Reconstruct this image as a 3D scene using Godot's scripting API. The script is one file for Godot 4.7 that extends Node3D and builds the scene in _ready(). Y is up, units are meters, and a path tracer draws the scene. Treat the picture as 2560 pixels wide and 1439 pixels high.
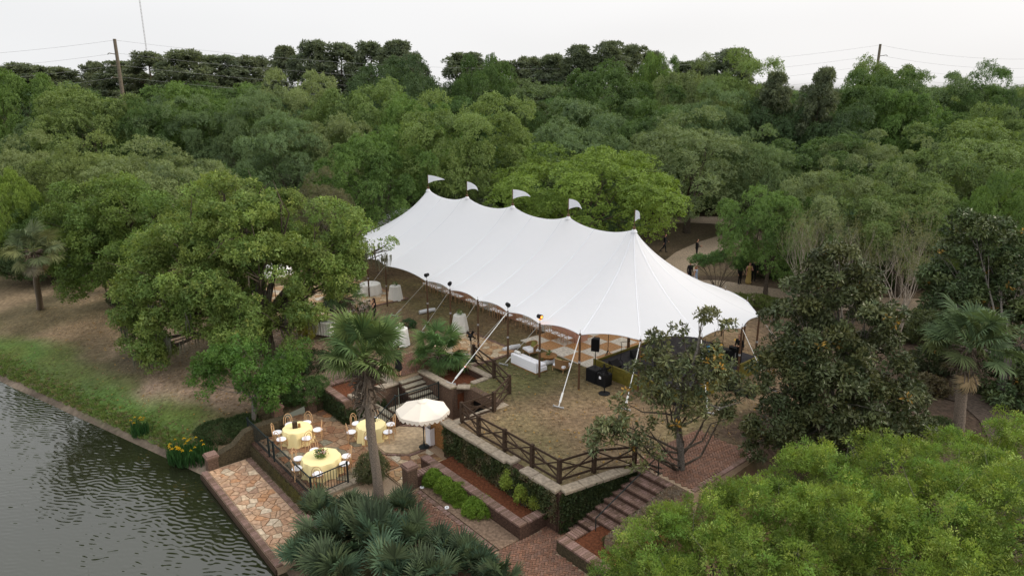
extends Node3D
# A garden by a lake with a white pole tent. The garden has its own axes: U runs along the lake wall, V away from the lake.
const U := Vector3(0.65, 0, 0.76)
const V := Vector3(0.76, 0, -0.65)
const YAW := -0.86327
const TER := -1.7    # terrace with the yellow tables
const PATH := -1.75  # brick path
const BED := -1.35   # mulch bed below the ivy wall
const DOCK := -2.4
const LAKE := -2.75
var names := {}
var M := {}
var TX := {}
var rng := RandomNumberGenerator.new()
var n_ground := FastNoiseLite.new()
var n_patch := FastNoiseLite.new()
var leaf_idx := PackedInt32Array()


# ---------- mesh building ----------
class B:
	var v := PackedVector3Array()
	var n := PackedVector3Array()
	var c := PackedColorArray()
	var col := Color.WHITE
	var off := Vector3.ZERO

	func t3(a: Vector3, b: Vector3, d: Vector3, na: Vector3, nb: Vector3, nd: Vector3) -> void:
		if (d - a).cross(b - a).dot(na + nb + nd) < 0.0:
			v.append(a - off); v.append(d - off); v.append(b - off)
			n.append(na); n.append(nd); n.append(nb)
		else:
			v.append(a - off); v.append(b - off); v.append(d - off)
			n.append(na); n.append(nb); n.append(nd)
		c.append(col); c.append(col); c.append(col)

	func quad(a: Vector3, b: Vector3, d: Vector3, e: Vector3, nn := Vector3.ZERO) -> void:
		if nn == Vector3.ZERO:
			nn = (d - a).cross(b - a).normalized()
		t3(a, b, d, nn, nn, nn)
		t3(a, d, e, nn, nn, nn)

	func box(ct: Vector3, sz: Vector3, bs := Basis.IDENTITY) -> B:
		var h := sz * 0.5
		for ax in 3:
			for sg in [-1.0, 1.0]:
				var nn := Vector3.ZERO
				nn[ax] = sg
				var s := Vector3.ZERO
				s[(ax + 1) % 3] = h[(ax + 1) % 3]
				var t := Vector3.ZERO
				t[(ax + 2) % 3] = h[(ax + 2) % 3]
				var m := nn * h[ax]
				quad(ct + bs * (m - s + t), ct + bs * (m + s + t), ct + bs * (m + s - t), ct + bs * (m - s - t), bs * nn)
		return self

	func span(a: Vector3, b: Vector3) -> B:
		return box((a + b) * 0.5, (b - a).abs())

	# a box whose top edges are chamfered
	func slab(a: Vector3, b: Vector3, bev := 0.02) -> B:
		prism(PackedVector2Array([Vector2(a.x, a.z), Vector2(b.x, a.z), Vector2(b.x, b.z), Vector2(a.x, b.z)]), a.y, b.y, bev)
		return self

	# upright prism over an outline in x, z with a bevelled top edge
	func prism(p: PackedVector2Array, y0: float, y1: float, bev := 0.0) -> B:
		var k := p.size()
		var ct := Vector2.ZERO
		for q in p:
			ct += q / k
		var top := PackedVector3Array()
		for i in k:
			var q := p[i]
			var dd := ct - q
			var t := q + dd.normalized() * minf(bev * 1.4, dd.length() * 0.5)
			top.append(Vector3(t.x, y1, t.y))
		var cc := Vector3(ct.x, y1, ct.y)
		for i in k:
			var j := (i + 1) % k
			t3(cc, top[i], top[j], Vector3.UP, Vector3.UP, Vector3.UP)
			var a := Vector3(p[i].x, y1 - bev, p[i].y)
			var b := Vector3(p[j].x, y1 - bev, p[j].y)
			var e := b - a
			var o := Vector3(e.z, 0, -e.x).normalized()
			var mid := (a + b) * 0.5 - Vector3(ct.x, y1 - bev, ct.y)
			if o.dot(mid) < 0.0:
				o = -o
			if bev > 0.0:
				var ob := (o + Vector3.UP).normalized()
				quad(a, b, top[j], top[i], ob)
			quad(a, b, Vector3(b.x, y0, b.z), Vector3(a.x, y0, a.z), o)
		return self

	func tube(p: Array, r: Array, sides := 6, cap := true) -> B:
		var k := p.size()
		var rings := []
		var norms := []
		for i in k:
			var d: Vector3 = (p[mini(i + 1, k - 1)] - p[maxi(i - 1, 0)])
			d = d.normalized() if d.length() > 1e-6 else Vector3.UP
			var ref := Vector3.RIGHT if absf(d.x) < 0.7 else Vector3.FORWARD
			var s := d.cross(ref).normalized()
			var t := d.cross(s)
			var ring := PackedVector3Array()
			var nr := PackedVector3Array()
			for j in sides:
				var a := TAU * j / sides
				var o := s * cos(a) + t * sin(a)
				ring.append(p[i] + o * r[i])
				nr.append(o)
			rings.append(ring); norms.append(nr)
		for i in k - 1:
			for j in sides:
				var q := (j + 1) % sides
				t3(rings[i][j], rings[i][q], rings[i + 1][q], norms[i][j], norms[i][q], norms[i + 1][q])
				t3(rings[i][j], rings[i + 1][q], rings[i + 1][j], norms[i][j], norms[i + 1][q], norms[i + 1][j])
		if cap:
			for e in [0, k - 1]:
				var d: Vector3 = (p[0] - p[1]) if e == 0 else (p[k - 1] - p[k - 2])
				d = d.normalized()
				for j in sides:
					t3(p[e], rings[e][j], rings[e][(j + 1) % sides], d, d, d)
		return self

	func bar(a: Vector3, b: Vector3, r: float, sides := 6) -> B:
		return tube([a, b], [r, r], sides)

	# a square-section beam
	func beam(a: Vector3, b: Vector3, w: float, h: float) -> B:
		var d := (b - a)
		var z := d.normalized()
		var x := Vector3.UP.cross(z)
		x = x.normalized() if x.length() > 0.01 else Vector3.RIGHT
		var y := z.cross(x)
		return box((a + b) * 0.5, Vector3(w, h, d.length()), Basis(x, y, z))

	func lathe(pr: Array, segs := 16, at := Vector3.ZERO, wob := 0.0, waves := 0) -> B:
		var k := pr.size()
		var pt := func(i: int, j: int) -> Vector3:
			var a := TAU * j / segs
			var t := float(i) / maxf(1.0, k - 1.0)
			var rr: float = pr[i].x * (1.0 + wob * t * sin(a * waves + 0.7 * sin(a * 3.0)))
			return at + Vector3(cos(a) * rr, pr[i].y, sin(a) * rr)
		var nm := func(i: int, j: int) -> Vector3:
			var dy: Vector3 = pt.call(mini(i + 1, k - 1), j) - pt.call(maxi(i - 1, 0), j)
			var da: Vector3 = pt.call(i, j + 1) - pt.call(i, j - 1)
			var q := dy.cross(da)
			if q.length() < 1e-8:
				return Vector3.UP if pr[i].y >= pr[mini(i + 1, k - 1)].y else Vector3.DOWN
			return q.normalized()
		for i in k - 1:
			for j in segs:
				var a: Vector3 = pt.call(i, j)
				var b: Vector3 = pt.call(i, j + 1)
				var d: Vector3 = pt.call(i + 1, j + 1)
				var e: Vector3 = pt.call(i + 1, j)
				var na: Vector3 = nm.call(i, j)
				var nb: Vector3 = nm.call(i, j + 1)
				var nd: Vector3 = nm.call(i + 1, j + 1)
				var ne: Vector3 = nm.call(i + 1, j)
				var g := (d - a).cross(b - a)
				if g.length() < 1e-9:
					g = (e - a).cross(d - a)
				if pr[i].x < 1e-4:
					na = nd; nb = nd
				if pr[i + 1].x < 1e-4:
					nd = na; ne = na
				t3(a, b, d, na, nb, nd)
				t3(a, d, e, na, nd, ne)
		return self

	func mesh(flat := false) -> ArrayMesh:
		var a := []
		a.resize(Mesh.ARRAY_MAX)
		a[Mesh.ARRAY_VERTEX] = v
		if not flat:
			a[Mesh.ARRAY_NORMAL] = n
		a[Mesh.ARRAY_COLOR] = c
		var m := ArrayMesh.new()
		m.add_surface_from_arrays(Mesh.PRIMITIVE_TRIANGLES, a)
		return m


# ---------- naming and grouping ----------
func numbered(called: String) -> String:
	names[called] = names.get(called, -1) + 1
	return called if names[called] == 0 else "%s_%03d" % [called, names[called]]


func tag(o: Node3D, label: String, category := "", group := "", kind := "") -> Node3D:
	if label: o.set_meta("label", label)
	if category: o.set_meta("category", category)
	if group: o.set_meta("group", group)
	if kind: o.set_meta("kind", kind)
	return o


func thing(called: String, label: String, category: String, at: Vector3, turn := 0.0, group := "") -> Node3D:
	var o := Node3D.new()
	o.name = numbered(called)
	add_child(o)
	o.position = at
	o.rotation.y = turn
	return tag(o, label, category, group)


# a thing standing square to the garden: local x runs along U, local -z along V
func gthing(called: String, label: String, category: String, u: float, v: float, h: float, group := "") -> Node3D:
	return thing(called, label, category, UV(u, v, h), YAW, group)


func part(called: String, b, m: Material, parent: Node3D, flat := false) -> MeshInstance3D:
	var o := MeshInstance3D.new()
	o.name = numbered(called) if parent == self else called
	o.mesh = b.mesh(flat) if b is B else b
	o.material_override = m
	parent.add_child(o, true)
	return o


func struct(called: String, b, m: Material, at := Vector3.ZERO, turn := 0.0) -> MeshInstance3D:
	var o := part(called, b, m, self)
	o.position = at
	o.rotation.y = turn
	o.set_meta("kind", "structure")
	return o


func dup(o: Node3D, at: Vector3, turn: float, label: String, base := "") -> Node3D:
	var r: Node3D = o.duplicate()
	r.name = numbered(base if base else String(o.name).rstrip("0123456789").rstrip("_"))
	add_child(r)
	r.position = at
	r.rotation.y = turn
	r.set_meta("label", label)
	return r


func multi(called: String, mesh: Mesh, m: Material, xf: Array, cols: Array, parent: Node3D, kind := "stuff") -> MultiMeshInstance3D:
	var mm := MultiMesh.new()
	mm.transform_format = MultiMesh.TRANSFORM_3D
	mm.use_colors = cols.size() > 0
	mm.mesh = mesh
	mm.instance_count = xf.size()
	for i in xf.size():
		mm.set_instance_transform(i, xf[i])
		if cols.size() > 0:
			mm.set_instance_color(i, cols[i])
	var o := MultiMeshInstance3D.new()
	o.name = numbered(called) if parent == self else called
	o.multimesh = mm
	o.material_override = m
	parent.add_child(o, true)
	if kind: o.set_meta("kind", kind)
	return o


# ---------- places ----------
func UV(u: float, v: float, h := 0.0) -> Vector3:
	return U * u + V * v + Vector3(0, h, 0)


func inland(x: float, z: float) -> float:
	var e := -((x + 14.98) * -0.532 + (z + 29.47) * 0.847)
	var v := x * 0.76 - z * 0.65
	return maxf(e, v - 8.0)


func height(x: float, z: float) -> float:
	var e := inland(x, z)
	var u := x * 0.65 + z * 0.76
	var v := x * 0.76 - z * 0.65
	var h := 0.0
	if e < 0.0:
		h = lerpf(-2.75, -3.6, clampf(-e / 2.0, 0, 1))
	elif e < 0.8:
		h = lerpf(-2.75, -2.42, e / 0.8)
	elif e < 4.0:
		h = lerpf(-2.42, -1.62, (e - 0.8) / 3.2)
	elif e < 13.0:
		h = lerpf(-1.62, 0.0, (e - 4.0) / 9.0)
	if u > -25.5 and v < 17.5 and v > 8.0:
		h = minf(h, -1.85)
	if (u > -13.4 or (u > -15.0 and v < 20.9)) and v > 10.0:
		h = lerpf(-1.9, 0.0, smoothstep(15.0, 31.0, v + (u + 13.4) * 0.5))
	elif v > 15.5:
		h = lerpf(h, 0.0, smoothstep(-35.5, -33.2, u) * smoothstep(15.5, 17.0, v))
	h += 0.05 * n_ground.get_noise_2d(x * 3.0, z * 3.0)
	return h if e > 0.3 else minf(h, -2.78 if e < -0.2 else h)


# ---------- materials ----------
func noise_tex(key: String, freq: float, lo: float, hi: float, normal := false, bump := 4.0, oct := 4, size := 512, kind := 3) -> NoiseTexture2D:
	if TX.has(key):
		return TX[key]
	var f := FastNoiseLite.new()
	f.noise_type = kind as FastNoiseLite.NoiseType
	f.frequency = freq
	f.fractal_octaves = oct
	f.seed = key.hash() % 1000
	var t := NoiseTexture2D.new()
	t.width = size
	t.height = size
	t.seamless = true
	t.noise = f
	if normal:
		t.as_normal_map = true
		t.bump_strength = bump
	else:
		var g := Gradient.new()
		g.set_color(0, Color(lo, lo, lo))
		g.set_color(1, Color(hi, hi, hi))
		t.color_ramp = g
	TX[key] = t
	return t


# a colour as it shows in full skylight (sRGB 0..255), with mottling of a given size in metres
func mat(key: String, r: float, g: float, b: float, rough := 0.9, grain := 0.0, contrast := "soft", bump := 0.0) -> StandardMaterial3D:
	if M.has(key):
		return M[key]
	var m := StandardMaterial3D.new()
	m.resource_name = key
	m.albedo_color = Color(r / 255.0, g / 255.0, b / 255.0)
	m.roughness = rough
	m.vertex_color_use_as_albedo = true
	m.metallic_specular = 0.3
	if grain > 0.0:
		m.albedo_texture = TX[contrast]
		m.uv1_triplanar = true
		m.uv1_world_triplanar = true
		m.uv1_scale = Vector3.ONE / grain
		if bump > 0.0:
			m.normal_enabled = true
			m.normal_texture = TX["relief"]
			m.normal_scale = bump
	M[key] = m
	return m


func leafmat(key: String, through: float, rough := 0.55) -> StandardMaterial3D:
	var m := StandardMaterial3D.new()
	m.resource_name = key
	m.vertex_color_use_as_albedo = true
	m.roughness = rough
	m.metallic_specular = 0.35
	m.cull_mode = BaseMaterial3D.CULL_DISABLED
	m.backlight_enabled = true
	m.backlight = Color(through, through, through * 0.55).linear_to_srgb()
	M[key] = m
	return m


func lin(r: float, g: float, b: float) -> Color:
	return Color(r / 255.0, g / 255.0, b / 255.0).srgb_to_linear()


func jig(c: Color, a: float) -> Color:
	var k := 1.0 + rng.randf_range(-a, a)
	var w := rng.randf_range(-a, a) * 0.35
	return Color(c.r * k * (1.0 + w), c.g * k, c.b * k * (1.0 - w))


func make_materials() -> void:
	noise_tex("soft", 0.012, 0.72, 1.0)
	noise_tex("strong", 0.016, 0.45, 1.0, false, 0, 5)
	noise_tex("grass", 0.02, 0.62, 1.0, false, 0, 7, 1024)
	noise_tex("wood", 0.02, 0.6, 1.0, false, 0, 3)
	noise_tex("relief", 0.05, 0, 1, true, 6.0)
	leafmat("leaf", 0.78)
	leafmat("gloss_leaf", 0.25, 0.38)
	leafmat("frond", 0.35, 0.75)
	leafmat("blade", 0.5, 0.7)
	leafmat("petal", 0.5, 0.8)
	mat("plain", 255, 255, 255, 0.85)          # coloured by its vertices
	mat("bark", 120, 108, 95, 0.95, 0.8, "strong", 1.0)
	mat("grey_bark", 150, 143, 134, 0.95, 0.7, "strong", 1.0)
	mat("palm_bark", 158, 143, 128, 0.95, 0.35, "strong", 1.2)
	mat("twig", 158, 148, 136, 0.95)
	mat("canvas", 229, 231, 235, 0.55)
	M.canvas.backlight_enabled = true
	M.canvas.backlight = Color(0.82, 0.82, 0.82)
	M.canvas.normal_enabled = true
	M.canvas.normal_texture = noise_tex("folds", 0.012, 0, 1, true, 5.0, 3)
	M.canvas.normal_scale = 0.3
	M.canvas.uv1_triplanar = true
	M.canvas.uv1_world_triplanar = true
	M.canvas.uv1_scale = Vector3.ONE / 7.0
	M.canvas.cull_mode = BaseMaterial3D.CULL_DISABLED
	mat("seam", 212, 214, 218, 0.6)
	mat("cloth_white", 228, 226, 220, 0.95)
	mat("cloth_yellow", 243, 226, 168, 0.95)
	mat("cloth_cream", 232, 222, 208, 0.95)
	mat("cloth_pink", 205, 160, 140, 0.95)
	mat("strap", 225, 225, 222, 0.7)
	mat("pole_wood", 118, 90, 68, 0.7, 0.5, "wood")
	mat("fence_wood", 92, 74, 60, 0.85, 0.4, "strong", 0.6)
	mat("chair_wood", 196, 158, 118, 0.6)
	mat("cushion", 240, 240, 245, 0.9)
	mat("rattan", 190, 148, 105, 0.8, 0.12, "strong")
	mat("oak_wood", 186, 136, 84, 0.6, 0.8, "wood")
	mat("iron", 34, 42, 42, 0.5)
	mat("black", 26, 26, 28, 0.6)
	mat("black_cloth", 22, 22, 24, 0.95)
	mat("piano", 14, 14, 15, 0.2)
	mat("deck", 58, 56, 60, 0.8, 1.5, "soft")
	mat("olive_paint", 128, 118, 52, 0.6, 1.2, "soft")
	mat("floor_tan", 234, 178, 122, 0.5, 0.9, "wood")
	mat("floor_white", 250, 242, 228, 0.5, 0.9, "soft")
	mat("stone", 172, 158, 140, 0.9, 0.9, "soft", 0.6)
	mat("tread_stone", 158, 150, 132, 0.9, 0.8, "soft", 0.6)
	mat("mortar", 150, 128, 108, 0.95, 0.5, "strong")
	mat("grout", 190, 166, 140, 0.95, 0.3, "soft")
	mat("wall_brick", 132, 108, 92, 0.95, 0.45, "strong", 1.0)
	mat("moss_wall", 98, 88, 68, 0.95, 0.6, "strong", 1.0)
	mat("dark_brick", 108, 84, 72, 0.95, 0.6, "strong", 1.0)
	mat("slab_beige", 205, 182, 150, 0.9, 1.3, "soft", 0.4)
	mat("mulch", 122, 74, 50, 1.0, 2.2, "grass", 1.4)
	mat("soil", 150, 126, 106, 1.0, 2.6, "grass", 1.2)
	mat("gravel", 178, 160, 138, 1.0, 3.1, "grass", 0.8)
	mat("grey_gravel", 96, 84, 74, 1.0, 3.1, "grass", 0.8)
	mat("pole_grey", 150, 138, 122, 0.9, 1.0, "strong")
	mat("wire", 150, 150, 150, 0.6)
	mat("metal", 165, 165, 165, 0.4)
	mat("void", 14, 13, 12, 1.0)  # near black, used as painted shade in the wall opening
	mat("blue", 70, 150, 190, 0.7)
	mat("gold", 190, 150, 60, 0.4)
	for k in ["canvas", "cloth_white", "cloth_yellow", "cushion"]:
		M[k].rim_enabled = true
		M[k].rim = 0.2


# ---------- foliage ----------
func rdir() -> Vector3:
	var y := rng.randf_range(-1, 1)
	var a := rng.randf() * TAU
	var r := sqrt(1.0 - y * y)
	return Vector3(cos(a) * r, y, sin(a) * r)


# a basis whose y axis points along d, turned at random about it
func along(d: Vector3, s := 1.0) -> Basis:
	var x := d.cross(rdir())
	while x.length() < 0.05:
		x = d.cross(rdir())
	x = x.normalized()
	return Basis(x * s, d * s, x.cross(d) * s)


# four corners for each leaf: a shoot of leaves round the y axis
func sprig(count: int, ll: float, lw: float, spread: float, droop := 0.2, up := 0.4) -> PackedVector3Array:
	var p := PackedVector3Array()
	for i in count:
		var t := float(i) / count
		var o := Vector3(rng.randf_range(-1, 1), 0, rng.randf_range(-1, 1)) * spread * 0.45 + Vector3(0, t * spread * 0.8, 0)
		var d := (Vector3(o.x, 0, o.z).normalized() * 0.8 + Vector3(0, up, 0) + rdir() * 0.55).normalized()
		var s := d.cross(Vector3.UP + rdir() * 0.6).normalized()
		var l := ll * rng.randf_range(0.7, 1.25)
		var w := lw * rng.randf_range(0.7, 1.2) * 0.5
		var dn := Vector3(0, -droop * l, 0)
		p.append(o)
		p.append(o + d * l * 0.45 + s * w)
		p.append(o + d * l + dn)
		p.append(o + d * l * 0.5 - s * w)
	return p


func leaf_index(quads: int) -> PackedInt32Array:
	while leaf_idx.size() < quads * 6:
		var b := leaf_idx.size() / 6 * 4
		leaf_idx.append_array(PackedInt32Array([b, b + 1, b + 2, b, b + 2, b + 3]))
	return leaf_idx.slice(0, quads * 6)


func leaf_mesh(v: PackedVector3Array, c: PackedColorArray) -> ArrayMesh:
	var a := []
	a.resize(Mesh.ARRAY_MAX)
	a[Mesh.ARRAY_VERTEX] = v
	a[Mesh.ARRAY_COLOR] = c
	a[Mesh.ARRAY_INDEX] = leaf_index(v.size() / 4)
	var m := ArrayMesh.new()
	m.add_surface_from_arrays(Mesh.PRIMITIVE_TRIANGLES, a)
	return m


# leaf tones: age and kind of leaf, from old dark to fresh yellowish
func tones(leaves: int) -> Array:
	var out := []
	for k in 10:
		var a := PackedColorArray()
		var t := k / 9.0
		for i in leaves:
			var w := lerpf(0.62, 1.35, t) * rng.randf_range(0.82, 1.18)
			var c := Color(w * lerpf(0.92, 1.14, t), w, w * lerpf(1.05, 0.85, t))
			for q in 4:
				a.append(c)
		out.append(a)
	return out


# the crown of a broadleaf tree: tufts of shoots on many small boughs
func crown(sd: int, rx: float, ry: float, cy: float, boughs: int, br: float, shoots: int, leaves: int, ll: float, lw: float, lumps := 0.25, squash := 0.75, hang := 0.0) -> ArrayMesh:
	rng.seed = sd
	var v := PackedVector3Array()
	var c := PackedColorArray()
	var sp := []
	for i in 6:
		sp.append(sprig(leaves, ll, lw, ll * 1.5))
	var tn := tones(leaves)
	n_patch.seed = sd
	for i in boughs:
		var y := 1.0 - 1.72 * (i + 0.5) / boughs
		var a := i * 2.39996 + rng.randf_range(-0.3, 0.3)
		var q := sqrt(maxf(0.0, 1.0 - y * y))
		var d := Vector3(cos(a) * q, y, sin(a) * q)
		var k := (1.0 + lumps * n_patch.get_noise_3dv(d * 90.0) * 2.0) * rng.randf_range(0.78, 1.02)
		if y < -0.1:
			k *= 0.95
		var ct := Vector3(d.x * rx * k, cy + d.y * ry * k, d.z * rx * k)
		var r := br * rng.randf_range(0.65, 1.35)
		var tone := rng.randf_range(1.5, 8.0)
		for s in shoots:
			var e := (rdir() + d * 0.55 + Vector3(0, 0.5, 0)).normalized()
			var p := ct + Vector3(e.x, e.y * squash, e.z) * r * rng.randf_range(0.6, 1.12)
			var ax := (e + rdir() * 0.5 + Vector3(0, 0.6 - hang, 0)).normalized()
			v.append_array(Transform3D(along(ax, rng.randf_range(0.75, 1.25)), p) * sp[rng.randi() % 6])
			c.append_array(tn[clampi(int(tone + rng.randf_range(-1.6, 2.2)), 0, 9)])
	return leaf_mesh(v, c)


# a pine crown: ragged pads of needles on bare limbs
func pine_crown(sd: int, h: float, r: float, pads: int, shoots: int) -> ArrayMesh:
	rng.seed = sd
	var v := PackedVector3Array()
	var c := PackedColorArray()
	var sp := []
	for i in 5:
		sp.append(sprig(11, 0.62, 0.2, 0.5, 0.05, 0.5))
	var tn := tones(11)
	for i in pads:
		var t := rng.randf()
		var y := h * lerpf(0.5, 0.96, pow(t, 0.7))
		var rr := r * sqrt(clampf((1.0 - y / h) * 3.4, 0.06, 1.0)) * sqrt(rng.randf()) * 1.1
		var a := rng.randf() * TAU
		var ct := Vector3(cos(a) * rr, y, sin(a) * rr)
		var pr := rng.randf_range(0.45, 1.15)
		var tone := rng.randf_range(2.0, 6.5)
		for s in shoots:
			var e := (rdir() + Vector3(0, 0.25, 0)).normalized()
			var p := ct + Vector3(e.x * 1.1, e.y * 0.62, e.z * 1.1) * pr * rng.randf_range(0.3, 1.1)
			v.append_array(Transform3D(along((e + Vector3(0, 0.6, 0)).normalized(), rng.randf_range(0.7, 1.2)), p) * sp[rng.randi() % 5])
			c.append_array(tn[clampi(int(tone + rng.randf_range(-1.5, 2.0)), 0, 9)])
	return leaf_mesh(v, c)


# limbs: returns the tips
func limb(b: B, p: Vector3, d: Vector3, len: float, r: float, depth: int, tips: Array, up := 0.25, wild := 0.35, kids := 3, sides := 6) -> void:
	var pts := [p]
	var rs := [r]
	var seg := 4
	var q := p
	var dd := d
	for i in seg:
		dd = (dd + rdir() * wild * 0.5 + Vector3(0, up * 0.3, 0)).normalized()
		q += dd * len / seg
		pts.append(q)
		rs.append(lerpf(r, r * 0.55, (i + 1.0) / seg))
	b.tube(pts, rs, sides, false)
	if depth <= 0:
		tips.append([q, dd])
		return
	for k in kids:
		var i := seg if k == 0 else rng.randi_range(2, seg)
		var nd := (dd + rdir() * (0.35 if k == 0 else 0.95) + Vector3(0, up, 0)).normalized()
		limb(b, pts[i], nd, len * rng.randf_range(0.55, 0.8), rs[i] * rng.randf_range(0.55, 0.8), depth - 1, tips, up, wild, kids, maxi(3, sides - 1))


func trunk_mesh(sd: int, h: float, r: float, spread: float, forks: int, depth := 2, kids := 3, lean := 0.0) -> ArrayMesh:
	rng.seed = sd
	var b := B.new()
	var tips := []
	var top := Vector3(lean, h, 0)
	b.tube([Vector3(0, -0.5, 0), Vector3(0, 0.15, 0), Vector3(lean * 0.3, h * 0.4, 0), top], [r * 1.7, r * 1.3, r, r * 0.85], 9, false)
	for i in forks:
		var a := TAU * i / forks + rng.randf_range(-0.4, 0.4)
		var d := Vector3(cos(a) * spread, rng.randf_range(0.55, 1.1), sin(a) * spread).normalized()
		limb(b, top - Vector3(0, rng.randf_range(0, h * 0.2), 0), d, h * rng.randf_range(0.8, 1.2), r * rng.randf_range(0.45, 0.65), depth, tips, 0.2, 0.4, kids)
	return b.mesh()


var crowns := {}
var trunks := {}


func tint(mm_parent: Node3D, called: String, mesh: Mesh, m: Material, xf: Transform3D, c: Color) -> void:
	multi(called, mesh, m, [xf], [c], mm_parent, "")


const LEAF := {
	"fresh": Color(0.215, 0.315, 0.062), "green": Color(0.150, 0.245, 0.064), "deep": Color(0.100, 0.170, 0.052), "sage": Color(0.225, 0.285, 0.128),
	"olive": Color(0.185, 0.260, 0.084), "pine": Color(0.155, 0.188, 0.115), "dark": Color(0.084, 0.138, 0.058), "mint": Color(0.158, 0.232, 0.104),
	"gold": Color(0.230, 0.295, 0.100), "rust": Color(0.165, 0.165, 0.095),
}


# a tree of a given height and crown width; kind picks the crown
func tree(called: String, kind: String, x: float, z: float, h: float, w: float, leaf: String, label: String, group := "") -> Node3D:
	var vs: Array = crowns[kind]
	var k := int(absf(x * 7.3 + z * 3.1)) % vs.size()
	rng.seed = int(x * 131.0 + z * 977.0)
	var pine := kind == "pine"
	var o := thing(called, label, "tree", Vector3(x, height(x, z), z), 0.0, group)
	var s := Vector3(w / (10.0 if pine else 13.0), h / (26.0 if pine else 12.0), w / (10.0 if pine else 13.0))
	var b := Basis(Vector3.UP, rng.randf() * TAU).scaled(s)
	var tr := part("trunk", trunks["pine" if pine else "broad"][k % 2], M.bark, o)
	tr.transform = Transform3D(b, Vector3.ZERO)
	tint(o, "crown", vs[k], M.leaf, Transform3D(b, Vector3.ZERO), jig(LEAF[leaf], 0.08))
	return o


# shoots of leaves in the shape of some blobs: [centre, radii]
func foliage(o: Node3D, called: String, blobs: Array, mesh: Mesh, m: Material, per_m2: float, c: Color, vary := 0.2, shell := 0.6, up := 0.35, scale := 1.0, odd := Color(0, 0, 0, 0), odd_share := 0.0) -> MultiMeshInstance3D:
	var xf := []
	var cols := []
	for bl in blobs:
		var ct: Vector3 = bl[0]
		var r: Vector3 = bl[1]
		var area := 4.0 * PI * pow((pow(r.x * r.y, 1.6) + pow(r.x * r.z, 1.6) + pow(r.y * r.z, 1.6)) / 3.0, 1.0 / 1.6)
		var tone := jig(c, vary)
		for i in int(area * per_m2):
			var e := (rdir() + Vector3(0, 0.2, 0)).normalized()
			var p := ct + e * r * lerpf(shell, 1.06, sqrt(rng.randf()))
			var ax := (e + rdir() * 0.55 + Vector3(0, up, 0)).normalized()
			xf.append(Transform3D(along(ax, scale * rng.randf_range(0.7, 1.3)), p))
			cols.append(jig(odd, 0.3) if rng.randf() < odd_share else jig(tone, 0.16))
	return multi(called, mesh, m, xf, cols, o)


func shoot_mesh(sd: int, count: int, ll: float, lw: float, spread: float, droop := 0.2, up := 0.4) -> ArrayMesh:
	rng.seed = sd
	var v := sprig(count, ll, lw, spread, droop, up)
	var c := PackedColorArray()
	for i in count:
		var w := rng.randf_range(0.75, 1.25)
		for q in 4:
			c.append(Color(w, w, w))
	return leaf_mesh(v, c)


# a fan leaf of a palm: folded blades that part and droop at their tips; the stalk runs along y from the origin
func frond_mesh(sd: int, stalk: float, reach: float, blades: int, droop: float, wide := 0.036, span := 2.2) -> ArrayMesh:
	rng.seed = sd
	var b := B.new()
	b.col = Color(1.25, 1.2, 0.8)
	b.tube([Vector3.ZERO, Vector3(0, stalk * 0.5, 0.03), Vector3(0, stalk, 0.0)], [0.028, 0.02, 0.014], 4, false)
	for i in blades:
		var t := (float(i) + 0.5) / blades * 2.0 - 1.0
		var a := t * span + rng.randf_range(-0.04, 0.04)
		var l := reach * (1.0 - 0.28 * t * t) * rng.randf_range(0.82, 1.08)
		var d := Vector3(sin(a), cos(a), rng.randf_range(-0.06, 0.06))
		var side := Vector3(cos(a), -sin(a), 0)
		var wd := reach * wide
		var w := rng.randf_range(0.5, 1.45)
		b.col = Color(w * (1.25 if w > 1.2 else 1.0), w * (1.12 if w > 1.2 else 1.0), w)
		var p0 := Vector3(0, stalk, 0)
		var curl := rng.randf_range(0.7, 1.3) * droop
		var lift := 0.12 * (1.0 if i % 2 == 0 else -1.0) * wd
		var pr := [p0, p0 + d * l * 0.45 + Vector3(0, 0, -0.05 * l + lift), p0 + d * l * 0.75 + Vector3(0, 0, -0.18 * l * curl), p0 + d * l * 0.97 + Vector3(0, -0.08 * l * curl, -0.48 * l * curl)]
		var ww := [0.25, 1.0, 0.62, 0.06]
		for k in 3:
			var n := Vector3(0, 0, 1)
			var fold := Vector3(0, 0, wd * 0.35)
			var a0: Vector3 = pr[k] - side * wd * ww[k] + fold * ww[k]
			var a1: Vector3 = pr[k]
			var a2: Vector3 = pr[k] + side * wd * ww[k] + fold * ww[k]
			var c0: Vector3 = pr[k + 1] - side * wd * ww[k + 1] + fold * ww[k + 1]
			var c1: Vector3 = pr[k + 1]
			var c2: Vector3 = pr[k + 1] + side * wd * ww[k + 1] + fold * ww[k + 1]
			b.t3(a0, a1, c1, n, n, n); b.t3(a0, c1, c0, n, n, n)
			b.t3(a1, a2, c2, n, n, n); b.t3(a1, c2, c1, n, n, n)
	return b.mesh(true)


var fronds := []


func frond_on(o: Node3D, at: Vector3, az: float, tilt: float, s: float, c: Color, dead := false, set0 := 0) -> void:
	# tilt 0 stands upright, PI / 2 lies level, more hangs
	var bs := Basis(Vector3.UP, az) * Basis(Vector3.RIGHT, tilt) * Basis(Vector3.UP, PI + rng.randf_range(-0.85, 0.85))
	var key := "frond_%s_%d" % [c.to_html(), rng.randi() % 6]
	if not M.has(key):
		M[key] = M.frond.duplicate()
		M[key].albedo_color = jig(c, 0.34).linear_to_srgb()
	var f := MeshInstance3D.new()
	f.name = "dead_frond" if dead else "frond"
	f.mesh = fronds[set0 + rng.randi() % 3]
	f.transform = Transform3D(bs.scaled(Vector3.ONE * s), at)
	f.material_override = M[key]
	o.add_child(f, true)


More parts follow.
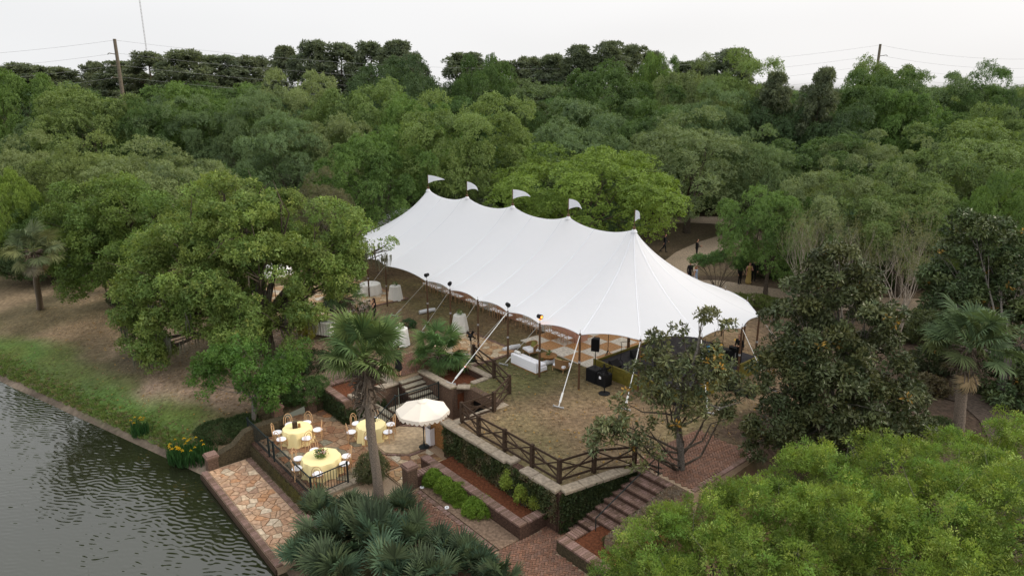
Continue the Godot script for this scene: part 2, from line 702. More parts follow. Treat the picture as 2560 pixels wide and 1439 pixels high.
func palm(label: String, base: Vector3, top: Vector3, r: float, s: float, count: int, c: Color, boots: float, skirt: int, low := 1.95, called := "palm_tree") -> Node3D:
	var o := thing(called, label, "palm", base)
	rng.seed = label.hash()
	var d := top - base
	var b := B.new()
	var pts := []
	var rs := []
	var n := 26
	for i in n + 1:
		var t := float(i) / n
		pts.append(Vector3(d.x * t + 0.03 * sin(t * 9.0), d.y * t - 0.2 * (1.0 - t), d.z * t))
		rs.append(r * (1.0 + 0.35 * exp(-t * 14.0) + 0.05 * (i % 2) - 0.12 * t))
	b.tube(pts, rs, 10, false)
	part("trunk", b, M.palm_bark, o)
	# old leaf bases below the crown
	if boots > 0.0:
		var k := B.new()
		for i in int(170 * boots):
			var a := i * 2.4
			var y := rng.randf_range(-1.5 * boots, 0.1)
			var e := Vector3(cos(a), 0, sin(a))
			var p := d + Vector3(0, y, 0) + e * r * 0.85
			var w := rng.randf_range(0.7, 1.7)
			k.col = Color(w, w * 0.95, w * 0.9)
			var out := (e + Vector3(0, rng.randf_range(-0.6, 0.9), 0) + rdir() * 0.35).normalized()
			k.tube([p, p + out * rng.randf_range(0.25, 0.5), p + out * rng.randf_range(0.45, 0.95) * (1.0 + y * 0.25) + Vector3(0, rng.randf_range(-0.35, 0.05), 0)], [0.055, 0.035, 0.014], 4, false)
		part("old_leaf_bases", k, M.palm_bark, o)
	for i in count:
		var t := (i + 0.5) / count
		var tilt := lerpf(0.35, low, pow(t, 0.85)) + rng.randf_range(-0.4, 0.4)
		frond_on(o, d + Vector3(0, lerpf(0.45, 0.0, t), 0), i * 2.39996 + rng.randf_range(-0.25, 0.25), tilt, s * rng.randf_range(0.8, 1.15), c)
	for i in skirt:
		frond_on(o, d + Vector3(0, -0.35, 0), i * 2.39996 * 1.3, rng.randf_range(2.2, 2.75), s * 0.75, lin(150, 138, 112), true)
	return o


func palmetto(label: String, at: Vector3, s: float, count: int, c: Color) -> void:
	var o := thing("palmetto", label, "palmetto", at, 0.0, "palmettos growing above the lake bank")
	rng.seed = label.hash()
	for i in count:
		var t := (i + 0.5) / count
		var a := i * 2.39996
		var p := Vector3(cos(a), 0, sin(a)) * 0.35 * s * t
		frond_on(o, p, a + PI * 0.0, lerpf(0.15, 1.3, t) + rng.randf_range(-0.25, 0.25), s * rng.randf_range(0.7, 1.1), c, false, 3)


func shrub(called: String, label: String, at: Vector3, blobs: Array, mesh: Mesh, per: float, c: Color, group := "", vary := 0.15, stems := 5, category := "shrub") -> Node3D:
	var o := thing(called, label, category, at, 0.0, group)
	rng.seed = label.hash()
	if stems > 0:
		var b := B.new()
		for i in stems:
			var bl: Array = blobs[i % blobs.size()]
			var p: Vector3 = bl[0]
			b.tube([Vector3(rng.randf_range(-0.08, 0.08), -0.1, rng.randf_range(-0.08, 0.08)), p * 0.5 + rdir() * 0.08, p + Vector3(0, bl[1].y * 0.3, 0)], [0.03, 0.02, 0.008], 5, false)
		part("stems", b, M.bark, o)
	foliage(o, "foliage", blobs, mesh, M.leaf, per, c, vary, 0.72)
	return o


# ---------- people ----------
# one skin over a skeleton of tapered capsules: bones are [a, b, radius a, radius b, colour]
func body_mesh(bones: Array, cell := 0.028) -> B:
	var lo := Vector3.ONE * 1e9
	var hi := -lo
	for q in bones:
		var r: float = maxf(q[2], q[3]) + cell * 2.5
		lo = lo.min(q[0] - Vector3.ONE * r).min(q[1] - Vector3.ONE * r)
		hi = hi.max(q[0] + Vector3.ONE * r).max(q[1] + Vector3.ONE * r)
	var nx := int((hi.x - lo.x) / cell) + 2
	var ny := int((hi.y - lo.y) / cell) + 2
	var nz := int((hi.z - lo.z) / cell) + 2
	var f := PackedFloat32Array()
	f.resize(nx * ny * nz)
	f.fill(1.0)
	var own := PackedInt32Array()
	own.resize(nx * ny * nz)
	var near := PackedFloat32Array()
	near.resize(nx * ny * nz)
	near.fill(1.0)
	for bi in bones.size():
		var q: Array = bones[bi]
		var a: Vector3 = q[0]
		var ab: Vector3 = q[1] - a
		var ll := maxf(ab.length_squared(), 1e-8)
		var r: float = maxf(q[2], q[3]) + cell * 2.5
		var p0 := ((a.min(q[1]) - Vector3.ONE * r - lo) / cell).max(Vector3.ZERO)
		var p1 := (a.max(q[1]) + Vector3.ONE * r - lo) / cell
		for z in range(int(p0.z), mini(nz, int(p1.z) + 2)):
			for y in range(int(p0.y), mini(ny, int(p1.y) + 2)):
				for x in range(int(p0.x), mini(nx, int(p1.x) + 2)):
					var p := lo + Vector3(x, y, z) * cell
					var t := clampf((p - a).dot(ab) / ll, 0, 1)
					var d: float = (p - a - ab * t).length() - lerpf(q[2], q[3], t)
					var i := (z * ny + y) * nx + x
					if d < near[i]:
						near[i] = d
						own[i] = bi
					var h := clampf(0.5 + 0.5 * (f[i] - d) / 0.03, 0, 1)
					f[i] = lerpf(f[i], d, h) - 0.03 * h * (1.0 - h)
	var at := {}
	var pts := PackedVector3Array()
	var cl := []
	for z in nz - 1:
		for y in ny - 1:
			for x in nx - 1:
				var i := (z * ny + y) * nx + x
				var inside := 0
				for k in 8:
					if f[i + (k & 1) + ((k >> 1) & 1) * nx + ((k >> 2) & 1) * nx * ny] < 0.0:
						inside += 1
				if inside == 0 or inside == 8:
					continue
				var s := Vector3.ZERO
				var cnt := 0
				for k in 8:
					for ax in 3:
						if (k >> ax) & 1:
							continue
						var k2 := k | (1 << ax)
						var fa := f[i + (k & 1) + ((k >> 1) & 1) * nx + ((k >> 2) & 1) * nx * ny]
						var fb := f[i + (k2 & 1) + ((k2 >> 1) & 1) * nx + ((k2 >> 2) & 1) * nx * ny]
						if (fa < 0.0) != (fb < 0.0):
							var t := fa / (fa - fb)
							s += Vector3(k & 1, (k >> 1) & 1, (k >> 2) & 1).lerp(Vector3(k2 & 1, (k2 >> 1) & 1, (k2 >> 2) & 1), t)
							cnt += 1
				at[i] = pts.size()
				pts.append(lo + (Vector3(x, y, z) + s / cnt) * cell)
				cl.append(bones[own[i]][4])
	var b := B.new()
	var nor := PackedVector3Array()
	nor.resize(pts.size())
	var faces := []
	for i in at:
		var x: int = i % nx
		var y: int = (i / nx) % ny
		var z: int = i / (nx * ny)
		for ax in 3:
			var st: int = [1, nx, nx * ny][ax]
			if (f[i] < 0.0) == (f[i + st] < 0.0):
				continue
			var s1: int = [nx, nx * ny, 1][ax]
			var s2: int = [nx * ny, 1, nx][ax]
			if at.has(i - s1) and at.has(i - s2) and at.has(i - s1 - s2):
				var qd := [at[i], at[i - s1], at[i - s1 - s2], at[i - s2]]
				var out := Vector3.ZERO
				out[ax] = 1.0 if f[i] < 0.0 else -1.0
				var g: Vector3 = (pts[qd[2]] - pts[qd[0]]).cross(pts[qd[1]] - pts[qd[3]])
				if g.dot(out) < 0.0:
					g = -g
				for k in qd:
					nor[k] += g
				faces.append(qd)
	for qd in faces:
		for tr in [[0, 1, 2], [0, 2, 3]]:
			b.col = cl[qd[tr[0]]]
			b.t3(pts[qd[tr[0]]], pts[qd[tr[1]]], pts[qd[tr[2]]], nor[qd[tr[0]]].normalized(), nor[qd[tr[1]]].normalized(), nor[qd[tr[2]]].normalized())
	return b


func hand(b: B, wrist: Vector3, d: Vector3, side: Vector3, c: Color) -> void:
	# palm comes from the body's skin; five bent fingers are added to the same mesh
	b.col = c
	var n := d.cross(side).normalized()
	var palm := wrist + d * 0.085
	for i in 4:
		var o := palm + side * (i - 1.5) * 0.019
		var l: float = [0.062, 0.075, 0.07, 0.055][i]
		b.tube([o, o + d * l * 0.5 + n * 0.008, o + d * l + n * 0.03], [0.009, 0.0085, 0.006], 5)
	b.tube([wrist + d * 0.03 - side * 0.03, wrist + d * 0.06 - side * 0.055, wrist + d * 0.09 - side * 0.06], [0.01, 0.009, 0.007], 5)


# hips at the origin of the legs; z is forward. p holds the pose: feet, knees, hands, elbows, head turn
func person(label: String, at: Vector3, turn: float, tall: float, p: Dictionary, top: Color, bottom: Color, hair: Color, skin: Color, long_hair := false, skirt := 0.0, bare_arms := false) -> Node3D:
	var o := thing("person", label, "person", at, turn)
	var k := tall / 1.72
	var lean: Vector3 = p.get("lean", Vector3.ZERO)
	var hip: Vector3 = Vector3(0, 0.92, 0) + p.get("hip", Vector3.ZERO)
	var chest: Vector3 = hip + Vector3(0, 0.38, 0) + lean
	var neck: Vector3 = chest + Vector3(0, 0.16, 0.0) + lean * 0.4
	var head: Vector3 = neck + Vector3(0, 0.155, 0.02) + p.get("head", Vector3.ZERO)
	var shoe := Color(0.02, 0.02, 0.02)
	var bones := [
		[hip, hip + Vector3(0, 0.12, 0), 0.135, 0.125, bottom], [hip + Vector3(0, 0.14, 0), chest, 0.125, 0.145, top],
		[chest - Vector3(0.11, -0.06, 0), chest + Vector3(0.11, 0.06, 0), 0.085, 0.085, top], [neck - Vector3(0, 0.07, 0), neck + Vector3(0, 0.06, 0), 0.055, 0.05, skin],
		[head - Vector3(0, 0.035, -0.012), head + Vector3(0, 0.035, 0), 0.072, 0.088, skin], [head + Vector3(0, 0.055, -0.022), head + Vector3(0, 0.03, -0.04), 0.09, 0.08, hair],
		[head + Vector3(0, -0.01, 0.085), head + Vector3(0, -0.02, 0.098), 0.016, 0.018, skin],
	]
	if long_hair:
		bones.append([head + Vector3(0, 0.02, -0.05), neck + Vector3(0, -0.08, -0.06), 0.085, 0.06, hair])
	var hands := []
	for s in [-1.0, 1.0]:
		var w := "l" if s > 0 else "r"
		var knee: Vector3 = p.get("knee_" + w, Vector3(s * 0.1, 0.49, 0.02))
		var foot: Vector3 = p.get("foot_" + w, Vector3(s * 0.1, 0.08, -0.02))
		bones.append([hip + Vector3(s * 0.085, -0.04, 0), knee, 0.088, 0.06, bottom])
		bones.append([knee, foot, 0.058, 0.042, bottom if skirt == 0.0 else skin])
		bones.append([foot - Vector3(0, 0.035, 0.03), foot + Vector3(0, -0.045, 0.15), 0.042, 0.034, shoe])
		var sh: Vector3 = chest + Vector3(s * 0.185, 0.075, 0)
		var el: Vector3 = p.get("elbow_" + w, sh + Vector3(s * 0.05, -0.28, -0.02))
		var wr: Vector3 = p.get("hand_" + w, el + Vector3(s * 0.01, -0.25, 0.06))
		bones.append([sh, el, 0.056, 0.042, skin if bare_arms else top])
		bones.append([el, wr, 0.042, 0.03, skin if bare_arms else top])
		var d := (wr - el).normalized()
		bones.append([wr + d * 0.01, wr + d * 0.075, 0.03, 0.034, skin])
		hands.append([wr, d, s])
	if skirt > 0.0:
		bones.append([hip + Vector3(0, 0.05, 0), Vector3(hip.x * 0.5, hip.y - skirt, hip.z * 0.5), 0.14, 0.16 + 0.1 * skirt, bottom])
	var b := body_mesh(bones)
	for h in hands:
		hand(b, h[0], h[1], (h[1].cross(Vector3(0.3, 0.2, 1)).normalized()) * h[2], skin)
	for s in [-1.0, 1.0]:
		b.col = Color(0.02, 0.015, 0.01)
		b.box(head + Vector3(s * 0.032, 0.012, 0.085), Vector3(0.02, 0.012, 0.012))
		b.col = skin
		b.box(head + Vector3(s * 0.09, -0.01, -0.005), Vector3(0.016, 0.055, 0.035))
	b.col = Color(skin.r * 0.7, skin.g * 0.45, skin.b * 0.45)
	b.box(head + Vector3(0, -0.052, 0.082), Vector3(0.045, 0.01, 0.01))
	var m := part("body", b, M.plain, o)
	m.scale = Vector3.ONE * k
	return o


# ---------- sky, ground, water ----------
func make_view() -> void:
	var cam := Camera3D.new()
	cam.name = "camera"
	cam.position = Vector3(0, 15, 0)
	cam.rotation_degrees = Vector3(-16, 0, 0)
	cam.fov = 45.17
	cam.near = 0.5
	cam.far = 4000
	add_child(cam)
	cam.current = true
	# evening overcast, a little brighter and warmer towards the west (right)
	var f := FastNoiseLite.new()
	f.frequency = 0.006
	f.fractal_octaves = 4
	var im := Image.create(512, 256, false, Image.FORMAT_RGBF)
	for y in 256:
		var el := (0.5 - (y + 0.5) / 256.0) * PI
		for x in 512:
			var az := (x + 0.5) / 512.0 * TAU
			var d := Vector3(sin(az) * cos(el), sin(el), -cos(az) * cos(el))
			var t := clampf(sin(el), 0, 1)
			var warm := 0.5 - 0.5 * d.x * 1.0
			var k := (0.775 + 0.105 * (1.0 - warm)) * (1.0 + 0.9 * t) + 0.085 * f.get_noise_3d(d.x * 150, d.y * 800, d.z * 150)  # overhead part, out of view, is brightened to light the ground
			im.set_pixel(x, y, Color(k * lerpf(1.03 - 0.045 * warm, 0.985, t), k * lerpf(1.0, 0.995, t), k * lerpf(0.975 + 0.045 * warm, 1.015, t)) if el > -0.02 else Color(0.12, 0.12, 0.09))
	var pm := PanoramaSkyMaterial.new()
	pm.panorama = ImageTexture.create_from_image(im)
	var sky := Sky.new()
	sky.sky_material = pm
	var e := Environment.new()
	e.background_mode = Environment.BG_SKY
	e.sky = sky
	e.tonemap_mode = Environment.TONE_MAPPER_LINEAR
	e.tonemap_exposure = 1.06
	e.sdfgi_enabled = true
	e.ssao_enabled = true
	e.ssil_enabled = true
	var we := WorldEnvironment.new()
	we.name = "environment"
	we.environment = e
	add_child(we)
	var sun := DirectionalLight3D.new()
	sun.name = "evening_sun"
	sun.light_energy = 0.6
	sun.light_angular_distance = 14.0
	sun.light_color = Color(1.0, 0.94, 0.86)
	sun.shadow_enabled = true
	add_child(sun)
	sun.look_at_from_position(Vector3(40, 20, -2), Vector3.ZERO)


const CUT := [[-31.6, -22.7, 7.7, 10.3], [-33.0, -24.9, 10.3, 14.6], [-33.2, -30.3, 14.6, 17.8], [-30.3, -24.2, 14.6, 19.15], [-30.3, -27.2, 19.5, 21.5], [-27.2, -24.2, 19.15, 19.9], [-24.9, -16.8, 11.3, 16.65], [-17.4, -9.0, 11.3, 15.8], [-16.8, -14.8, 15.8, 17.2], [-16.66, -14.8, 17.2, 18.0], [-16.5, -14.8, 18.0, 18.8], [-16.35, -14.8, 18.8, 19.6], [-16.2, -14.8, 19.6, 20.6]]


func ground_color(x: float, z: float) -> Color:
	var e := inland(x, z)
	var u := x * 0.65 + z * 0.76
	var v := x * 0.76 - z * 0.65
	var a := n_ground.get_noise_2d(x * 4.0, z * 4.0)
	var b := n_patch.get_noise_2d(x * 9.0, z * 9.0)
	var brown := Color(0.208, 0.146, 0.088)
	var olive := Color(0.160, 0.132, 0.064)
	var c := brown.lerp(olive, clampf(0.42 + a * 1.3 + b * 0.7, 0, 1))
	# greener patch inside the fence by the white sofa
	var g := 1.0 - smoothstep(1.5, 5.0, Vector2(x, z).distance_to(Vector2(-0.6, -35.0)))
	c = c.lerp(Color(0.085, 0.092, 0.032), g * 0.75)
	if v < 19.0 and u < -30.0:
		# the bank: bare sand, then thin brown turf, then green turf by the water
		var sand := smoothstep(0.0, 0.35, a * 1.2 + b * 0.5 + 0.25 - 0.06 * absf(x + 17.0))
		var turf := Color(0.205, 0.150, 0.092).lerp(Color(0.135, 0.108, 0.060), clampf(0.5 + a * 1.5 - b, 0, 1))
		var w := smoothstep(-30.0, -33.0, u)
		c = c.lerp(turf.lerp(Color(0.31, 0.225, 0.165), sand * 0.8), w)
		var lush := (1.0 - smoothstep(2.5, 4.3, e + a * 1.6 + b)) * smoothstep(-14.5, -17.5, x)
		c = c.lerp(Color(0.125, 0.165, 0.042).lerp(Color(0.085, 0.145, 0.036), clampf(0.5 + b * 2.0, 0, 1)), lush)
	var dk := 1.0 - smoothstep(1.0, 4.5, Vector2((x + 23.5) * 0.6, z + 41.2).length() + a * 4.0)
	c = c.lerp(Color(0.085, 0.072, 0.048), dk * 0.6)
	if e < 1.0:
		c = c.lerp(Color(0.155, 0.122, 0.092) * (0.8 + 0.5 * absf(b)), 1.0 - smoothstep(0.35, 1.0, e + a * 0.6))
	if e < -0.3:
		c = Color(0.030, 0.032, 0.018)
	# litter under the wood
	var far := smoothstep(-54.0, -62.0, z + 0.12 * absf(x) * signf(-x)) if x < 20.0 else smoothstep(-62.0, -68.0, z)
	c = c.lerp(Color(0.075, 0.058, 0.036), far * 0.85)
	# pine straw under the magnolias on the right
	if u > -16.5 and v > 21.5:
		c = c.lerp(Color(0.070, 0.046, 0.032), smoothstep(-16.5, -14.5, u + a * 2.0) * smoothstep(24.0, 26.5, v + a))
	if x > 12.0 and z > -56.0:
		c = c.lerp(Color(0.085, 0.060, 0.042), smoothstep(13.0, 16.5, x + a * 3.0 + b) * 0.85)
	if u > -15.1 and v > 10.0 and v < 25.0 and (u > -13.4 or v < 20.9):
		c = Color(0.14, 0.082, 0.052)
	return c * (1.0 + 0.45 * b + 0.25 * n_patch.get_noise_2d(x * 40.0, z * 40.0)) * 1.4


func axis_lines(coarse: Array, a: float, b: float, step: float, extra: Array) -> Array:
	var out := coarse.duplicate()
	var k := a
	while k <= b + 1e-4:
		out.append(snappedf(k, 0.001))
		k += step
	for q in extra:
		if not out.has(q):
			out.append(q)
	out.sort()
	var res := [out[0]]
	for q in out:
		if q - res[-1] > 0.02:
			res.append(q)
	return res


func make_ground() -> void:
	var ex_u := []
	var ex_v := []
	for r in CUT:
		ex_u.append_array([r[0], r[1]])
		ex_v.append_array([r[2], r[3]])
	var us := axis_lines([-1500, -800, -400, -250, -210, -180, -155, -135, -120, -110, -103, -97, -92, -88, 6, 14, 30, 80, 300, 1500], -84.0, 2.0, 0.5, ex_u)
	var vs := axis_lines([-1500, -600, -300, -200, -150, -120, -100, -85, -74, -65, -58, -52, -47, -43, -39, 62, 70, 80, 95, 120, 160, 220, 300, 500, 1500], -36.0, 56.0, 0.5, ex_v)
	var b := B.new()
	var nu := us.size()
	var pos := PackedVector3Array()
	var col := PackedColorArray()
	for v in vs:
		for u in us:
			var x: float = u * 0.65 + v * 0.76
			var z: float = u * 0.76 - v * 0.65
			pos.append(Vector3(x, height(x, z), z))
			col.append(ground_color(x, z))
	var idx := PackedInt32Array()
	for j in vs.size() - 1:
		for i in nu - 1:
			var cu: float = (us[i] + us[i + 1]) * 0.5
			var cv: float = (vs[j] + vs[j + 1]) * 0.5
			var hole := false
			for r in CUT:
				if cu > r[0] and cu < r[1] and cv > r[2] and cv < r[3]:
					hole = true
			if hole:
				continue
			var a := j * nu + i
			idx.append_array(PackedInt32Array([a, a + nu + 1, a + 1, a, a + nu, a + nu + 1]))
	var nor := PackedVector3Array()
	nor.resize(pos.size())
	for k in range(0, idx.size(), 3):
		var n := (pos[idx[k + 2]] - pos[idx[k]]).cross(pos[idx[k + 1]] - pos[idx[k]])
		if n.y < 0.0:
			n = -n
			var s := idx[k + 1]
			idx[k + 1] = idx[k + 2]
			idx[k + 2] = s
		for q in 3:
			nor[idx[k + q]] += n
	for k in nor.size():
		nor[k] = nor[k].normalized()
	var arr := []
	arr.resize(Mesh.ARRAY_MAX)
	arr[Mesh.ARRAY_VERTEX] = pos
	arr[Mesh.ARRAY_NORMAL] = nor
	arr[Mesh.ARRAY_COLOR] = col
	arr[Mesh.ARRAY_INDEX] = idx
	var m := ArrayMesh.new()
	m.add_surface_from_arrays(Mesh.PRIMITIVE_TRIANGLES, arr)
	var gm := mat("turf", 255, 255, 255, 1.0, 5.3, "grass", 1.2)
	gm.detail_enabled = false
	struct("ground", m, gm)
	# short turf: tufts too many to count
	rng.seed = 5
	var tv := PackedVector3Array()
	for i in 7:
		var a := rng.randf() * TAU
		var o := Vector3(cos(a), 0, sin(a)) * 0.05
		var d := Vector3(cos(a) * 1.3, 1, sin(a) * 1.3).normalized()
		var s := Vector3(-sin(a), 0, cos(a)) * 0.012
		tv.append(o - s); tv.append(o + d * 0.03 - s); tv.append(o + d * 0.05); tv.append(o + s)
	var tc := PackedColorArray()
	for i in tv.size():
		tc.append(Color(1, 1, 1))
	var tuft := leaf_mesh(tv, tc)
	var xf := []
	var cols := []
	for i in 60000:
		var u := rng.randf_range(-62, -13)
		var v := rng.randf_range(-14, 36)
		var hole := false
		for r in CUT:
			if u > r[0] - 0.1 and u < r[1] + 0.1 and v > r[2] - 0.1 and v < r[3] + 0.1:
				hole = true
		var x := u * 0.65 + v * 0.76
		var z := u * 0.76 - v * 0.65
		if hole or inland(x, z) < 0.7 or paved(u, v):
			continue
		if n_ground.get_noise_2d(x * 14.0, z * 14.0) < rng.randf_range(-0.9, 0.2):
			continue
		xf.append(Transform3D(Basis(Vector3.UP, rng.randf() * TAU).scaled(Vector3.ONE * rng.randf_range(0.6, 1.3)), Vector3(x, height(x, z), z)))
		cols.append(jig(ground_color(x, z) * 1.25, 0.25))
	multi("grass", tuft, M.blade, xf, cols, self)
	# the lake
	# small waves driven from one side, in patches that are livelier or calmer
	var im := Image.create(768, 768, false, Image.FORMAT_RGBA8)
	var wv := []
	for i in 15:
		var kx := rng.randi_range(-14, 14)
		var ky := rng.randi_range(9, 38)
		wv.append([float(kx), float(ky), rng.randf() * TAU, 1.0 / pow(10.0 + sqrt(kx * kx + ky * ky), 0.9)])
	var live := FastNoiseLite.new()
	live.frequency = 0.006
	var calm := live.get_seamless_image(768, 768)
	for y in 768:
		for x in 768:
			var s := 0.0
			var px := x / 768.0 * TAU
			var py := y / 768.0 * TAU + 0.05 * sin(px * 3.0) + 0.03 * sin(px * 5.0 + 0.7 * sin(px * 2.0))
			for w in wv:
				s += sin(w[0] * px + w[1] * py + w[2]) * w[3]
			var q := clampf(0.5 + s * lerpf(0.25, 1.5, calm.get_pixel(x, y).r), 0, 1)
			im.set_pixel(x, y, Color(q, q, q))
	im.bump_map_to_normal_map(7.0)
	var wm := StandardMaterial3D.new()
	wm.resource_name = "lake_water"
	wm.albedo_color = Color(0.020, 0.023, 0.011).linear_to_srgb()
	wm.roughness = 0.04
	wm.metallic = 0.09
	wm.metallic_specular = 1.0
	wm.normal_enabled = true
	wm.normal_texture = ImageTexture.create_from_image(im)
	wm.normal_scale = 0.36
	wm.uv1_scale = Vector3(1, 1, 1)
	var q := B.new()
	var wmesh := ArrayMesh.new()
	var st := SurfaceTool.new()
	st.begin(Mesh.PRIMITIVE_TRIANGLES)
	var A := Vector3(0.847, 0, 0.532)
	var C := Vector3(-0.532, 0, 0.847)
	var o := Vector3(-14.98, LAKE, -29.47)
	for t in [[-400, -2.5], [140, -2.5], [140, 300], [-400, -2.5], [140, 300], [-400, 300]]:
		st.set_uv(Vector2(t[0] * 0.9 - t[1] * 0.35, t[1] * 0.95 + t[0] * 0.3) / 7.6)
		st.set_normal(Vector3.UP)
		st.set_tangent(Plane(A.x, A.y, A.z, 1))
		st.add_vertex(o + A * t[0] + C * t[1])
	st.commit(wmesh)
	struct("lake_water", wmesh, wm)



func paved(u: float, v: float) -> bool:
	if v > 21.7 and v < 25.4 and u > -33.7 and u < -28.85: return true
	if v > 16.9 and v < 26.3 and u > -53.0 and u < -42.4: return true
	if u > -16.4 and u < -13.3 and v > 20.4 and v < 25.2: return true
	if u > -33.4 and u < -30.2 and v > 17.7 and v < 21.8: return true
	return false


# ---------- paving ----------
func gb(u: float, v: float, h: float) -> B:
	var b := B.new()
	b.off = Vector3(u, h, -v)
	return b


func clip(poly: PackedVector2Array, p: Vector2, n: Vector2) -> PackedVector2Array:
	var out := PackedVector2Array()
	var k := poly.size()
	for i in k:
		var a := poly[i]
		var b := poly[(i + 1) % k]
		var da := (a - p).dot(n)
		var db := (b - p).dot(n)
		if da <= 0.0:
			out.append(a)
		if (da < 0.0 and db > 0.0) or (da > 0.0 and db < 0.0):
			out.append(a.lerp(b, da / (da - db)))
	return out


# broken flagstones laid without order, each stone a piece of its own
func flags(o: Node3D, off: Vector3, u0: float, u1: float, v0: float, v1: float, size: float, h: float, keep: Callable, cols: Array, sd: int) -> void:
	rng.seed = sd
	var sites := []
	var nu := int(ceil((u1 - u0) / size))
	var nv := int(ceil((v1 - v0) / (size * 0.8)))
	for i in nu:
		for j in nv:
			sites.append(Vector2(u0 + (i + 0.5 + rng.randf_range(-0.48, 0.48) + 0.5 * (j % 2) - 0.25) * (u1 - u0) / nu, -(v0 + (j + 0.5 + rng.randf_range(-0.48, 0.48)) * (v1 - v0) / nv)))
	for i in sites.size():
		var s: Vector2 = sites[i]
		if not keep.call(s.x, -s.y):
			continue
		var poly := PackedVector2Array([Vector2(u0, -v0), Vector2(u1, -v0), Vector2(u1, -v1), Vector2(u0, -v1)])
		for j in sites.size():
			if j != i and s.distance_to(sites[j]) < size * 3.0:
				poly = clip(poly, (s + sites[j]) * 0.5, sites[j] - s)
		var ins := Geometry2D.offset_polygon(poly, -0.014)
		if ins.is_empty() or ins[0].size() < 3:
			continue
		var ring: PackedVector2Array = ins[0]
		var rough := PackedVector2Array()
		for k in ring.size():
			var a := ring[k]
			var b := ring[(k + 1) % ring.size()]
			rough.append(a.lerp(b, 0.08))
			if a.distance_to(b) > 0.25:
				rough.append(a.lerp(b, rng.randf_range(0.4, 0.6)) + (s - a.lerp(b, 0.5)).normalized() * rng.randf_range(0.0, 0.02))
			rough.append(a.lerp(b, 0.92))
		var m := B.new()
		m.off = off
		var c: Color = cols[int(pow(rng.randf(), 1.35) * cols.size())]
		m.col = jig(c, 0.13)
		m.prism(rough, h - 0.02, h + rng.randf_range(0.016, 0.03), 0.006)
		part("flagstone", m, M.flag, o)


func herringbone(o: Node3D, off: Vector3, u0: float, u1: float, v0: float, v1: float, h: float, ang: float, keep: Callable, single: int, sd: int) -> void:
	rng.seed = sd
	var spots := []
	var cu := (u0 + u1) * 0.5
	var cv := (v0 + v1) * 0.5
	var w := 0.112
	var reach := int(maxf(u1 - u0, v1 - v0) / w) + 6
	for n in range(-reach, reach):
		for m in range(-reach / 4 - 1, reach / 4 + 2):
			for k in 2:
				var p := Vector2(n + 4 * m + 1.0, n + 0.5) if k == 0 else Vector2(n + 4 * m - 0.5, n + 1.0)
				p = (p * w).rotated(ang) + Vector2(cu, -cv)
				var u := p.x
				var v := -p.y
				if u < u0 + 0.06 or u > u1 - 0.06 or v < v0 + 0.06 or v > v1 - 0.06 or not keep.call(u, v):
					continue
				spots.append([p, ang + (0.0 if k == 0 else PI / 2), (UV(u, v) - Vector3(0, 15, 0)).length()])
	spots.sort_custom(func(a, b): return a[2] < b[2])
	var xf := []
	var cols := []
	for i in spots.size():
		var s: Array = spots[i]
		var t := Transform3D(Basis(Vector3.UP, -s[1]) * Basis(Vector3.RIGHT, rng.randf_range(-0.012, 0.012)), Vector3(s[0].x, h + rng.randf_range(-0.003, 0.003), s[0].y) - off)
		if i < single:
			var q := part("brick", TX["brick_mesh"], M["brick_%d" % (rng.randi() % 5)], o)
			q.transform = t
		else:
			xf.append(t)
			cols.append(jig(lin(140, 106, 89), 0.2))
	if xf.size():
		multi("bricks", TX["brick_mesh"], M.brickcol, xf, cols, o)


# a run of bricks laid side by side, from a to b (u, v), each long across the run
func brick_run(o: Node3D, off: Vector3, a: Vector2, b: Vector2, across: float, h: float, thick: float, pitch := 0.115) -> void:
	var d := b - a
	var n := int(d.length() / pitch)
	var dir := Vector2(d.x, -d.y).normalized()
	var bs := Basis(Vector3(dir.x, 0, dir.y), Vector3.UP, Vector3(dir.x, 0, dir.y).cross(Vector3.UP))
	if not TX.has("capbrick_%.2f_%.2f_%.2f" % [across, thick, pitch]):
		var k := B.new()
		k.slab(Vector3(-pitch * 0.5 + 0.006, -thick, -across * 0.5), Vector3(pitch * 0.5 - 0.006, 0, across * 0.5), 0.008)
		TX["capbrick_%.2f_%.2f_%.2f" % [across, thick, pitch]] = k.mesh()
	for i in n:
		var p := a + d * (i + 0.5) / n
		var q := part("brick", TX["capbrick_%.2f_%.2f_%.2f" % [across, thick, pitch]], M["brick_%d" % (rng.randi() % 5)], o)
		q.transform = Transform3D(bs, Vector3(p.x, h + rng.randf_range(-0.004, 0.004), -p.y) - off)


# coping stones along a wall from a to b (u, v)
func coping(o: Node3D, off: Vector3, a: Vector2, b: Vector2, across: float, h: float, thick: float, pieces: int, m: Material, called := "coping_stone") -> void:
	var d := b - a
	var dir := Vector2(d.x, -d.y).normalized()
	var bs := Basis(Vector3(dir.x, 0, dir.y), Vector3.UP, Vector3(dir.x, 0, dir.y).cross(Vector3.UP))
	var l := d.length() / pieces
	for i in pieces:
		var p := a + d * (i + 0.5) / pieces
		var k := B.new()
		var w := rng.randf_range(0.93, 1.05)
		k.col = Color(w, w, w * 0.98)
		k.slab(Vector3(-l * 0.5 + 0.008, -thick, -across * 0.5), Vector3(l * 0.5 - 0.008, 0, across * 0.5), 0.03)
		var q := part(called, k, m, o)
		q.transform = Transform3D(bs * Basis(Vector3.UP, rng.randf_range(-0.008, 0.008)), Vector3(p.x, h + rng.randf_range(-0.008, 0.008), -p.y) - off)


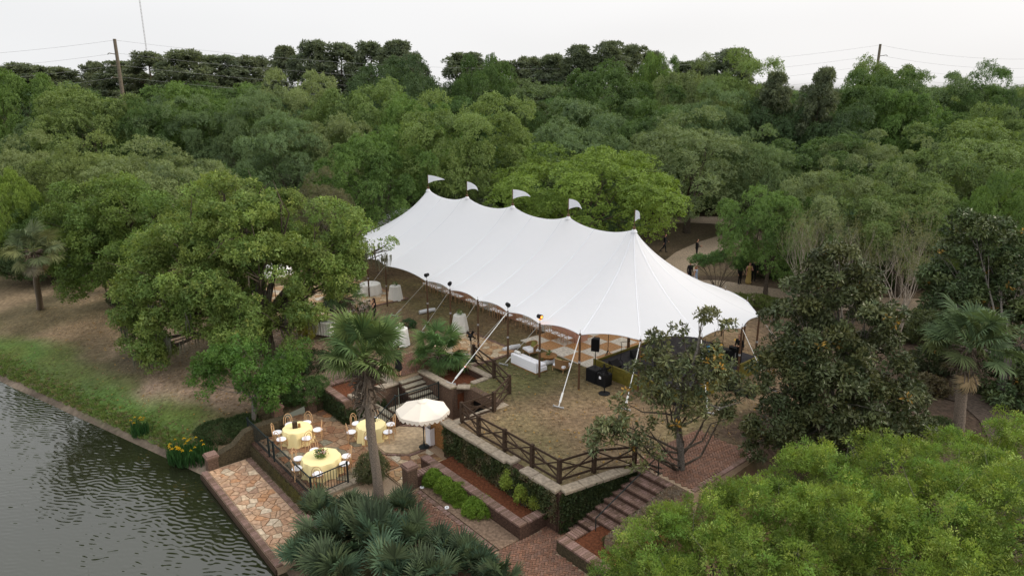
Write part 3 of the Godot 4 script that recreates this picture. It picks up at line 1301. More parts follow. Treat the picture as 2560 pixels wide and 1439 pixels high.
func wall(called: String, label: String, u0: float, u1: float, v0: float, v1: float, h0: float, h1: float, m: Material, category := "wall") -> Node3D:
	var o := gthing(called, label, category, u0, v0, h0)
	var b := gb(u0, v0, h0)
	b.span(Vector3(u0, h0, -v0), Vector3(u1, h1, -v1))
	part("masonry", b, m, o)
	return o


func railing(label: String, pts: Array, tall: float, gap: float, called := "iron_railing") -> void:
	# pts are world points along the foot of the railing
	var o := thing(called, label, "railing", pts[0])
	for i in pts.size() - 1:
		var a: Vector3 = pts[i] - pts[0]
		var b: Vector3 = pts[i + 1] - pts[0]
		var n := int((b - a).length() / gap)
		part("top_rail", B.new().beam(a + Vector3(0, tall, 0), b + Vector3(0, tall, 0), 0.05, 0.035), M.iron, o)
		part("bottom_rail", B.new().beam(a + Vector3(0, 0.1, 0), b + Vector3(0, 0.1, 0), 0.035, 0.025), M.iron, o)
		var bal := B.new().box(Vector3(0, tall * 0.5 + 0.05, 0), Vector3(0.02, tall - 0.1, 0.02)).mesh()
		var knob := B.new().box(Vector3(0, tall * 0.5, 0), Vector3(0.04, 0.05, 0.04)).mesh()
		for k in range(1, n):
			var q := part("baluster", bal, M.iron, o)
			q.position = a.lerp(b, float(k) / n)
			if k % 3 == 0:
				part("collar", knob, M.iron, q)
	for p in pts:
		var w: Vector3 = p - pts[0]
		part("post", B.new().box(w + Vector3(0, tall * 0.5 + 0.02, 0), Vector3(0.065, tall + 0.05, 0.065)).box(w + Vector3(0, tall + 0.06, 0), Vector3(0.09, 0.04, 0.09)), M.iron, o)


func fence(label: String, pts: Array) -> void:
	var o := thing("wooden_fence", label, "fence", pts[0])
	rng.seed = label.hash()
	var post := B.new().slab(Vector3(-0.075, -0.1, -0.075), Vector3(0.075, 1.08, 0.075), 0.02).mesh()
	for i in pts.size():
		var a: Vector3 = pts[i] - pts[0]
		var q := part("post", post, M.fence_wood, o)
		q.position = a
		q.rotation.y = YAW + rng.randf_range(-0.05, 0.05)
		if i == pts.size() - 1:
			break
		var b: Vector3 = pts[i + 1] - pts[0]
		var side := (b - a).cross(Vector3.UP).normalized()
		for h in [0.98, 0.56, 0.14]:
			part("rail", B.new().beam(a + Vector3(0, h + rng.randf_range(-0.015, 0.015), 0), b + Vector3(0, h, 0), 0.04, 0.09), M.fence_wood, o)
		part("brace", B.new().beam(a + Vector3(0, 0.14, 0) + side * 0.035, b + Vector3(0, 0.95, 0) + side * 0.035, 0.03, 0.055), M.fence_wood, o)
		part("brace", B.new().beam(a + Vector3(0, 0.95, 0) - side * 0.035, b + Vector3(0, 0.14, 0) - side * 0.035, 0.03, 0.055), M.fence_wood, o)


func make_court() -> void:
	mat("flag", 255, 255, 255, 0.85, 0.9, "soft", 0.5)
	mat("brickcol", 255, 255, 255, 0.92, 0.35, "soft", 0.5)
	for i in 5:
		var w: float = [0.88, 0.95, 1.0, 1.05, 1.11][i]
		mat("brick_%d" % i, 140 * w, 114 * w, 98 * w + 2 * i, 0.92, 0.35, "soft", 0.5)
	TX["brick_mesh"] = B.new().slab(Vector3(-0.103, -0.05, -0.046), Vector3(0.103, 0, 0.046), 0.006).mesh()
	var tan := [lin(206, 170, 140), lin(202, 164, 132), lin(210, 176, 146), lin(198, 160, 130), lin(204, 156, 118), lin(194, 156, 128), lin(220, 198, 170)]
	var brown := [lin(172, 138, 108), lin(160, 124, 96), lin(182, 150, 120), lin(150, 112, 88), lin(178, 128, 92), lin(150, 140, 118), lin(200, 178, 148)]
	var gold := [lin(214, 186, 150), lin(204, 170, 130), lin(222, 200, 168), lin(196, 156, 116), lin(228, 214, 190), lin(186, 150, 112)]
	var yes := func(_u, _v): return true
	# the dock by the water
	var d0 := gb(0, 0, 0)
	d0.span(Vector3(-31.6, -3.6, -7.7), Vector3(-22.7, DOCK - 0.02, -10.3))
	var dock := struct("dock_paving", d0, M.grout, Vector3.ZERO, YAW)
	flags(dock, Vector3.ZERO, -31.45, -22.9, 7.98, 9.72, 0.42, DOCK, yes, tan, 11)
	brick_run(dock, Vector3.ZERO, Vector2(-31.6, 7.82), Vector2(-22.7, 7.82), 0.25, DOCK + 0.025, 0.08, 0.12)
	brick_run(dock, Vector3.ZERO, Vector2(-31.5, 9.86), Vector2(-22.7, 9.86), 0.22, DOCK + 0.02, 0.06, 0.12)
	var rim := gb(0, 0, 0)
	rim.span(Vector3(-31.6, DOCK - 0.30, -7.62), Vector3(-22.7, DOCK - 0.1, -7.7))
	part("timber_edge", rim, M.fence_wood, dock)
	# terrace with the yellow tables
	var t0 := gb(0, 0, 0)
	t0.span(Vector3(-33.0, -3, -10.3), Vector3(-24.9, TER - 0.02, -14.6))
	t0.span(Vector3(-30.3, -3, -14.6), Vector3(-22.9, TER - 0.022, -19.9))
	t0.span(Vector3(-24.9, -3, -13.7), Vector3(-22.9, TER - 0.024, -14.6))
	var ter := struct("terrace_paving", t0, M.grout, Vector3.ZERO, YAW)
	var oct := Vector2(-27.0, 16.0)
	flags(ter, Vector3.ZERO, -33.0, -24.95, 10.55, 14.55, 0.56, TER, func(u, v): return Vector2(u, v).distance_to(oct) > 1.7, brown, 21)
	flags(ter, Vector3.ZERO, -30.25, -22.95, 14.6, 16.4, 0.52, TER, func(u, v): return Vector2(u, v).distance_to(oct) > 1.72 and not (u > -23.4 and v > 15.0), brown.slice(0, 3) + gold, 22)
	flags(ter, Vector3.ZERO, -24.85, -22.95, 13.72, 14.55, 0.5, TER, yes, gold, 23)
	var ring := PackedVector2Array()
	var ring2 := PackedVector2Array()
	for i in 8:
		var a := TAU * (i + 0.5) / 8
		ring.append(Vector2(oct.x + cos(a) * 1.45, -oct.y + sin(a) * 1.45))
		ring2.append(Vector2(oct.x + cos(a) * 1.62, -oct.y + sin(a) * 1.62))
	var ob := B.new()
	ob.prism(ring, TER - 0.03, TER + 0.04, 0.01)
	part("octagonal_slab", ob, M.slab_beige, ter)
	for i in 8:
		var a := ring2[i]
		var b := ring2[(i + 1) % 8]
		brick_run(ter, Vector3.ZERO, Vector2(a.x, -a.y), Vector2(b.x, -b.y), 0.12, TER + 0.035, 0.06, 0.2)
	# sunken floor at the foot of the stone stairs is the same terrace; its back walls follow
	# brick path and its end towards the stairs
	var p0 := gb(0, 0, 0)
	p0.span(Vector3(-24.9, -3, -11.3), Vector3(-16.8, PATH - 0.045, -13.7))
	p0.span(Vector3(-22.9, -3, -13.7), Vector3(-16.8, PATH - 0.047, -16.65))
	p0.span(Vector3(-16.8, -3, -11.3), Vector3(-9.0, PATH - 0.049, -17.0))
	var path := struct("brick_path", p0, M.grout, Vector3.ZERO, YAW)
	herringbone(path, Vector3.ZERO, -22.85, -8.0, 11.4, 17.0, PATH, PI / 4 + 0.07, func(u, v): return (v < 14.0 and u < -17.3) or (u >= -17.3 and v < 15.75) or (u >= -17.3 and u < -15.9 and v < 17.0), 300, 31)
	brick_run(path, Vector3.ZERO, Vector2(-22.8, 14.1), Vector2(-17.4, 14.1), 0.2, PATH + 0.005, 0.06, 0.11)
	brick_run(path, Vector3.ZERO, Vector2(-22.95, 11.6), Vector2(-22.95, 13.7), 0.2, PATH + 0.005, 0.06, 0.11)
	# shrub bed beside the path
	var sb := gb(0, 0, 0)
	sb.span(Vector3(-22.9, -2.4, -14.22), Vector3(-17.35, PATH + 0.03, -15.2))
	struct("shrub_bed_soil", sb, M.soil, Vector3.ZERO, YAW)
	# mulch bed below the ivy wall
	var mb := gb(0, 0, 0)
	mb.span(Vector3(-23.6, -2.4, -15.5), Vector3(-17.35, BED, -16.6))
	struct("mulch_bed", mb, M.mulch, Vector3.ZERO, YAW)
	var o := wall("brick_bed_wall", "long low brick wall between the clipped shrubs and the mulch bed, capped with bricks", -24.2, -17.3, 15.2, 15.55, -2.3, -1.2, M.dark_brick)
	var off := Vector3(-24.2, -2.3, -15.2)
	brick_run(o, off, Vector2(-24.2, 15.375), Vector2(-17.3, 15.375), 0.4, -1.12, 0.08, 0.115)
	part("return_wall", gb(-24.2, 15.2, -2.3).span(Vector3(-17.66, -2.3, -15.552), Vector3(-17.302, -1.2, -16.62)), M.dark_brick, o)
	brick_run(o, off, Vector2(-17.48, 15.6), Vector2(-17.48, 16.6), 0.4, -1.12, 0.08, 0.115)
	o = wall("brick_return_wall", "short brick wall joining the brick pillar beside the path to the long bed wall", -23.3, -22.95, 14.2, 15.2, -2.3, -1.2, M.dark_brick)
	brick_run(o, Vector3(-23.3, -2.3, -14.2), Vector2(-23.125, 14.2), Vector2(-23.125, 15.2), 0.4, -1.12, 0.08, 0.115)
	pillar("square brick pillar with brick cap beside the brick path", -23.15, 13.95, PATH, 1.2)
	pillar("mossy stone pillar on the left of the gap behind the far left yellow table", -33.35, 12.2, -1.75, 0.85)
	pillar("brick capped pillar on the right of the gap behind the far left yellow table", -32.85, 13.85, -1.75, 0.95)
	pillar("dark brick pillar at the near corner of the dock", -23.6, 9.3, DOCK, 0.95)
	pillar("squat brick pillar at the far corner of the dock beside the yellow irises", -31.75, 8.25, -2.7, 1.05)
	# walls round the terrace
	o = wall("terrace_front_wall", "low mossy wall between the dock and the terrace, under the iron railing", -32.4, -25.1, 10.1, 10.5, -2.9, TER - 0.06, M.moss_wall)
	coping(o, Vector3(-32.4, -2.9, -10.1), Vector2(-32.4, 10.3), Vector2(-25.1, 10.3), 0.34, TER + 0.02, 0.09, 8, M.dark_brick, "cap_stone")
	o = wall("terrace_end_wall", "low stone wall under the short end of the terrace railing", -25.3, -24.9, 10.1, 13.7, -2.9, TER - 0.02, M.moss_wall)
	coping(o, Vector3(-25.3, -2.9, -10.1), Vector2(-25.1, 10.5), Vector2(-25.1, 13.7), 0.42, TER + 0.1, 0.12, 4, M.stone, "cap_stone")
	o = gthing("ramped_wall", "mossy wall that climbs from the dock pillar to the terrace corner", "wall", -31.8, 8.4, -2.8)
	var rw := B.new()
	var prof := [Vector2(8.4, -1.85), Vector2(9.3, -1.55), Vector2(9.9, -1.05), Vector2(10.4, -0.95), Vector2(12.0, -0.95)]
	for i in 4:
		var a: Vector2 = prof[i]
		var b: Vector2 = prof[i + 1]
		for s in [[-32.0, -31.55]]:
			rw.off = Vector3(-31.8, -2.8, -8.4)
			var z0 := -a.x
			var z1 := -b.x
			rw.quad(Vector3(s[0], a.y, z0), Vector3(s[1], a.y, z0), Vector3(s[1], b.y, z1), Vector3(s[0], b.y, z1), Vector3(0, 0.9, 0.4))
			rw.quad(Vector3(s[1], a.y, z0), Vector3(s[1], b.y, z1), Vector3(s[1], -2.8, z1), Vector3(s[1], -2.8, z0), Vector3.RIGHT)
			rw.quad(Vector3(s[0], a.y, z0), Vector3(s[0], b.y, z1), Vector3(s[0], -2.8, z1), Vector3(s[0], -2.8, z0), Vector3.LEFT)
	rw.quad(Vector3(-32.0, -1.85, -8.4), Vector3(-31.55, -1.85, -8.4), Vector3(-31.55, -2.8, -8.4), Vector3(-32.0, -2.8, -8.4), Vector3.BACK)
	part("masonry", rw, M.moss_wall, o)
	o = wall("terrace_back_wall", "low brick wall from the pillar behind the tables to the planter", -33.1, -32.7, 14.1, 14.9, -2.2, -1.05, M.moss_wall)
	brick_run(o, Vector3(-33.1, -2.2, -14.1), Vector2(-32.9, 14.1), Vector2(-32.9, 14.9), 0.42, -0.98, 0.07, 0.12)
	# raised planter left of the stone stairs
	o = gthing("raised_planter", "raised brick planter of mulch left of the stone stairs", "planter", -33.2, 14.6, -2.0)
	off = Vector3(-33.2, -2.0, -14.6)
	var pb := gb(-33.2, 14.6, -2.0)
	pb.span(Vector3(-33.2, -2.0, -14.6), Vector3(-30.35, -0.5, -14.95))
	pb.span(Vector3(-33.2, -2.0, -14.952), Vector3(-32.85, -0.5, -17.8))
	pb.span(Vector3(-30.7, -2.0, -14.952), Vector3(-30.35, -0.36, -17.8))
	pb.span(Vector3(-32.848, -2.0, -17.45), Vector3(-30.702, -0.36, -17.798))
	part("masonry", pb, M.wall_brick, o)
	part("mulch", gb(-33.2, 14.6, -2.0).span(Vector3(-32.84, -1.2, -14.96), Vector3(-30.71, -0.58, -17.44)), M.mulch, o)
	brick_run(o, off, Vector2(-33.2, 14.775), Vector2(-30.35, 14.775), 0.4, -0.43, 0.07, 0.115)
	brick_run(o, off, Vector2(-33.0, 14.99), Vector2(-33.0, 17.8), 0.4, -0.43, 0.07, 0.115)
	coping(o, off, Vector2(-30.52, 15.0), Vector2(-30.52, 17.85), 0.5, -0.26, 0.1, 3, M.stone)
	coping(o, off, Vector2(-32.7, 17.62), Vector2(-30.8, 17.62), 0.42, -0.262, 0.1, 2, M.stone)
	# stone stairs up to the lawn
	o = gthing("stone_stairs", "stone stairs climbing from the terrace to the upper lawn beside the planter", "stairs", -30.3, 17.8, TER)
	for i in 5:
		var h := -0.17 * (i + 1)
		var u := -30.3 + 0.32 * i
		var s := part("step", gb(-30.3, 17.8, TER).span(Vector3(-30.29, TER - 0.5, -17.81), Vector3(u + 0.33, h - 0.07, -19.14)) if i < 4 else gb(-30.3, 17.8, TER).span(Vector3(u, TER - 0.5, -16.4), Vector3(-28.4, h - 0.07, -19.12)), M.dark_brick, o)
		part("tread", gb(-30.3, 17.8, TER).slab(Vector3(u - 0.02, h - 0.07, -(19.13 if i < 4 else 19.11)), Vector3((u + 0.36) if i < 4 else -28.36, h + 0.001, -17.82 if i < 4 else -16.42), 0.012), M.tread_stone, s)
	for i in 4:
		var h := -0.85 - 0.17 * (i + 1)
		var v := 16.4 - 0.3 * i
		var s := part("step", gb(-30.3, 17.8, TER).span(Vector3(-30.28, TER - 0.5, -(v - 0.3)), Vector3(-28.42, h - 0.07, -v)), M.dark_brick, o)
		part("tread", gb(-30.3, 17.8, TER).slab(Vector3(-30.27, h - 0.07, -v), Vector3(-28.4, h, -(v - 0.32)), 0.012), M.tread_stone, s)
	railing("dark iron railing along the landing of the stone stairs", [UV(-28.3, 15.2, TER), UV(-28.3, 16.4, -0.85), UV(-28.3, 19.05, -0.85)], 0.9, 0.125)
	# retaining walls of the sunken corner
	o = wall("retaining_wall", "brick retaining wall with pale stone coping on the right of the stone stairs", -30.4, -27.2, 19.15, 19.5, -2.2, -0.02, M.wall_brick)
	off = Vector3(-30.4, -2.2, -19.15)
	part("masonry", gb(-30.4, 19.15, -2.2).span(Vector3(-27.2, -2.2, -19.9), Vector3(-26.6, -0.02, -20.25)).span(Vector3(-27.55, -2.2, -19.502), Vector3(-27.2, -0.022, -20.248)), M.wall_brick, o)
	part("masonry", gb(-30.4, 19.15, -2.2).span(Vector3(-26.6, -0.5, -19.9), Vector3(-25.2, -0.021, -20.25)).span(Vector3(-25.2, -2.2, -19.9), Vector3(-24.2, -0.022, -20.25)), M.wall_brick, o)
	part("painted_doorway_shade", gb(-30.4, 19.15, -2.2).span(Vector3(-26.6, -2.2, -20.1), Vector3(-25.2, -0.5, -20.24)), M.void, o)  # near-black block paints the shade inside the opening
	coping(o, off, Vector2(-30.4, 19.33), Vector2(-27.3, 19.33), 0.46, 0.08, 0.1, 3, M.stone)
	coping(o, off, Vector2(-27.3, 19.55), Vector2(-26.8, 20.05), 0.46, 0.081, 0.1, 1, M.stone)
	coping(o, off, Vector2(-26.7, 20.08), Vector2(-24.2, 20.08), 0.36, 0.05, 0.07, 3, M.wall_brick)
	var pbm := gb(0, 0, 0)
	pbm.span(Vector3(-30.31, -1.2, -19.49), Vector3(-27.19, -0.36, -21.51))
	struct("palm_bed_mulch", pbm, M.mulch, Vector3.ZERO, YAW)
	o = wall("palm_bed_wall", "low dark wall with pale coping between the palm bed and the upper flagstones", -30.4, -27.0, 21.5, 21.78, -1.0, 0.02, M.dark_brick)
	coping(o, Vector3(-30.4, -1.0, -21.5), Vector2(-30.4, 21.62), Vector2(-27.0, 21.62), 0.36, 0.13, 0.1, 4, M.stone)
	part("masonry", gb(-30.4, 21.5, -1.0).span(Vector3(-27.22, -1.0, -20.3), Vector3(-27.0, 0.0, -21.49)), M.dark_brick, o)
	coping(o, Vector3(-30.4, -1.0, -21.5), Vector2(-27.1, 20.4), Vector2(-27.1, 21.4), 0.34, 0.1, 0.09, 2, M.stone)
	o = wall("side_wall", "short retaining wall with pale coping below the fence return", -24.2, -23.85, 16.95, 20.25, -2.2, -0.04, M.wall_brick)
	coping(o, Vector3(-24.2, -2.2, -16.95), Vector2(-24.03, 17.0), Vector2(-24.03, 20.2), 0.42, 0.06, 0.1, 4, M.stone)
	# the ivy wall
	o = wall("ivy_wall", "long retaining wall covered with ivy below the wooden fence, topped with pale coping", -24.4, -16.75, 16.62, 16.95, -2.2, 0.0, M.dark_brick)
	off = Vector3(-24.4, -2.2, -16.62)
	coping(o, off, Vector2(-24.45, 16.72), Vector2(-19.75, 16.72), 0.5, 0.12, 0.13, 5, M.stone)
	coping(o, off, Vector2(-19.68, 16.6), Vector2(-19.68, 17.15), 0.42, 0.122, 0.13, 1, M.stone)
	coping(o, off, Vector2(-18.9, 16.78), Vector2(-16.75, 16.78), 0.5, 0.1, 0.13, 3, M.stone)
	o = gthing("stair_wall", "retaining wall with pale coping beside the brick stairs", "wall", -16.75, 16.62, -2.2)
	off = Vector3(-16.75, -2.2, -16.62)
	var A := Vector2(-16.72, 16.72)
	var C := Vector2(-16.02, 20.4)
	var swb := B.new()
	swb.off = off
	swb.prism(PackedVector2Array([Vector2(-16.98, -16.75), Vector2(-16.62, -16.63), Vector2(-15.92, -20.4), Vector2(-16.28, -20.4)]), -2.2, 0.0)
	part("masonry", swb, M.dark_brick, o)
	coping(o, off, A + Vector2(0.02, 0.1), C, 0.5, 0.102, 0.13, 4, M.stone)
	# brick stairs
	o = gthing("brick_stairs", "brick stairs rising beside the ivy wall to the brick landing", "stairs", -16.6, 16.9, PATH)
	off = Vector3(-16.6, PATH, -16.9)
	rng.seed = 77
	for i in 9:
		var h := PATH + 0.194 * (i + 1)
		var v := 17.0 + 0.41 * i
		var u := -16.6 + 0.19 * 0.41 * i + 0.03
		var w := 1.75
		var s := part("step", gb(-16.6, 16.9, PATH).span(Vector3(u, PATH - 0.5, -v), Vector3(u + w, h - 0.06, -(v + (0.41 if i < 8 else 0.5)))), M.dark_brick, o)
		brick_run(s, off, Vector2(u, v + 0.095), Vector2(u + w, v + 0.095), 0.21, h, 0.07, 0.115)
		brick_run(s, off, Vector2(u, v + 0.31), Vector2(u + w, v + 0.31), 0.2, h - 0.002, 0.06, 0.115)
	var hr := thing("handrail", "thin dark iron handrail rising along the middle of the brick stairs", "handrail", UV(-15.4, 17.4, PATH))
	part("rail", B.new().tube([Vector3(0, 1.0, 0), UV(-15.0, 20.6, 0) - UV(-15.4, 17.4, PATH) + Vector3(0, 0.95, 0)], [0.025, 0.025], 6), M.iron, hr)
	part("post", B.new().bar(Vector3.ZERO, Vector3(0, 1.0, 0), 0.022), M.iron, hr)
	part("post", B.new().bar(UV(-15.0, 20.6, 0) - UV(-15.4, 17.4, PATH), UV(-15.0, 20.6, 0) - UV(-15.4, 17.4, PATH) + Vector3(0, 0.95, 0), 0.022), M.iron, hr)
	# landing above them
	var l0 := gb(0, 0, 0)
	l0.span(Vector3(-16.4, -2.0, -20.6), Vector3(-13.3, 0.0, -25.2))
	var land := struct("brick_landing", l0, M.grout, Vector3.ZERO, YAW)
	herringbone(land, Vector3.ZERO, -16.35, -13.45, 20.7, 25.15, 0.05, PI / 4 + 0.05, yes, 0, 32)
	brick_run(land, Vector3.ZERO, Vector2(-13.4, 20.7), Vector2(-13.4, 25.2), 0.2, 0.055, 0.07, 0.115)
	# brick landing at the head of the stone stairs
	l0 = gb(0, 0, 0)
	l0.span(Vector3(-33.2, -0.6, -17.85), Vector3(-30.32, -0.01, -21.75))
	land = struct("stair_head_paving", l0, M.grout, Vector3.ZERO, YAW)
	herringbone(land, Vector3.ZERO, -33.2, -30.35, 17.95, 21.7, 0.035, PI / 4, yes, 0, 33)
	# upper flagstones: one patch at the fence corner, one under the oak
	for q in [[-33.6, -28.95, 21.8, 25.3], [-52.0, -42.5, 17.0, 26.2]]:
		l0 = gb(0, 0, 0)
		l0.span(Vector3(q[0], -0.6, -q[2]), Vector3(q[1], 0.055, -q[3]))
		land = struct("flagstone_terrace", l0, M.grout, Vector3.ZERO, YAW)
		flags(land, Vector3.ZERO, q[0] + 0.1, q[1] - 0.1, q[2] + 0.1, q[3] - 0.2, 0.5 if q[0] > -40.0 else 0.62, 0.07, yes, gold, 41)
		brick_run(land, Vector3.ZERO, Vector2(q[1] - 0.05, q[2]), Vector2(q[1] - 0.05, q[3]), 0.2, 0.075, 0.07, 0.115)
		brick_run(land, Vector3.ZERO, Vector2(q[0], q[3] - 0.08), Vector2(q[1] - 0.16, q[3] - 0.08), 0.2, 0.075, 0.07, 0.115)
	# planter wall near the bright tree
	o = wall("corner_planter_wall", "low brick corner wall of the mulched bed below the bright green tree", -15.9, -15.5, 15.8, 17.0, -2.3, -1.28, M.moss_wall)
	off = Vector3(-15.9, -2.3, -15.8)
	part("masonry", gb(-15.9, 15.8, -2.3).span(Vector3(-15.498, -2.3, -15.8), Vector3(-9.0, -1.281, -16.2)), M.moss_wall, o)
	brick_run(o, off, Vector2(-15.9, 16.0), Vector2(-11.0, 16.0), 0.45, -1.2, 0.08, 0.115)
	brick_run(o, off, Vector2(-15.7, 16.25), Vector2(-15.7, 17.0), 0.45, -1.2, 0.08, 0.115)
	var m2 := gb(0, 0, 0)
	m2.span(Vector3(-15.5, -2.3, -16.2), Vector3(-13.38, -1.32, -20.4))
	struct("corner_bed_mulch", m2, M.mulch, Vector3.ZERO, YAW)
	# railings and fences
	railing("dark iron railing along the front and end of the terrace", [UV(-32.3, 10.3, TER + 0.02), UV(-29.7, 10.3, TER + 0.02), UV(-29.1, 10.3, TER + 0.02), UV(-25.12, 10.3, TER + 0.02), UV(-25.12, 12.0, TER + 0.1)], 0.95, 0.125)
	fence("dark wooden cross braced fence round the near lawn above the ivy wall", [Vector3(-2.18, 0.00, -36.90), Vector3(-0.97, 0.00, -34.62), Vector3(-0.14, -0.00, -32.57), Vector3(-0.87, 0.00, -30.52), Vector3(-2.34, 0.00, -29.39), Vector3(-1.49, 0.00, -28.03), Vector3(-0.31, 0.00, -26.75), Vector3(0.83, 0.00, -25.43), Vector3(1.87, 0.00, -24.25), Vector3(3.34, 0.00, -25.06), UV(-16.0, 20.3, 0)])


func pillar(label: String, u: float, v: float, h: float, tall: float) -> void:
	var o := gthing("brick_pillar", label, "pillar", u, v, h)
	part("shaft", B.new().span(Vector3(-0.24, -0.2, -0.24), Vector3(0.24, tall - 0.22, 0.24)), M.wall_brick, o)
	for k in 3:
		var w: float = [0.27, 0.3, 0.25][k]
		part("cap_course", B.new().slab(Vector3(-w, tall - 0.22 + 0.075 * k, -w), Vector3(w, tall - 0.22 + 0.075 * (k + 1) - 0.008, w), 0.012), M["brick_%d" % (k + 1)], o)


# ---------- the tent ----------
const PEAKS := [-4.64, 0.65, 5.98, 11.46, 16.85]


func ridge(s: float) -> float:
	if s <= PEAKS[0] or s >= PEAKS[4]:
		return 7.35
	for i in 4:
		if s <= PEAKS[i + 1]:
			var x: float = (s - PEAKS[i]) / (PEAKS[i + 1] - PEAKS[i])
			x = 1.0 - absf(2.0 * x - 1.0)
			return 7.35 - 0.45 * (1.0 - pow(1.0 - x, 2.3))
	return 7.35


func tent_point(pe: Vector3, t: float) -> Vector3:
	var sx := clampf(pe.x, PEAKS[0], PEAKS[4])
	var sp := Vector2(sx, 6.6)
	var q := sp.lerp(Vector2(pe.x, pe.z), t)
	var base := 6.62
	var h := pe.y + (base - pe.y) * (1.0 - t - 0.34 * t * (1.0 - t)) + (ridge(sx) - base) * exp(-5.5 * t) * (1.0 - t)
	return Vector3(q.x, h, -q.y)


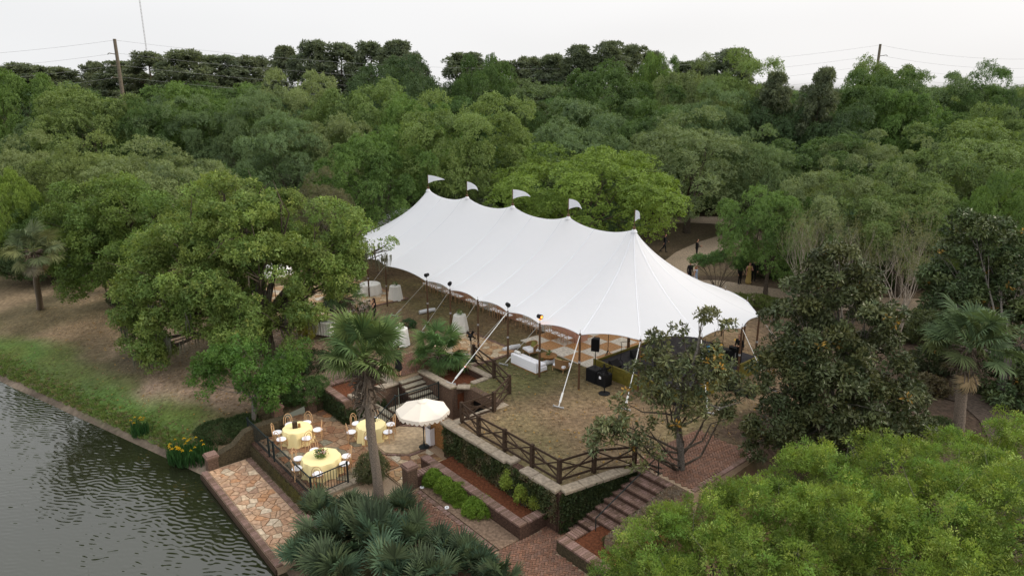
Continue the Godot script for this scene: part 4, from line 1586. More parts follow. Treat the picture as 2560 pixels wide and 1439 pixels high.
func make_tent() -> void:
	var yaw := -0.8825
	var o := thing("pole_tent", "long white sailcloth tent with five peaks standing on the lawn", "tent", Vector3(-8.85, 0, -47.55), yaw)
	var poles := []
	for s in [-5.4, -2.7, 0.0, 5.4, 8.05, 10.93, 13.75, 16.45]:
		poles.append(Vector2(s, -0.15))
	poles.append_array([Vector2(18.96, 0.35), Vector2(21.47, 2.07), Vector2(23.15, 4.7), Vector2(23.63, 7.58), Vector2(23.12, 10.05), Vector2(21.1, 12.05), Vector2(18.9, 13.1)])
	for s in [16.4, 13.7, 11.0, 8.1, 5.4, 2.7, 0.0, -2.7, -5.4]:
		poles.append(Vector2(s, 13.35))
	poles.append_array([Vector2(-8.0, 12.6), Vector2(-10.2, 10.6), Vector2(-11.2, 8.0), Vector2(-11.2, 5.2), Vector2(-10.2, 2.6), Vector2(-8.0, 0.7)])
	var edge := []
	var K := 10
	for i in poles.size():
		var a: Vector2 = poles[i]
		var b: Vector2 = poles[(i + 1) % poles.size()]
		for k in K:
			var t := float(k) / K
			var q := a.lerp(b, t)
			var bow := 4.0 * t * (1.0 - t)
			var inn := (Vector2(clampf(q.x, PEAKS[0], PEAKS[4]), 6.6) - q).normalized()
			q += inn * bow * 0.05 * minf(2.9, a.distance_to(b))
			edge.append(Vector3(q.x, 3.02 + bow * 0.05 * minf(2.9, a.distance_to(b)), q.y))
	var R := 26
	var n := edge.size()
	var pos := PackedVector3Array()
	for j in R + 1:
		var t := pow(float(j) / R, 1.35)
		for i in n:
			pos.append(tent_point(edge[i], t))
	var nor := PackedVector3Array()
	nor.resize(pos.size())
	var idx := PackedInt32Array()
	for j in R:
		for i in n:
			var a := j * n + i
			var b := j * n + (i + 1) % n
			idx.append_array(PackedInt32Array([a, b, b + n, a, b + n, a + n]))
	for k in range(0, idx.size(), 3):
		var g := (pos[idx[k + 2]] - pos[idx[k]]).cross(pos[idx[k + 1]] - pos[idx[k]])
		if g.y < 0.0:
			g = -g
			var s := idx[k + 1]
			idx[k + 1] = idx[k + 2]
			idx[k + 2] = s
		for q in 3:
			nor[idx[k + q]] += g
	# vertices that coincide along the ridge share their normals
	var merged := {}
	for i in n:
		var key := pos[i].snappedf(0.01)
		merged[key] = merged.get(key, Vector3.ZERO) + nor[i]
	for i in n:
		nor[i] = merged[pos[i].snappedf(0.01)]
	for k in nor.size():
		nor[k] = nor[k].normalized() if nor[k].length() > 1e-9 else Vector3.UP
	var arr := []
	arr.resize(Mesh.ARRAY_MAX)
	arr[Mesh.ARRAY_VERTEX] = pos
	arr[Mesh.ARRAY_NORMAL] = nor
	arr[Mesh.ARRAY_INDEX] = idx
	var m := ArrayMesh.new()
	m.add_surface_from_arrays(Mesh.PRIMITIVE_TRIANGLES, arr)
	part("canopy", m, M.canvas, o)
	# webbing seams from the ridge to the side poles, a rolled hem, and patches at the poles
	for i in poles.size():
		if (i >= 14 and i <= 23):
			continue
		var b := B.new()
		for j in R:
			var p := pos[j * n + i * K]
			var q := pos[(j + 1) * n + i * K]
			var s := (q - p).cross(nor[(j + 1) * n + i * K]).normalized() * 0.03
			var l0 := nor[j * n + i * K] * 0.006
			var l1 := nor[(j + 1) * n + i * K] * 0.006
			b.quad(p - s + l0, p + s + l0, q + s + l1, q - s + l1, nor[(j + 1) * n + i * K])
		part("seam", b, M.seam, o)
	var hem := []
	var hr := []
	for i in n + 1:
		hem.append(pos[R * n + i % n])
		hr.append(0.025)
	part("hem", B.new().tube(hem, hr, 5, false), M.canvas, o)
	for i in poles.size():
		var p: Vector2 = poles[i]
		var b := B.new()
		b.tube([Vector3(p.x, -0.1, -p.y), Vector3(p.x, 1.45, -p.y), Vector3(p.x, 3.1, -p.y)], [0.06, 0.06, 0.05], 8)
		var sp := part("side_pole", b, M.pole_wood, o)
		part("pole_collar", B.new().bar(Vector3(p.x, 1.5, -p.y), Vector3(p.x, 1.6, -p.y), 0.066, 8), M.metal, sp)
		part("pole_pin", B.new().bar(Vector3(p.x, 3.1, -p.y), Vector3(p.x, 3.3, -p.y), 0.012, 5), M.metal, sp)
	for i in 5:
		var s: float = PEAKS[i]
		var mast := part("mast", B.new().bar(Vector3(s, -0.1, -6.6), Vector3(s, 7.5, -6.6), 0.09, 10), M.pole_wood, o)
		part("flagpole", B.new().bar(Vector3(s, 7.4, -6.6), Vector3(s, 8.5, -6.6), 0.022, 6), M.pole_wood, mast)
		part("peak_cap", B.new().lathe([Vector2(0.03, 7.44), Vector2(0.10, 7.36), Vector2(0.2, 7.2)], 14, Vector3(s, 0, -6.6)), M.canvas, mast)
		# pennants hang slack in a light breeze from the left; each curls in its own way
		var f := B.new()
		var curl: float = [0.35, 0.9, 0.45, 0.75, 1.25][i]
		var rows := 8
		var fly: float = [1.3, 1.05, 1.35, 1.1, 0.6][i]
		for sd in [-1.0, 1.0]:
			for k in rows:
				var q := []
				for e in 2:
					var t := float(k + e) / rows
					var ang := curl * t
					var x := fly * t * cos(ang * 0.8)
					var drop := fly * t * sin(ang * 0.9) * 0.9
					var tall := 0.66 * (1.0 - t * 0.97)
					var z := 0.10 * sin(t * 5.0 + i) * t
					q.append(Vector3(s + 0.63516 * x, 8.46 - drop, -6.6 - 0.77238 * x + z + sd * 0.004))
					q.append(Vector3(s + 0.63516 * x, 8.46 - drop - tall, -6.6 - 0.77238 * x + z + sd * 0.004))
				f.quad(q[0], q[2], q[3], q[1])
		part("pennant", f, M.canvas, mast)
	# straps to the ground stakes
	var guys := [[3, Vector2(2.3, -0.9)], [4, Vector2(6.3, -1.3)], [5, Vector2(8.7, -0.5)], [6, Vector2(11.4, -1.3)], [7, Vector2(13.9, -0.6)], [8, Vector2(19.88, -1.95)], [9, Vector2(22.1, 0.4)], [10, Vector2(24.9, 3.2)], [11, Vector2(25.4, 7.9)], [12, Vector2(24.8, 11.6)], [13, Vector2(22.9, 13.9)], [2, Vector2(-2.0, -1.6)], [7, Vector2(14.2, -4.4)]]
	for gy in guys:
		var p: Vector2 = poles[gy[0]]
		var a := Vector3(p.x, 3.05, -p.y)
		var e := Vector3(gy[1].x, 0.02, -gy[1].y)
		if gy[1].y < -4.0:
			a = Vector3(13.75, 3.05, 0.15)
		var g := part("strap", B.new().beam(a, e, 0.042, 0.012), M.strap, o)
		part("ratchet", B.new().beam(a.lerp(e, 0.80), a.lerp(e, 0.93), 0.09, 0.05), M.strap, g)
		part("stake_bar", B.new().beam(e + Vector3(-0.28, 0.05, 0.1), e + Vector3(0.28, 0.05, -0.1), 0.06, 0.05).bar(e + Vector3(-0.24, -0.2, 0.09), e + Vector3(-0.24, 0.12, 0.09), 0.022).bar(e + Vector3(0.24, -0.2, -0.09), e + Vector3(0.24, 0.12, -0.09), 0.022), M.metal, g)
	# the lower tent joined on behind its left end
	var o2 := thing("small_tent", "small low white tent behind the left end of the long tent", "tent", o.position + o.basis * Vector3(-15.4, 0, -10.6), yaw)
	var b2 := B.new()
	var rad := 4.6
	for i in 32:
		for j in 10:
			var q := []
			for e in [[0, 0], [1, 0], [1, 1], [0, 1]]:
				var a: float = TAU * (i + e[0]) / 32.0
				var t: float = (j + e[1]) / 10.0
				var rr: float = rad * (1.0 - 0.07 * (1.0 - cos(a * 8.0)))
				q.append(Vector3(cos(a) * rr * t, 4.15 - 1.75 * (t + 0.3 * t * (1.0 - t)), sin(a) * rr * t))
			b2.quad(q[0], q[1], q[2], q[3])
	part("canopy", b2, M.canvas, o2)
	for i in 8:
		var a := TAU * i / 8
		part("side_pole", B.new().bar(Vector3(cos(a) * rad, 0, sin(a) * rad), Vector3(cos(a) * rad, 2.5, sin(a) * rad), 0.05, 6), M.pole_wood, o2)
	# uplights clamped on top of the side poles
	var lit := -1
	var k := 0
	for i in [2, 3, 4, 6, 7]:
		var p: Vector2 = poles[i]
		var l := thing("spotlight", ["black spotlight on the pole nearest the two white bar tables, leftmost of the row", "black spotlight on the pole behind the second white strap, second of the row", "black spotlight on the tent pole beside the tall table, third of the row", "black spotlight on the tent pole left of the lit one, fourth of the row", "lit spotlight glowing orange on the tent pole next to the white sofa"][k], "spotlight", o.position + o.basis * Vector3(p.x, 3.3, -p.y), yaw + 0.4 * k, "spotlights on the tent poles")
		part("yoke", B.new().bar(Vector3(0, -0.05, 0), Vector3(0, 0.06, 0), 0.02, 6), M.black, l)
		part("can", B.new().tube([Vector3(0, 0.16, -0.16), Vector3(0, 0.16, 0.12)], [0.11, 0.13], 10), M.black, l)
		if k == 4:
			var gl: StandardMaterial3D = M.plain.duplicate()
			gl.resource_name = "lamp_glow"
			gl.albedo_color = Color(1, 0.7, 0.4)
			gl.emission_enabled = true
			gl.emission = Color(1, 0.55, 0.22)
			gl.emission_energy_multiplier = 2.5
			part("lamp_lens", B.new().lathe([Vector2(0.0, 0.0), Vector2(0.1, 0.0)], 10).span(Vector3(-0.06, 0.1, 0.122), Vector3(0.06, 0.22, 0.128)), gl, l)
			var lamp := OmniLight3D.new()
			lamp.name = "spotlight_lamp"
			lamp.light_color = Color(1, 0.6, 0.28)
			lamp.light_energy = 0.03
			lamp.omni_range = 60
			lamp.omni_attenuation = 2
			lamp.light_size = 0.06
			lamp.shadow_enabled = true
			lamp.position = Vector3(0, 0.16, 0.2)
			l.add_child(lamp)
		k += 1


# ---------- furniture ----------
func make_bentwood(label: String) -> Node3D:
	var o := thing("bentwood_chair", label, "chair", Vector3.ZERO, 0.0, "bentwood chairs with white cushions round the yellow tables")
	for s in [[-1, 1], [1, 1], [-1, -1], [1, -1]]:
		part("leg", B.new().tube([Vector3(s[0] * 0.19, 0, s[1] * 0.19), Vector3(s[0] * 0.16, 0.45, s[1] * 0.15)], [0.014, 0.02], 6), M.chair_wood, o)
	part("seat_frame", B.new().lathe([Vector2(0, 0.43), Vector2(0.205, 0.43), Vector2(0.21, 0.455), Vector2(0, 0.46)], 16), M.chair_wood, o)
	part("cushion", B.new().lathe([Vector2(0.18, 0.46), Vector2(0.215, 0.48), Vector2(0.2, 0.515), Vector2(0.0, 0.525)], 16), M.cushion, o)
	for w in [[0.2, 0.94], [0.115, 0.82]]:
		var p := []
		var r := []
		for i in 13:
			var a := PI * i / 12.0
			p.append(Vector3(cos(a) * w[0], 0.62 + (w[1] - 0.62) * sin(a) if i > 0 and i < 12 else 0.45, -0.17 - 0.05 * sin(a)))
			r.append(0.015)
		part("back_hoop", B.new().tube(p, r, 6), M.chair_wood, o)
	part("leg_ring", B.new().tube([Vector3(0.17, 0.2, 0.17), Vector3(-0.17, 0.2, 0.17), Vector3(-0.17, 0.2, -0.17), Vector3(0.17, 0.2, -0.17), Vector3(0.17, 0.2, 0.17)], [0.009, 0.009, 0.009, 0.009, 0.009], 5), M.chair_wood, o)
	return o


var chair0: Node3D


func bentwood(at: Vector3, turn: float, label: String) -> void:
	if chair0 == null:
		chair0 = make_bentwood(label)
		chair0.scale = Vector3.ONE * 1.1
		chair0.position = at
		chair0.rotation.y = turn
	else:
		dup(chair0, at, turn, label, "bentwood_chair").scale = Vector3.ONE * 1.1


func cloth_table(called: String, label: String, at: Vector3, r: float, h: float, flare: float, m: Material, waves := 9, group := "") -> Node3D:
	var o := thing(called, label, "table", at, 0.0, group)
	part("tablecloth", B.new().lathe([Vector2(0.0, h), Vector2(r * 0.97, h), Vector2(r, h - 0.015), Vector2(r * 1.02, h - 0.12), Vector2(r * (1.0 + flare * 0.5), h * 0.5), Vector2(r * (1.0 + flare), 0.02)], 54, Vector3.ZERO, 0.075, waves), m, o)
	part("table_leg", B.new().bar(Vector3(0, 0, 0), Vector3(0, h - 0.03, 0), 0.05, 8), M.black, o)
	return o


func flowers(label: String, at: Vector3, r: float, stems: int, cols: Array, vase := true) -> void:
	var o := thing("flower_arrangement", label, "flowers", at)
	rng.seed = label.hash()
	if vase:
		part("vase", B.new().lathe([Vector2(0.0, 0.0), Vector2(0.05, 0.0), Vector2(0.06, 0.08), Vector2(0.035, 0.14), Vector2(0.05, 0.17)], 10), M.cloth_white, o)
	var b := B.new()
	var xf := []
	var cl := []
	for i in stems:
		var d := (rdir() * Vector3(1, 0.5, 1) + Vector3(0, 0.7, 0)).normalized()
		var p := Vector3(0, 0.12, 0) + d * r * rng.randf_range(0.6, 1.05)
		b.tube([Vector3(0, 0.1, 0), p], [0.004, 0.003], 3, false)
		xf.append(Transform3D(along(d, 1.0), p))
		cl.append(jig(cols[rng.randi() % cols.size()], 0.15))
	b.col = lin(70, 95, 50)
	part("stems", b, M.plain, o)
	for i in xf.size():
		var fb := B.new()
		fb.col = cl[i]
		fb.lathe([Vector2(0, -0.01), Vector2(0.035, 0.012), Vector2(0.03, 0.035), Vector2(0, 0.04)], 7)
		var q := part("bloom", fb, M.petal, o)
		q.transform = xf[i]
	foliage(o, "greenery", [[Vector3(0, 0.15, 0), Vector3(r, r * 0.6, r) * 0.75]], TX["shoot_small"], M.leaf, 120.0, LEAF["green"], 0.2, 0.3)


func yellow_table(label: String, at: Vector3, r: float, chairs: Array, side: String) -> void:
	cloth_table("round_table", label, at, r, 0.75, 0.14, M.cloth_yellow, 11, "round tables with pale yellow cloths on the terrace")
	for c in chairs:
		var a: float = c[0]
		var p: Vector3 = at + Vector3(sin(a), 0, cos(a)) * (r + 0.28)
		bentwood(p, a + PI, "bentwood chair with white cushion %s of the %s" % [c[1], side])


func make_umbrella(label: String, at: Vector3, r: float, h: float) -> void:
	var o := thing("umbrella", label, "umbrella", at)
	part("base", B.new().lathe([Vector2(0, 0), Vector2(0.26, 0), Vector2(0.26, 0.05), Vector2(0.06, 0.09), Vector2(0.04, 0.3), Vector2(0, 0.3)], 20), M.iron, o)
	part("pole", B.new().bar(Vector3(0, 0.05, 0), Vector3(0, h, 0), 0.025, 8), M.black, o)
	var e := h - 0.5
	for i in 8:
		var g := B.new()
		for k in 6:
			for j in 6:
				var q := []
				for c in [[0, 0], [1, 0], [1, 1], [0, 1]]:
					var f: float = (k + c[0]) / 6.0
					var t: float = (j + c[1]) / 6.0
					var a: float = TAU * (i + f) / 8.0
					var rr: float = r * t * (1.0 - 0.075 * sin(PI * f))
					q.append(Vector3(cos(a) * rr, h - (h - e) * pow(t, 1.15) - 0.02 * sin(PI * f) * t, sin(a) * rr))
				g.quad(q[0], q[1], q[2], q[3])
		part("canopy_panel", g, M.cloth_cream, o)
		var a0 := TAU * i / 8
		part("rib", B.new().bar(Vector3(0, h - 0.06, 0), Vector3(cos(a0) * r * 0.98, e - 0.02, sin(a0) * r * 0.98), 0.01, 4), M.chair_wood, o)
		# scalloped valance with a tasselled edge
		for s in 4:
			var w := B.new()
			for k in 6:
				var q := []
				for c in [[0, 0], [1, 0], [1, 1], [0, 1]]:
					var f: float = (s + (k + c[0]) / 6.0) / 4.0
					var a: float = TAU * (i + f) / 8.0
					var rr: float = r * (1.0 - 0.075 * sin(PI * f)) + 0.02 * c[1]
					var dp: float = 0.1 + 0.11 * sin(PI * (k + c[0]) / 6.0)
					q.append(Vector3(cos(a) * rr, e - 0.02 * sin(PI * f) - dp * c[1], sin(a) * rr))
				w.quad(q[0], q[1], q[2], q[3])
			part("valance_scallop", w, M.cloth_cream, o)
	part("finial", B.new().lathe([Vector2(0.0, h + 0.06), Vector2(0.03, h + 0.03), Vector2(0.05, h), Vector2(0.2, h - 0.03), Vector2(0.24, h - 0.06)], 16), M.cloth_cream, o)


func box_thing(called: String, label: String, cat: String, at: Vector3, turn: float, sz: Vector3, m: Material, group := "") -> Node3D:
	var o := thing(called, label, cat, at, turn, group)
	part("case", B.new().slab(Vector3(-sz.x, 0, -sz.z) * 0.5, Vector3(sz.x * 0.5, sz.y, sz.z * 0.5), 0.03), m, o)
	return o


func mic_stand(label: String, at: Vector3, h: float, turn: float) -> void:
	var o := thing("microphone_stand", label, "microphone stand", at, turn, "microphone stands on the stage")
	for i in 3:
		var a := TAU * i / 3
		part("leg", B.new().bar(Vector3(0, 0.25, 0), Vector3(cos(a) * 0.28, 0.01, sin(a) * 0.28), 0.012, 5), M.black, o)
	part("pole", B.new().bar(Vector3(0, 0.2, 0), Vector3(0, h, 0), 0.014, 6), M.black, o)
	part("boom", B.new().bar(Vector3(0, h, -0.1), Vector3(0, h + 0.15, 0.35), 0.012, 5), M.black, o)
	part("microphone", B.new().tube([Vector3(0, h + 0.14, 0.33), Vector3(0, h + 0.2, 0.48)], [0.015, 0.03], 7), M.black, o)


func pedestal_fan(label: String, at: Vector3, turn: float, h: float) -> void:
	var o := thing("pedestal_fan", label, "fan", at, turn)
	part("base", B.new().lathe([Vector2(0, 0), Vector2(0.3, 0), Vector2(0.3, 0.04), Vector2(0.05, 0.08), Vector2(0, 0.08)], 18), M.black, o)
	part("pole", B.new().bar(Vector3(0, 0.05, 0), Vector3(0, h, 0), 0.03, 8), M.black, o)
	part("motor", B.new().tube([Vector3(0, h, -0.18), Vector3(0, h, 0.05)], [0.08, 0.1], 10), M.black, o)
	for r in [0.38, 0.26, 0.14]:
		var p := []
		var w := []
		for i in 21:
			p.append(Vector3(cos(TAU * i / 20) * r, h + sin(TAU * i / 20) * r, 0.1))
			w.append(0.012)
		part("guard_ring", B.new().tube(p, w, 4, false), M.black, o)
	for i in 4:
		var a := TAU * i / 4 + 0.4
		part("blade", B.new().box(Vector3(cos(a) * 0.18, h + sin(a) * 0.18, 0.06), Vector3(0.28, 0.13, 0.012), Basis(Vector3(0, 0, 1), a) * Basis(Vector3.RIGHT, 0.5)), M.black, o)


func dining_chair(o: Node3D) -> void:
	for s in [[-1, 1], [1, 1]]:
		part("leg", B.new().bar(Vector3(s[0] * 0.2, 0, 0.19), Vector3(s[0] * 0.2, 0.45, 0.19), 0.018, 5), M.chair_wood, o)
	for s in [-1, 1]:
		part("rear_leg", B.new().tube([Vector3(s * 0.2, 0, -0.22), Vector3(s * 0.2, 0.45, -0.19), Vector3(s * 0.19, 0.9, -0.27)], [0.018, 0.018, 0.016], 5), M.chair_wood, o)
	part("seat", B.new().slab(Vector3(-0.22, 0.42, -0.21), Vector3(0.22, 0.46, 0.21), 0.01), M.chair_wood, o)
	part("cushion", B.new().slab(Vector3(-0.21, 0.461, -0.2), Vector3(0.21, 0.51, 0.2), 0.02), M.cushion, o)
	part("back_cross", B.new().bar(Vector3(-0.19, 0.5, -0.2), Vector3(0.19, 0.86, -0.26), 0.012, 5).bar(Vector3(0.19, 0.5, -0.2), Vector3(-0.19, 0.86, -0.26), 0.012, 5), M.chair_wood, o)
	part("back_rail", B.new().bar(Vector3(-0.19, 0.9, -0.27), Vector3(0.19, 0.9, -0.27), 0.018, 5), M.chair_wood, o)


func make_furniture() -> void:
	# three yellow tables
	var t1 := Vector3(-10.57, -0.95, -30.78) - Vector3(0, 0.75, 0)
	var t2 := Vector3(-7.00, -0.95, -31.12) - Vector3(0, 0.75, 0)
	var t3 := Vector3(-8.64, -0.95, -27.97) - Vector3(0, 0.75, 0)
	yellow_table("round yellow clothed table with a wooden lantern box, at the far end of the railing", t1, 0.68, [[0.15 - 0.75, "at the railing side"], [0.75, "in front on the right"], [1.75, "on the right"], [2.95, "behind"], [-2.45, "behind on the left"], [-1.45, "on the far left"]], "table with lantern")
	yellow_table("round table with pale yellow cloth and nothing on it, behind the palm trunk", t2, 0.7, [[-2.1, "behind on the left"], [-1.15, "in front on the left"], [0.1, "just behind the trunk"], [1.15, "in front on the right"], [2.0, "behind on the right"], [3.2, "behind"]], "bare table")
	yellow_table("round yellow clothed table with a flower centrepiece, at the near terrace corner", t3, 0.84, [[0.12, "in front at the railing"], [1.35, "in front on the right"], [1.95, "behind on the right"], [-2.6, "behind on the left"], [-1.75, "on the left"], [-0.95, "in front on the left"]], "flower table")
	flowers("mixed bouquet in a vase on the nearest yellow table", t3 + Vector3(0, 0.752, 0), 0.28, 26, [lin(230, 205, 200), lin(240, 236, 225), lin(180, 110, 105), lin(220, 190, 150), lin(110, 60, 60)])
	var lb := thing("wooden_box", "small brown wooden lantern box with a card, on the left yellow table", "box", t1 + Vector3(-0.08, 0.752, 0.05), 0.3)
	part("frame", B.new().span(Vector3(-0.12, 0, -0.08), Vector3(0.12, 0.3, 0.08)), M.fence_wood, lb)
	part("card", B.new().span(Vector3(0.14, 0.0, -0.1), Vector3(0.26, 0.17, 0.04)), M.oak_wood, lb)
	make_umbrella("cream scalloped parasol with black pole beside the ivy wall", Vector3(-4.27, -1.70, -30.16), 1.28, 2.5)
	var bin := thing("waste_bin", "tall white bin with an open top beside the parasol", "bin", Vector3(-3.91, -1.70, -30.56), YAW)
	for s in [[-0.2, -0.17, -0.25, 0.25], [0.17, 0.2, -0.25, 0.25], [-0.17, 0.17, -0.25, -0.22], [-0.17, 0.17, 0.22, 0.25]]:
		part("side_panel", B.new().span(Vector3(s[0], 0, s[2]), Vector3(s[1], 0.9, s[3])), M.cushion, bin)
	part("black_inner_block", B.new().span(Vector3(-0.17, 0.0, -0.22), Vector3(0.17, 0.55, 0.22)), M.black, bin)  # black block filling the lower part of the open bin
	var cab := thing("wooden_bar", "golden wooden bar counter tucked behind the end of the ivy wall", "bar", UV(-25.0, 17.2, TER), YAW)
	part("body", B.new().span(Vector3(-0.9, 0, -0.3), Vector3(0.5, 1.02, 0.3)), M.oak_wood, cab)
	part("top", B.new().slab(Vector3(-0.95, 1.022, -0.35), Vector3(0.55, 1.08, 0.35), 0.015), M.oak_wood, cab)
	part("tap", B.new().tube([Vector3(0.3, 1.08, 0.0), Vector3(0.3, 1.4, 0.02), Vector3(0.32, 1.5, 0.12), Vector3(0.33, 1.46, 0.2)], [0.025, 0.025, 0.025, 0.025], 6), M.gold, cab)
	# white covered tables on the upper terrace
	cloth_table("bar_table", "tall round table in a white cloth right of the tent pole, with a small bouquet", Vector3(-8.64, 0.00, -49.13), 0.4, 1.08, 0.34, M.cloth_white, 9, "white cloth covered tables by the tent")
	flowers("small dry bouquet on the tall white table at the edge of the lawn", Vector3(-8.64, 0.00, -49.13) + Vector3(0, 1.082, 0), 0.16, 8, [lin(230, 215, 180), lin(200, 180, 140)])
	cloth_table("round_table", "wide round table in a white cloth left of the tent pole on the flagstones", Vector3(-10.80, 0.10, -50.47), 0.78, 0.78, 0.12, M.cloth_white, 11, "white cloth covered tables by the tent")
	cloth_table("bar_table", "tall round table in a white cloth with white flowers, beside the tent straps", Vector3(-3.37, 0.00, -42.31), 0.4, 1.08, 0.42, M.cloth_white, 9, "white cloth covered tables by the tent")
	flowers("small white bouquet on the tall table beside the tent straps", Vector3(-3.37, 0.00, -42.31) + Vector3(0, 1.082, 0), 0.17, 10, [lin(240, 232, 220), lin(210, 190, 160)])
	cloth_table("bar_table", "tall round table in a white cloth between the two palms", Vector3(-6.77, 0.00, -39.68), 0.42, 1.08, 0.25, M.cloth_white, 9, "white cloth covered tables by the tent")
	flowers("white orchid bouquet on the table between the two palms", Vector3(-6.77, 0.00, -39.68) + Vector3(0, 1.082, 0), 0.2, 12, [lin(245, 243, 238)])
	var bf := thing("buffet_table", "long buffet table under a white cloth beside the yellow green shrub", "table", Vector3(-12.10, -0.00, -41.85), YAW + 0.5)
	part("tablecloth", B.new().slab(Vector3(-0.85, 0.0, -0.4), Vector3(0.85, 0.8, 0.4), 0.02), M.cloth_white, bf)
	for i in 9:
		part("cloth_fold", B.new().tube([Vector3(-0.78 + i * 0.195, 0.78, 0.4), Vector3(-0.78 + i * 0.195, 0.0, 0.43)], [0.012, 0.04], 5), M.cloth_white, bf)
	flowers("loose white flowers and greenery on the buffet table", Vector3(-12.10, -0.00, -41.85) + Vector3(0, 0.81, 0), 0.35, 18, [lin(240, 240, 235), lin(220, 225, 230)], false)
	var pn := thing("grand_piano", "black grand piano with its lid raised behind the buffet table", "piano", Vector3(-11.56, 0.10, -44.11), YAW + 1.9)
	var pl := PackedVector2Array([Vector2(-0.75, 0.6), Vector2(0.75, 0.6), Vector2(0.75, -0.1), Vector2(0.35, -0.8), Vector2(-0.1, -1.0), Vector2(-0.75, -1.0)])
	part("body", B.new().prism(pl, 0.65, 0.98, 0.02), M.piano, pn)
	part("keyboard", B.new().span(Vector3(-0.7, 0.66, 0.6), Vector3(0.7, 0.74, 0.85)), M.cushion, pn)
	for s in [[-0.6, 0.5], [0.6, 0.5], [-0.35, -0.8]]:
		part("leg", B.new().bar(Vector3(s[0], 0, s[1]), Vector3(s[0], 0.66, s[1]), 0.06, 8), M.piano, pn)
	part("lid", B.new().box(Vector3(-0.35, 1.4, -0.2), Vector3(0.03, 1.3, 1.5), Basis(Vector3(0, 0, 1), -0.6)), M.piano, pn)
	part("lid_prop", B.new().bar(Vector3(0.5, 0.98, -0.2), Vector3(0.0, 1.7, -0.2), 0.012, 5), M.piano, pn)
	var db := thing("double_bass", "golden brown double bass lying on its side beside the piano", "double bass", Vector3(-10.97, 0.10, -44.11), 0.9)
	var bp := PackedVector2Array()
	for i in 24:
		var a := TAU * i / 24
		bp.append(Vector2(cos(a) * (0.3 - 0.07 * cos(2.0 * a) + 0.03 * sin(a)), sin(a) * 0.55))
	var bm := part("body", B.new().prism(bp, -0.1, 0.1, 0.03), M.oak_wood, db)
	bm.transform = Transform3D(Basis(Vector3(0, 0, 1), 1.2), Vector3(0, 0.3, 0))
	part("neck", B.new().bar(Vector3(0, 0.3, -0.5), Vector3(0.15, 0.42, -1.2), 0.025, 6), M.fence_wood, db)
	part("scroll", B.new().bar(Vector3(0.15, 0.42, -1.18), Vector3(0.17, 0.5, -1.3), 0.04, 6), M.fence_wood, db)
	var cr := box_thing("wooden_crate", "pale wooden crate on the ground in front of the piano", "crate", Vector3(-11.42, 0.00, -42.62), 0.4, Vector3(0.6, 0.3, 0.4), M.oak_wood)
	part("lid_slat", B.new().span(Vector3(-0.28, 0.302, -0.18), Vector3(0.28, 0.32, -0.02)), M.oak_wood, cr)
	pedestal_fan("black pedestal fan on a round base at the corner of the upper flagstones", Vector3(-2.33, 0.10, -36.90), 2.6, 1.5)
	var gl := thing("garden_lamp", "small black garden lamp glowing orange at the wall by the mulch bed", "lamp", Vector3(-2.60, -0.00, -35.73))
	part("housing", B.new().lathe([Vector2(0, 0), Vector2(0.09, 0.0), Vector2(0.1, 0.14), Vector2(0.08, 0.2)], 10), M.black, gl)
	var gm: StandardMaterial3D = M.plain.duplicate()
	gm.resource_name = "garden_lamp_glow"
	gm.emission_enabled = true
	gm.emission = Color(1, 0.45, 0.25)
	gm.emission_energy_multiplier = 1.6
	part("lamp_bulb", B.new().lathe([Vector2(0.07, 0.19), Vector2(0.05, 0.25), Vector2(0, 0.27)], 10), gm, gl)
	var ol := OmniLight3D.new()
	ol.name = "garden_lamp_light"
	ol.light_color = Color(1, 0.5, 0.3)
	ol.light_energy = 0.02
	ol.omni_range = 40
	ol.omni_attenuation = 2
	ol.light_size = 0.05
	ol.shadow_enabled = true
	ol.position = Vector3(0, 0.32, 0)
	gl.add_child(ol)
	# lounge by the dance floor
	var so := thing("sofa", "white sofa with a slatted wooden base on the lawn beside the dance floor", "sofa", Vector3(0.94, -0.00, -36.13), YAW + PI)
	part("base", B.new().slab(Vector3(-1.05, 0.08, -0.42), Vector3(1.05, 0.3, 0.42), 0.02), M.cushion, so)
	part("backrest", B.new().slab(Vector3(-1.05, 0.301, -0.42), Vector3(1.05, 0.66, -0.25), 0.03), M.cushion, so)
	part("seat_cushion", B.new().slab(Vector3(-1.0, 0.301, -0.24), Vector3(-0.02, 0.46, 0.4), 0.04), M.cushion, so)
	part("seat_cushion", B.new().slab(Vector3(0.02, 0.301, -0.24), Vector3(1.0, 0.46, 0.4), 0.04), M.cushion, so)
	part("pillow", B.new().box(Vector3(0.8, 0.6, -0.1), Vector3(0.4, 0.36, 0.14), Basis(Vector3.RIGHT, -0.4)), M.cloth_white, so)
	for i in 14:
		part("wooden_slat", B.new().slab(Vector3(-1.04 + i * 0.15, 0.0, -0.43), Vector3(-0.93 + i * 0.15, 0.079, 0.43), 0.01), M.oak_wood, so)
	var ct := thing("coffee_table", "round wooden coffee table between the sofa and the two rattan chairs", "table", Vector3(2.08, 0.00, -36.84))
	part("top", B.new().lathe([Vector2(0, 0.46), Vector2(0.5, 0.46), Vector2(0.5, 0.42), Vector2(0, 0.42)], 28), M.oak_wood, ct)
	part("drum", B.new().lathe([Vector2(0.3, 0.42), Vector2(0.3, 0.0)], 24), M.oak_wood, ct)
	flowers("small bud vases on the round wooden coffee table", Vector3(2.08, 0.00, -36.84) + Vector3(0, 0.462, 0), 0.12, 7, [lin(235, 225, 200), lin(200, 170, 120)])
	var k := 0
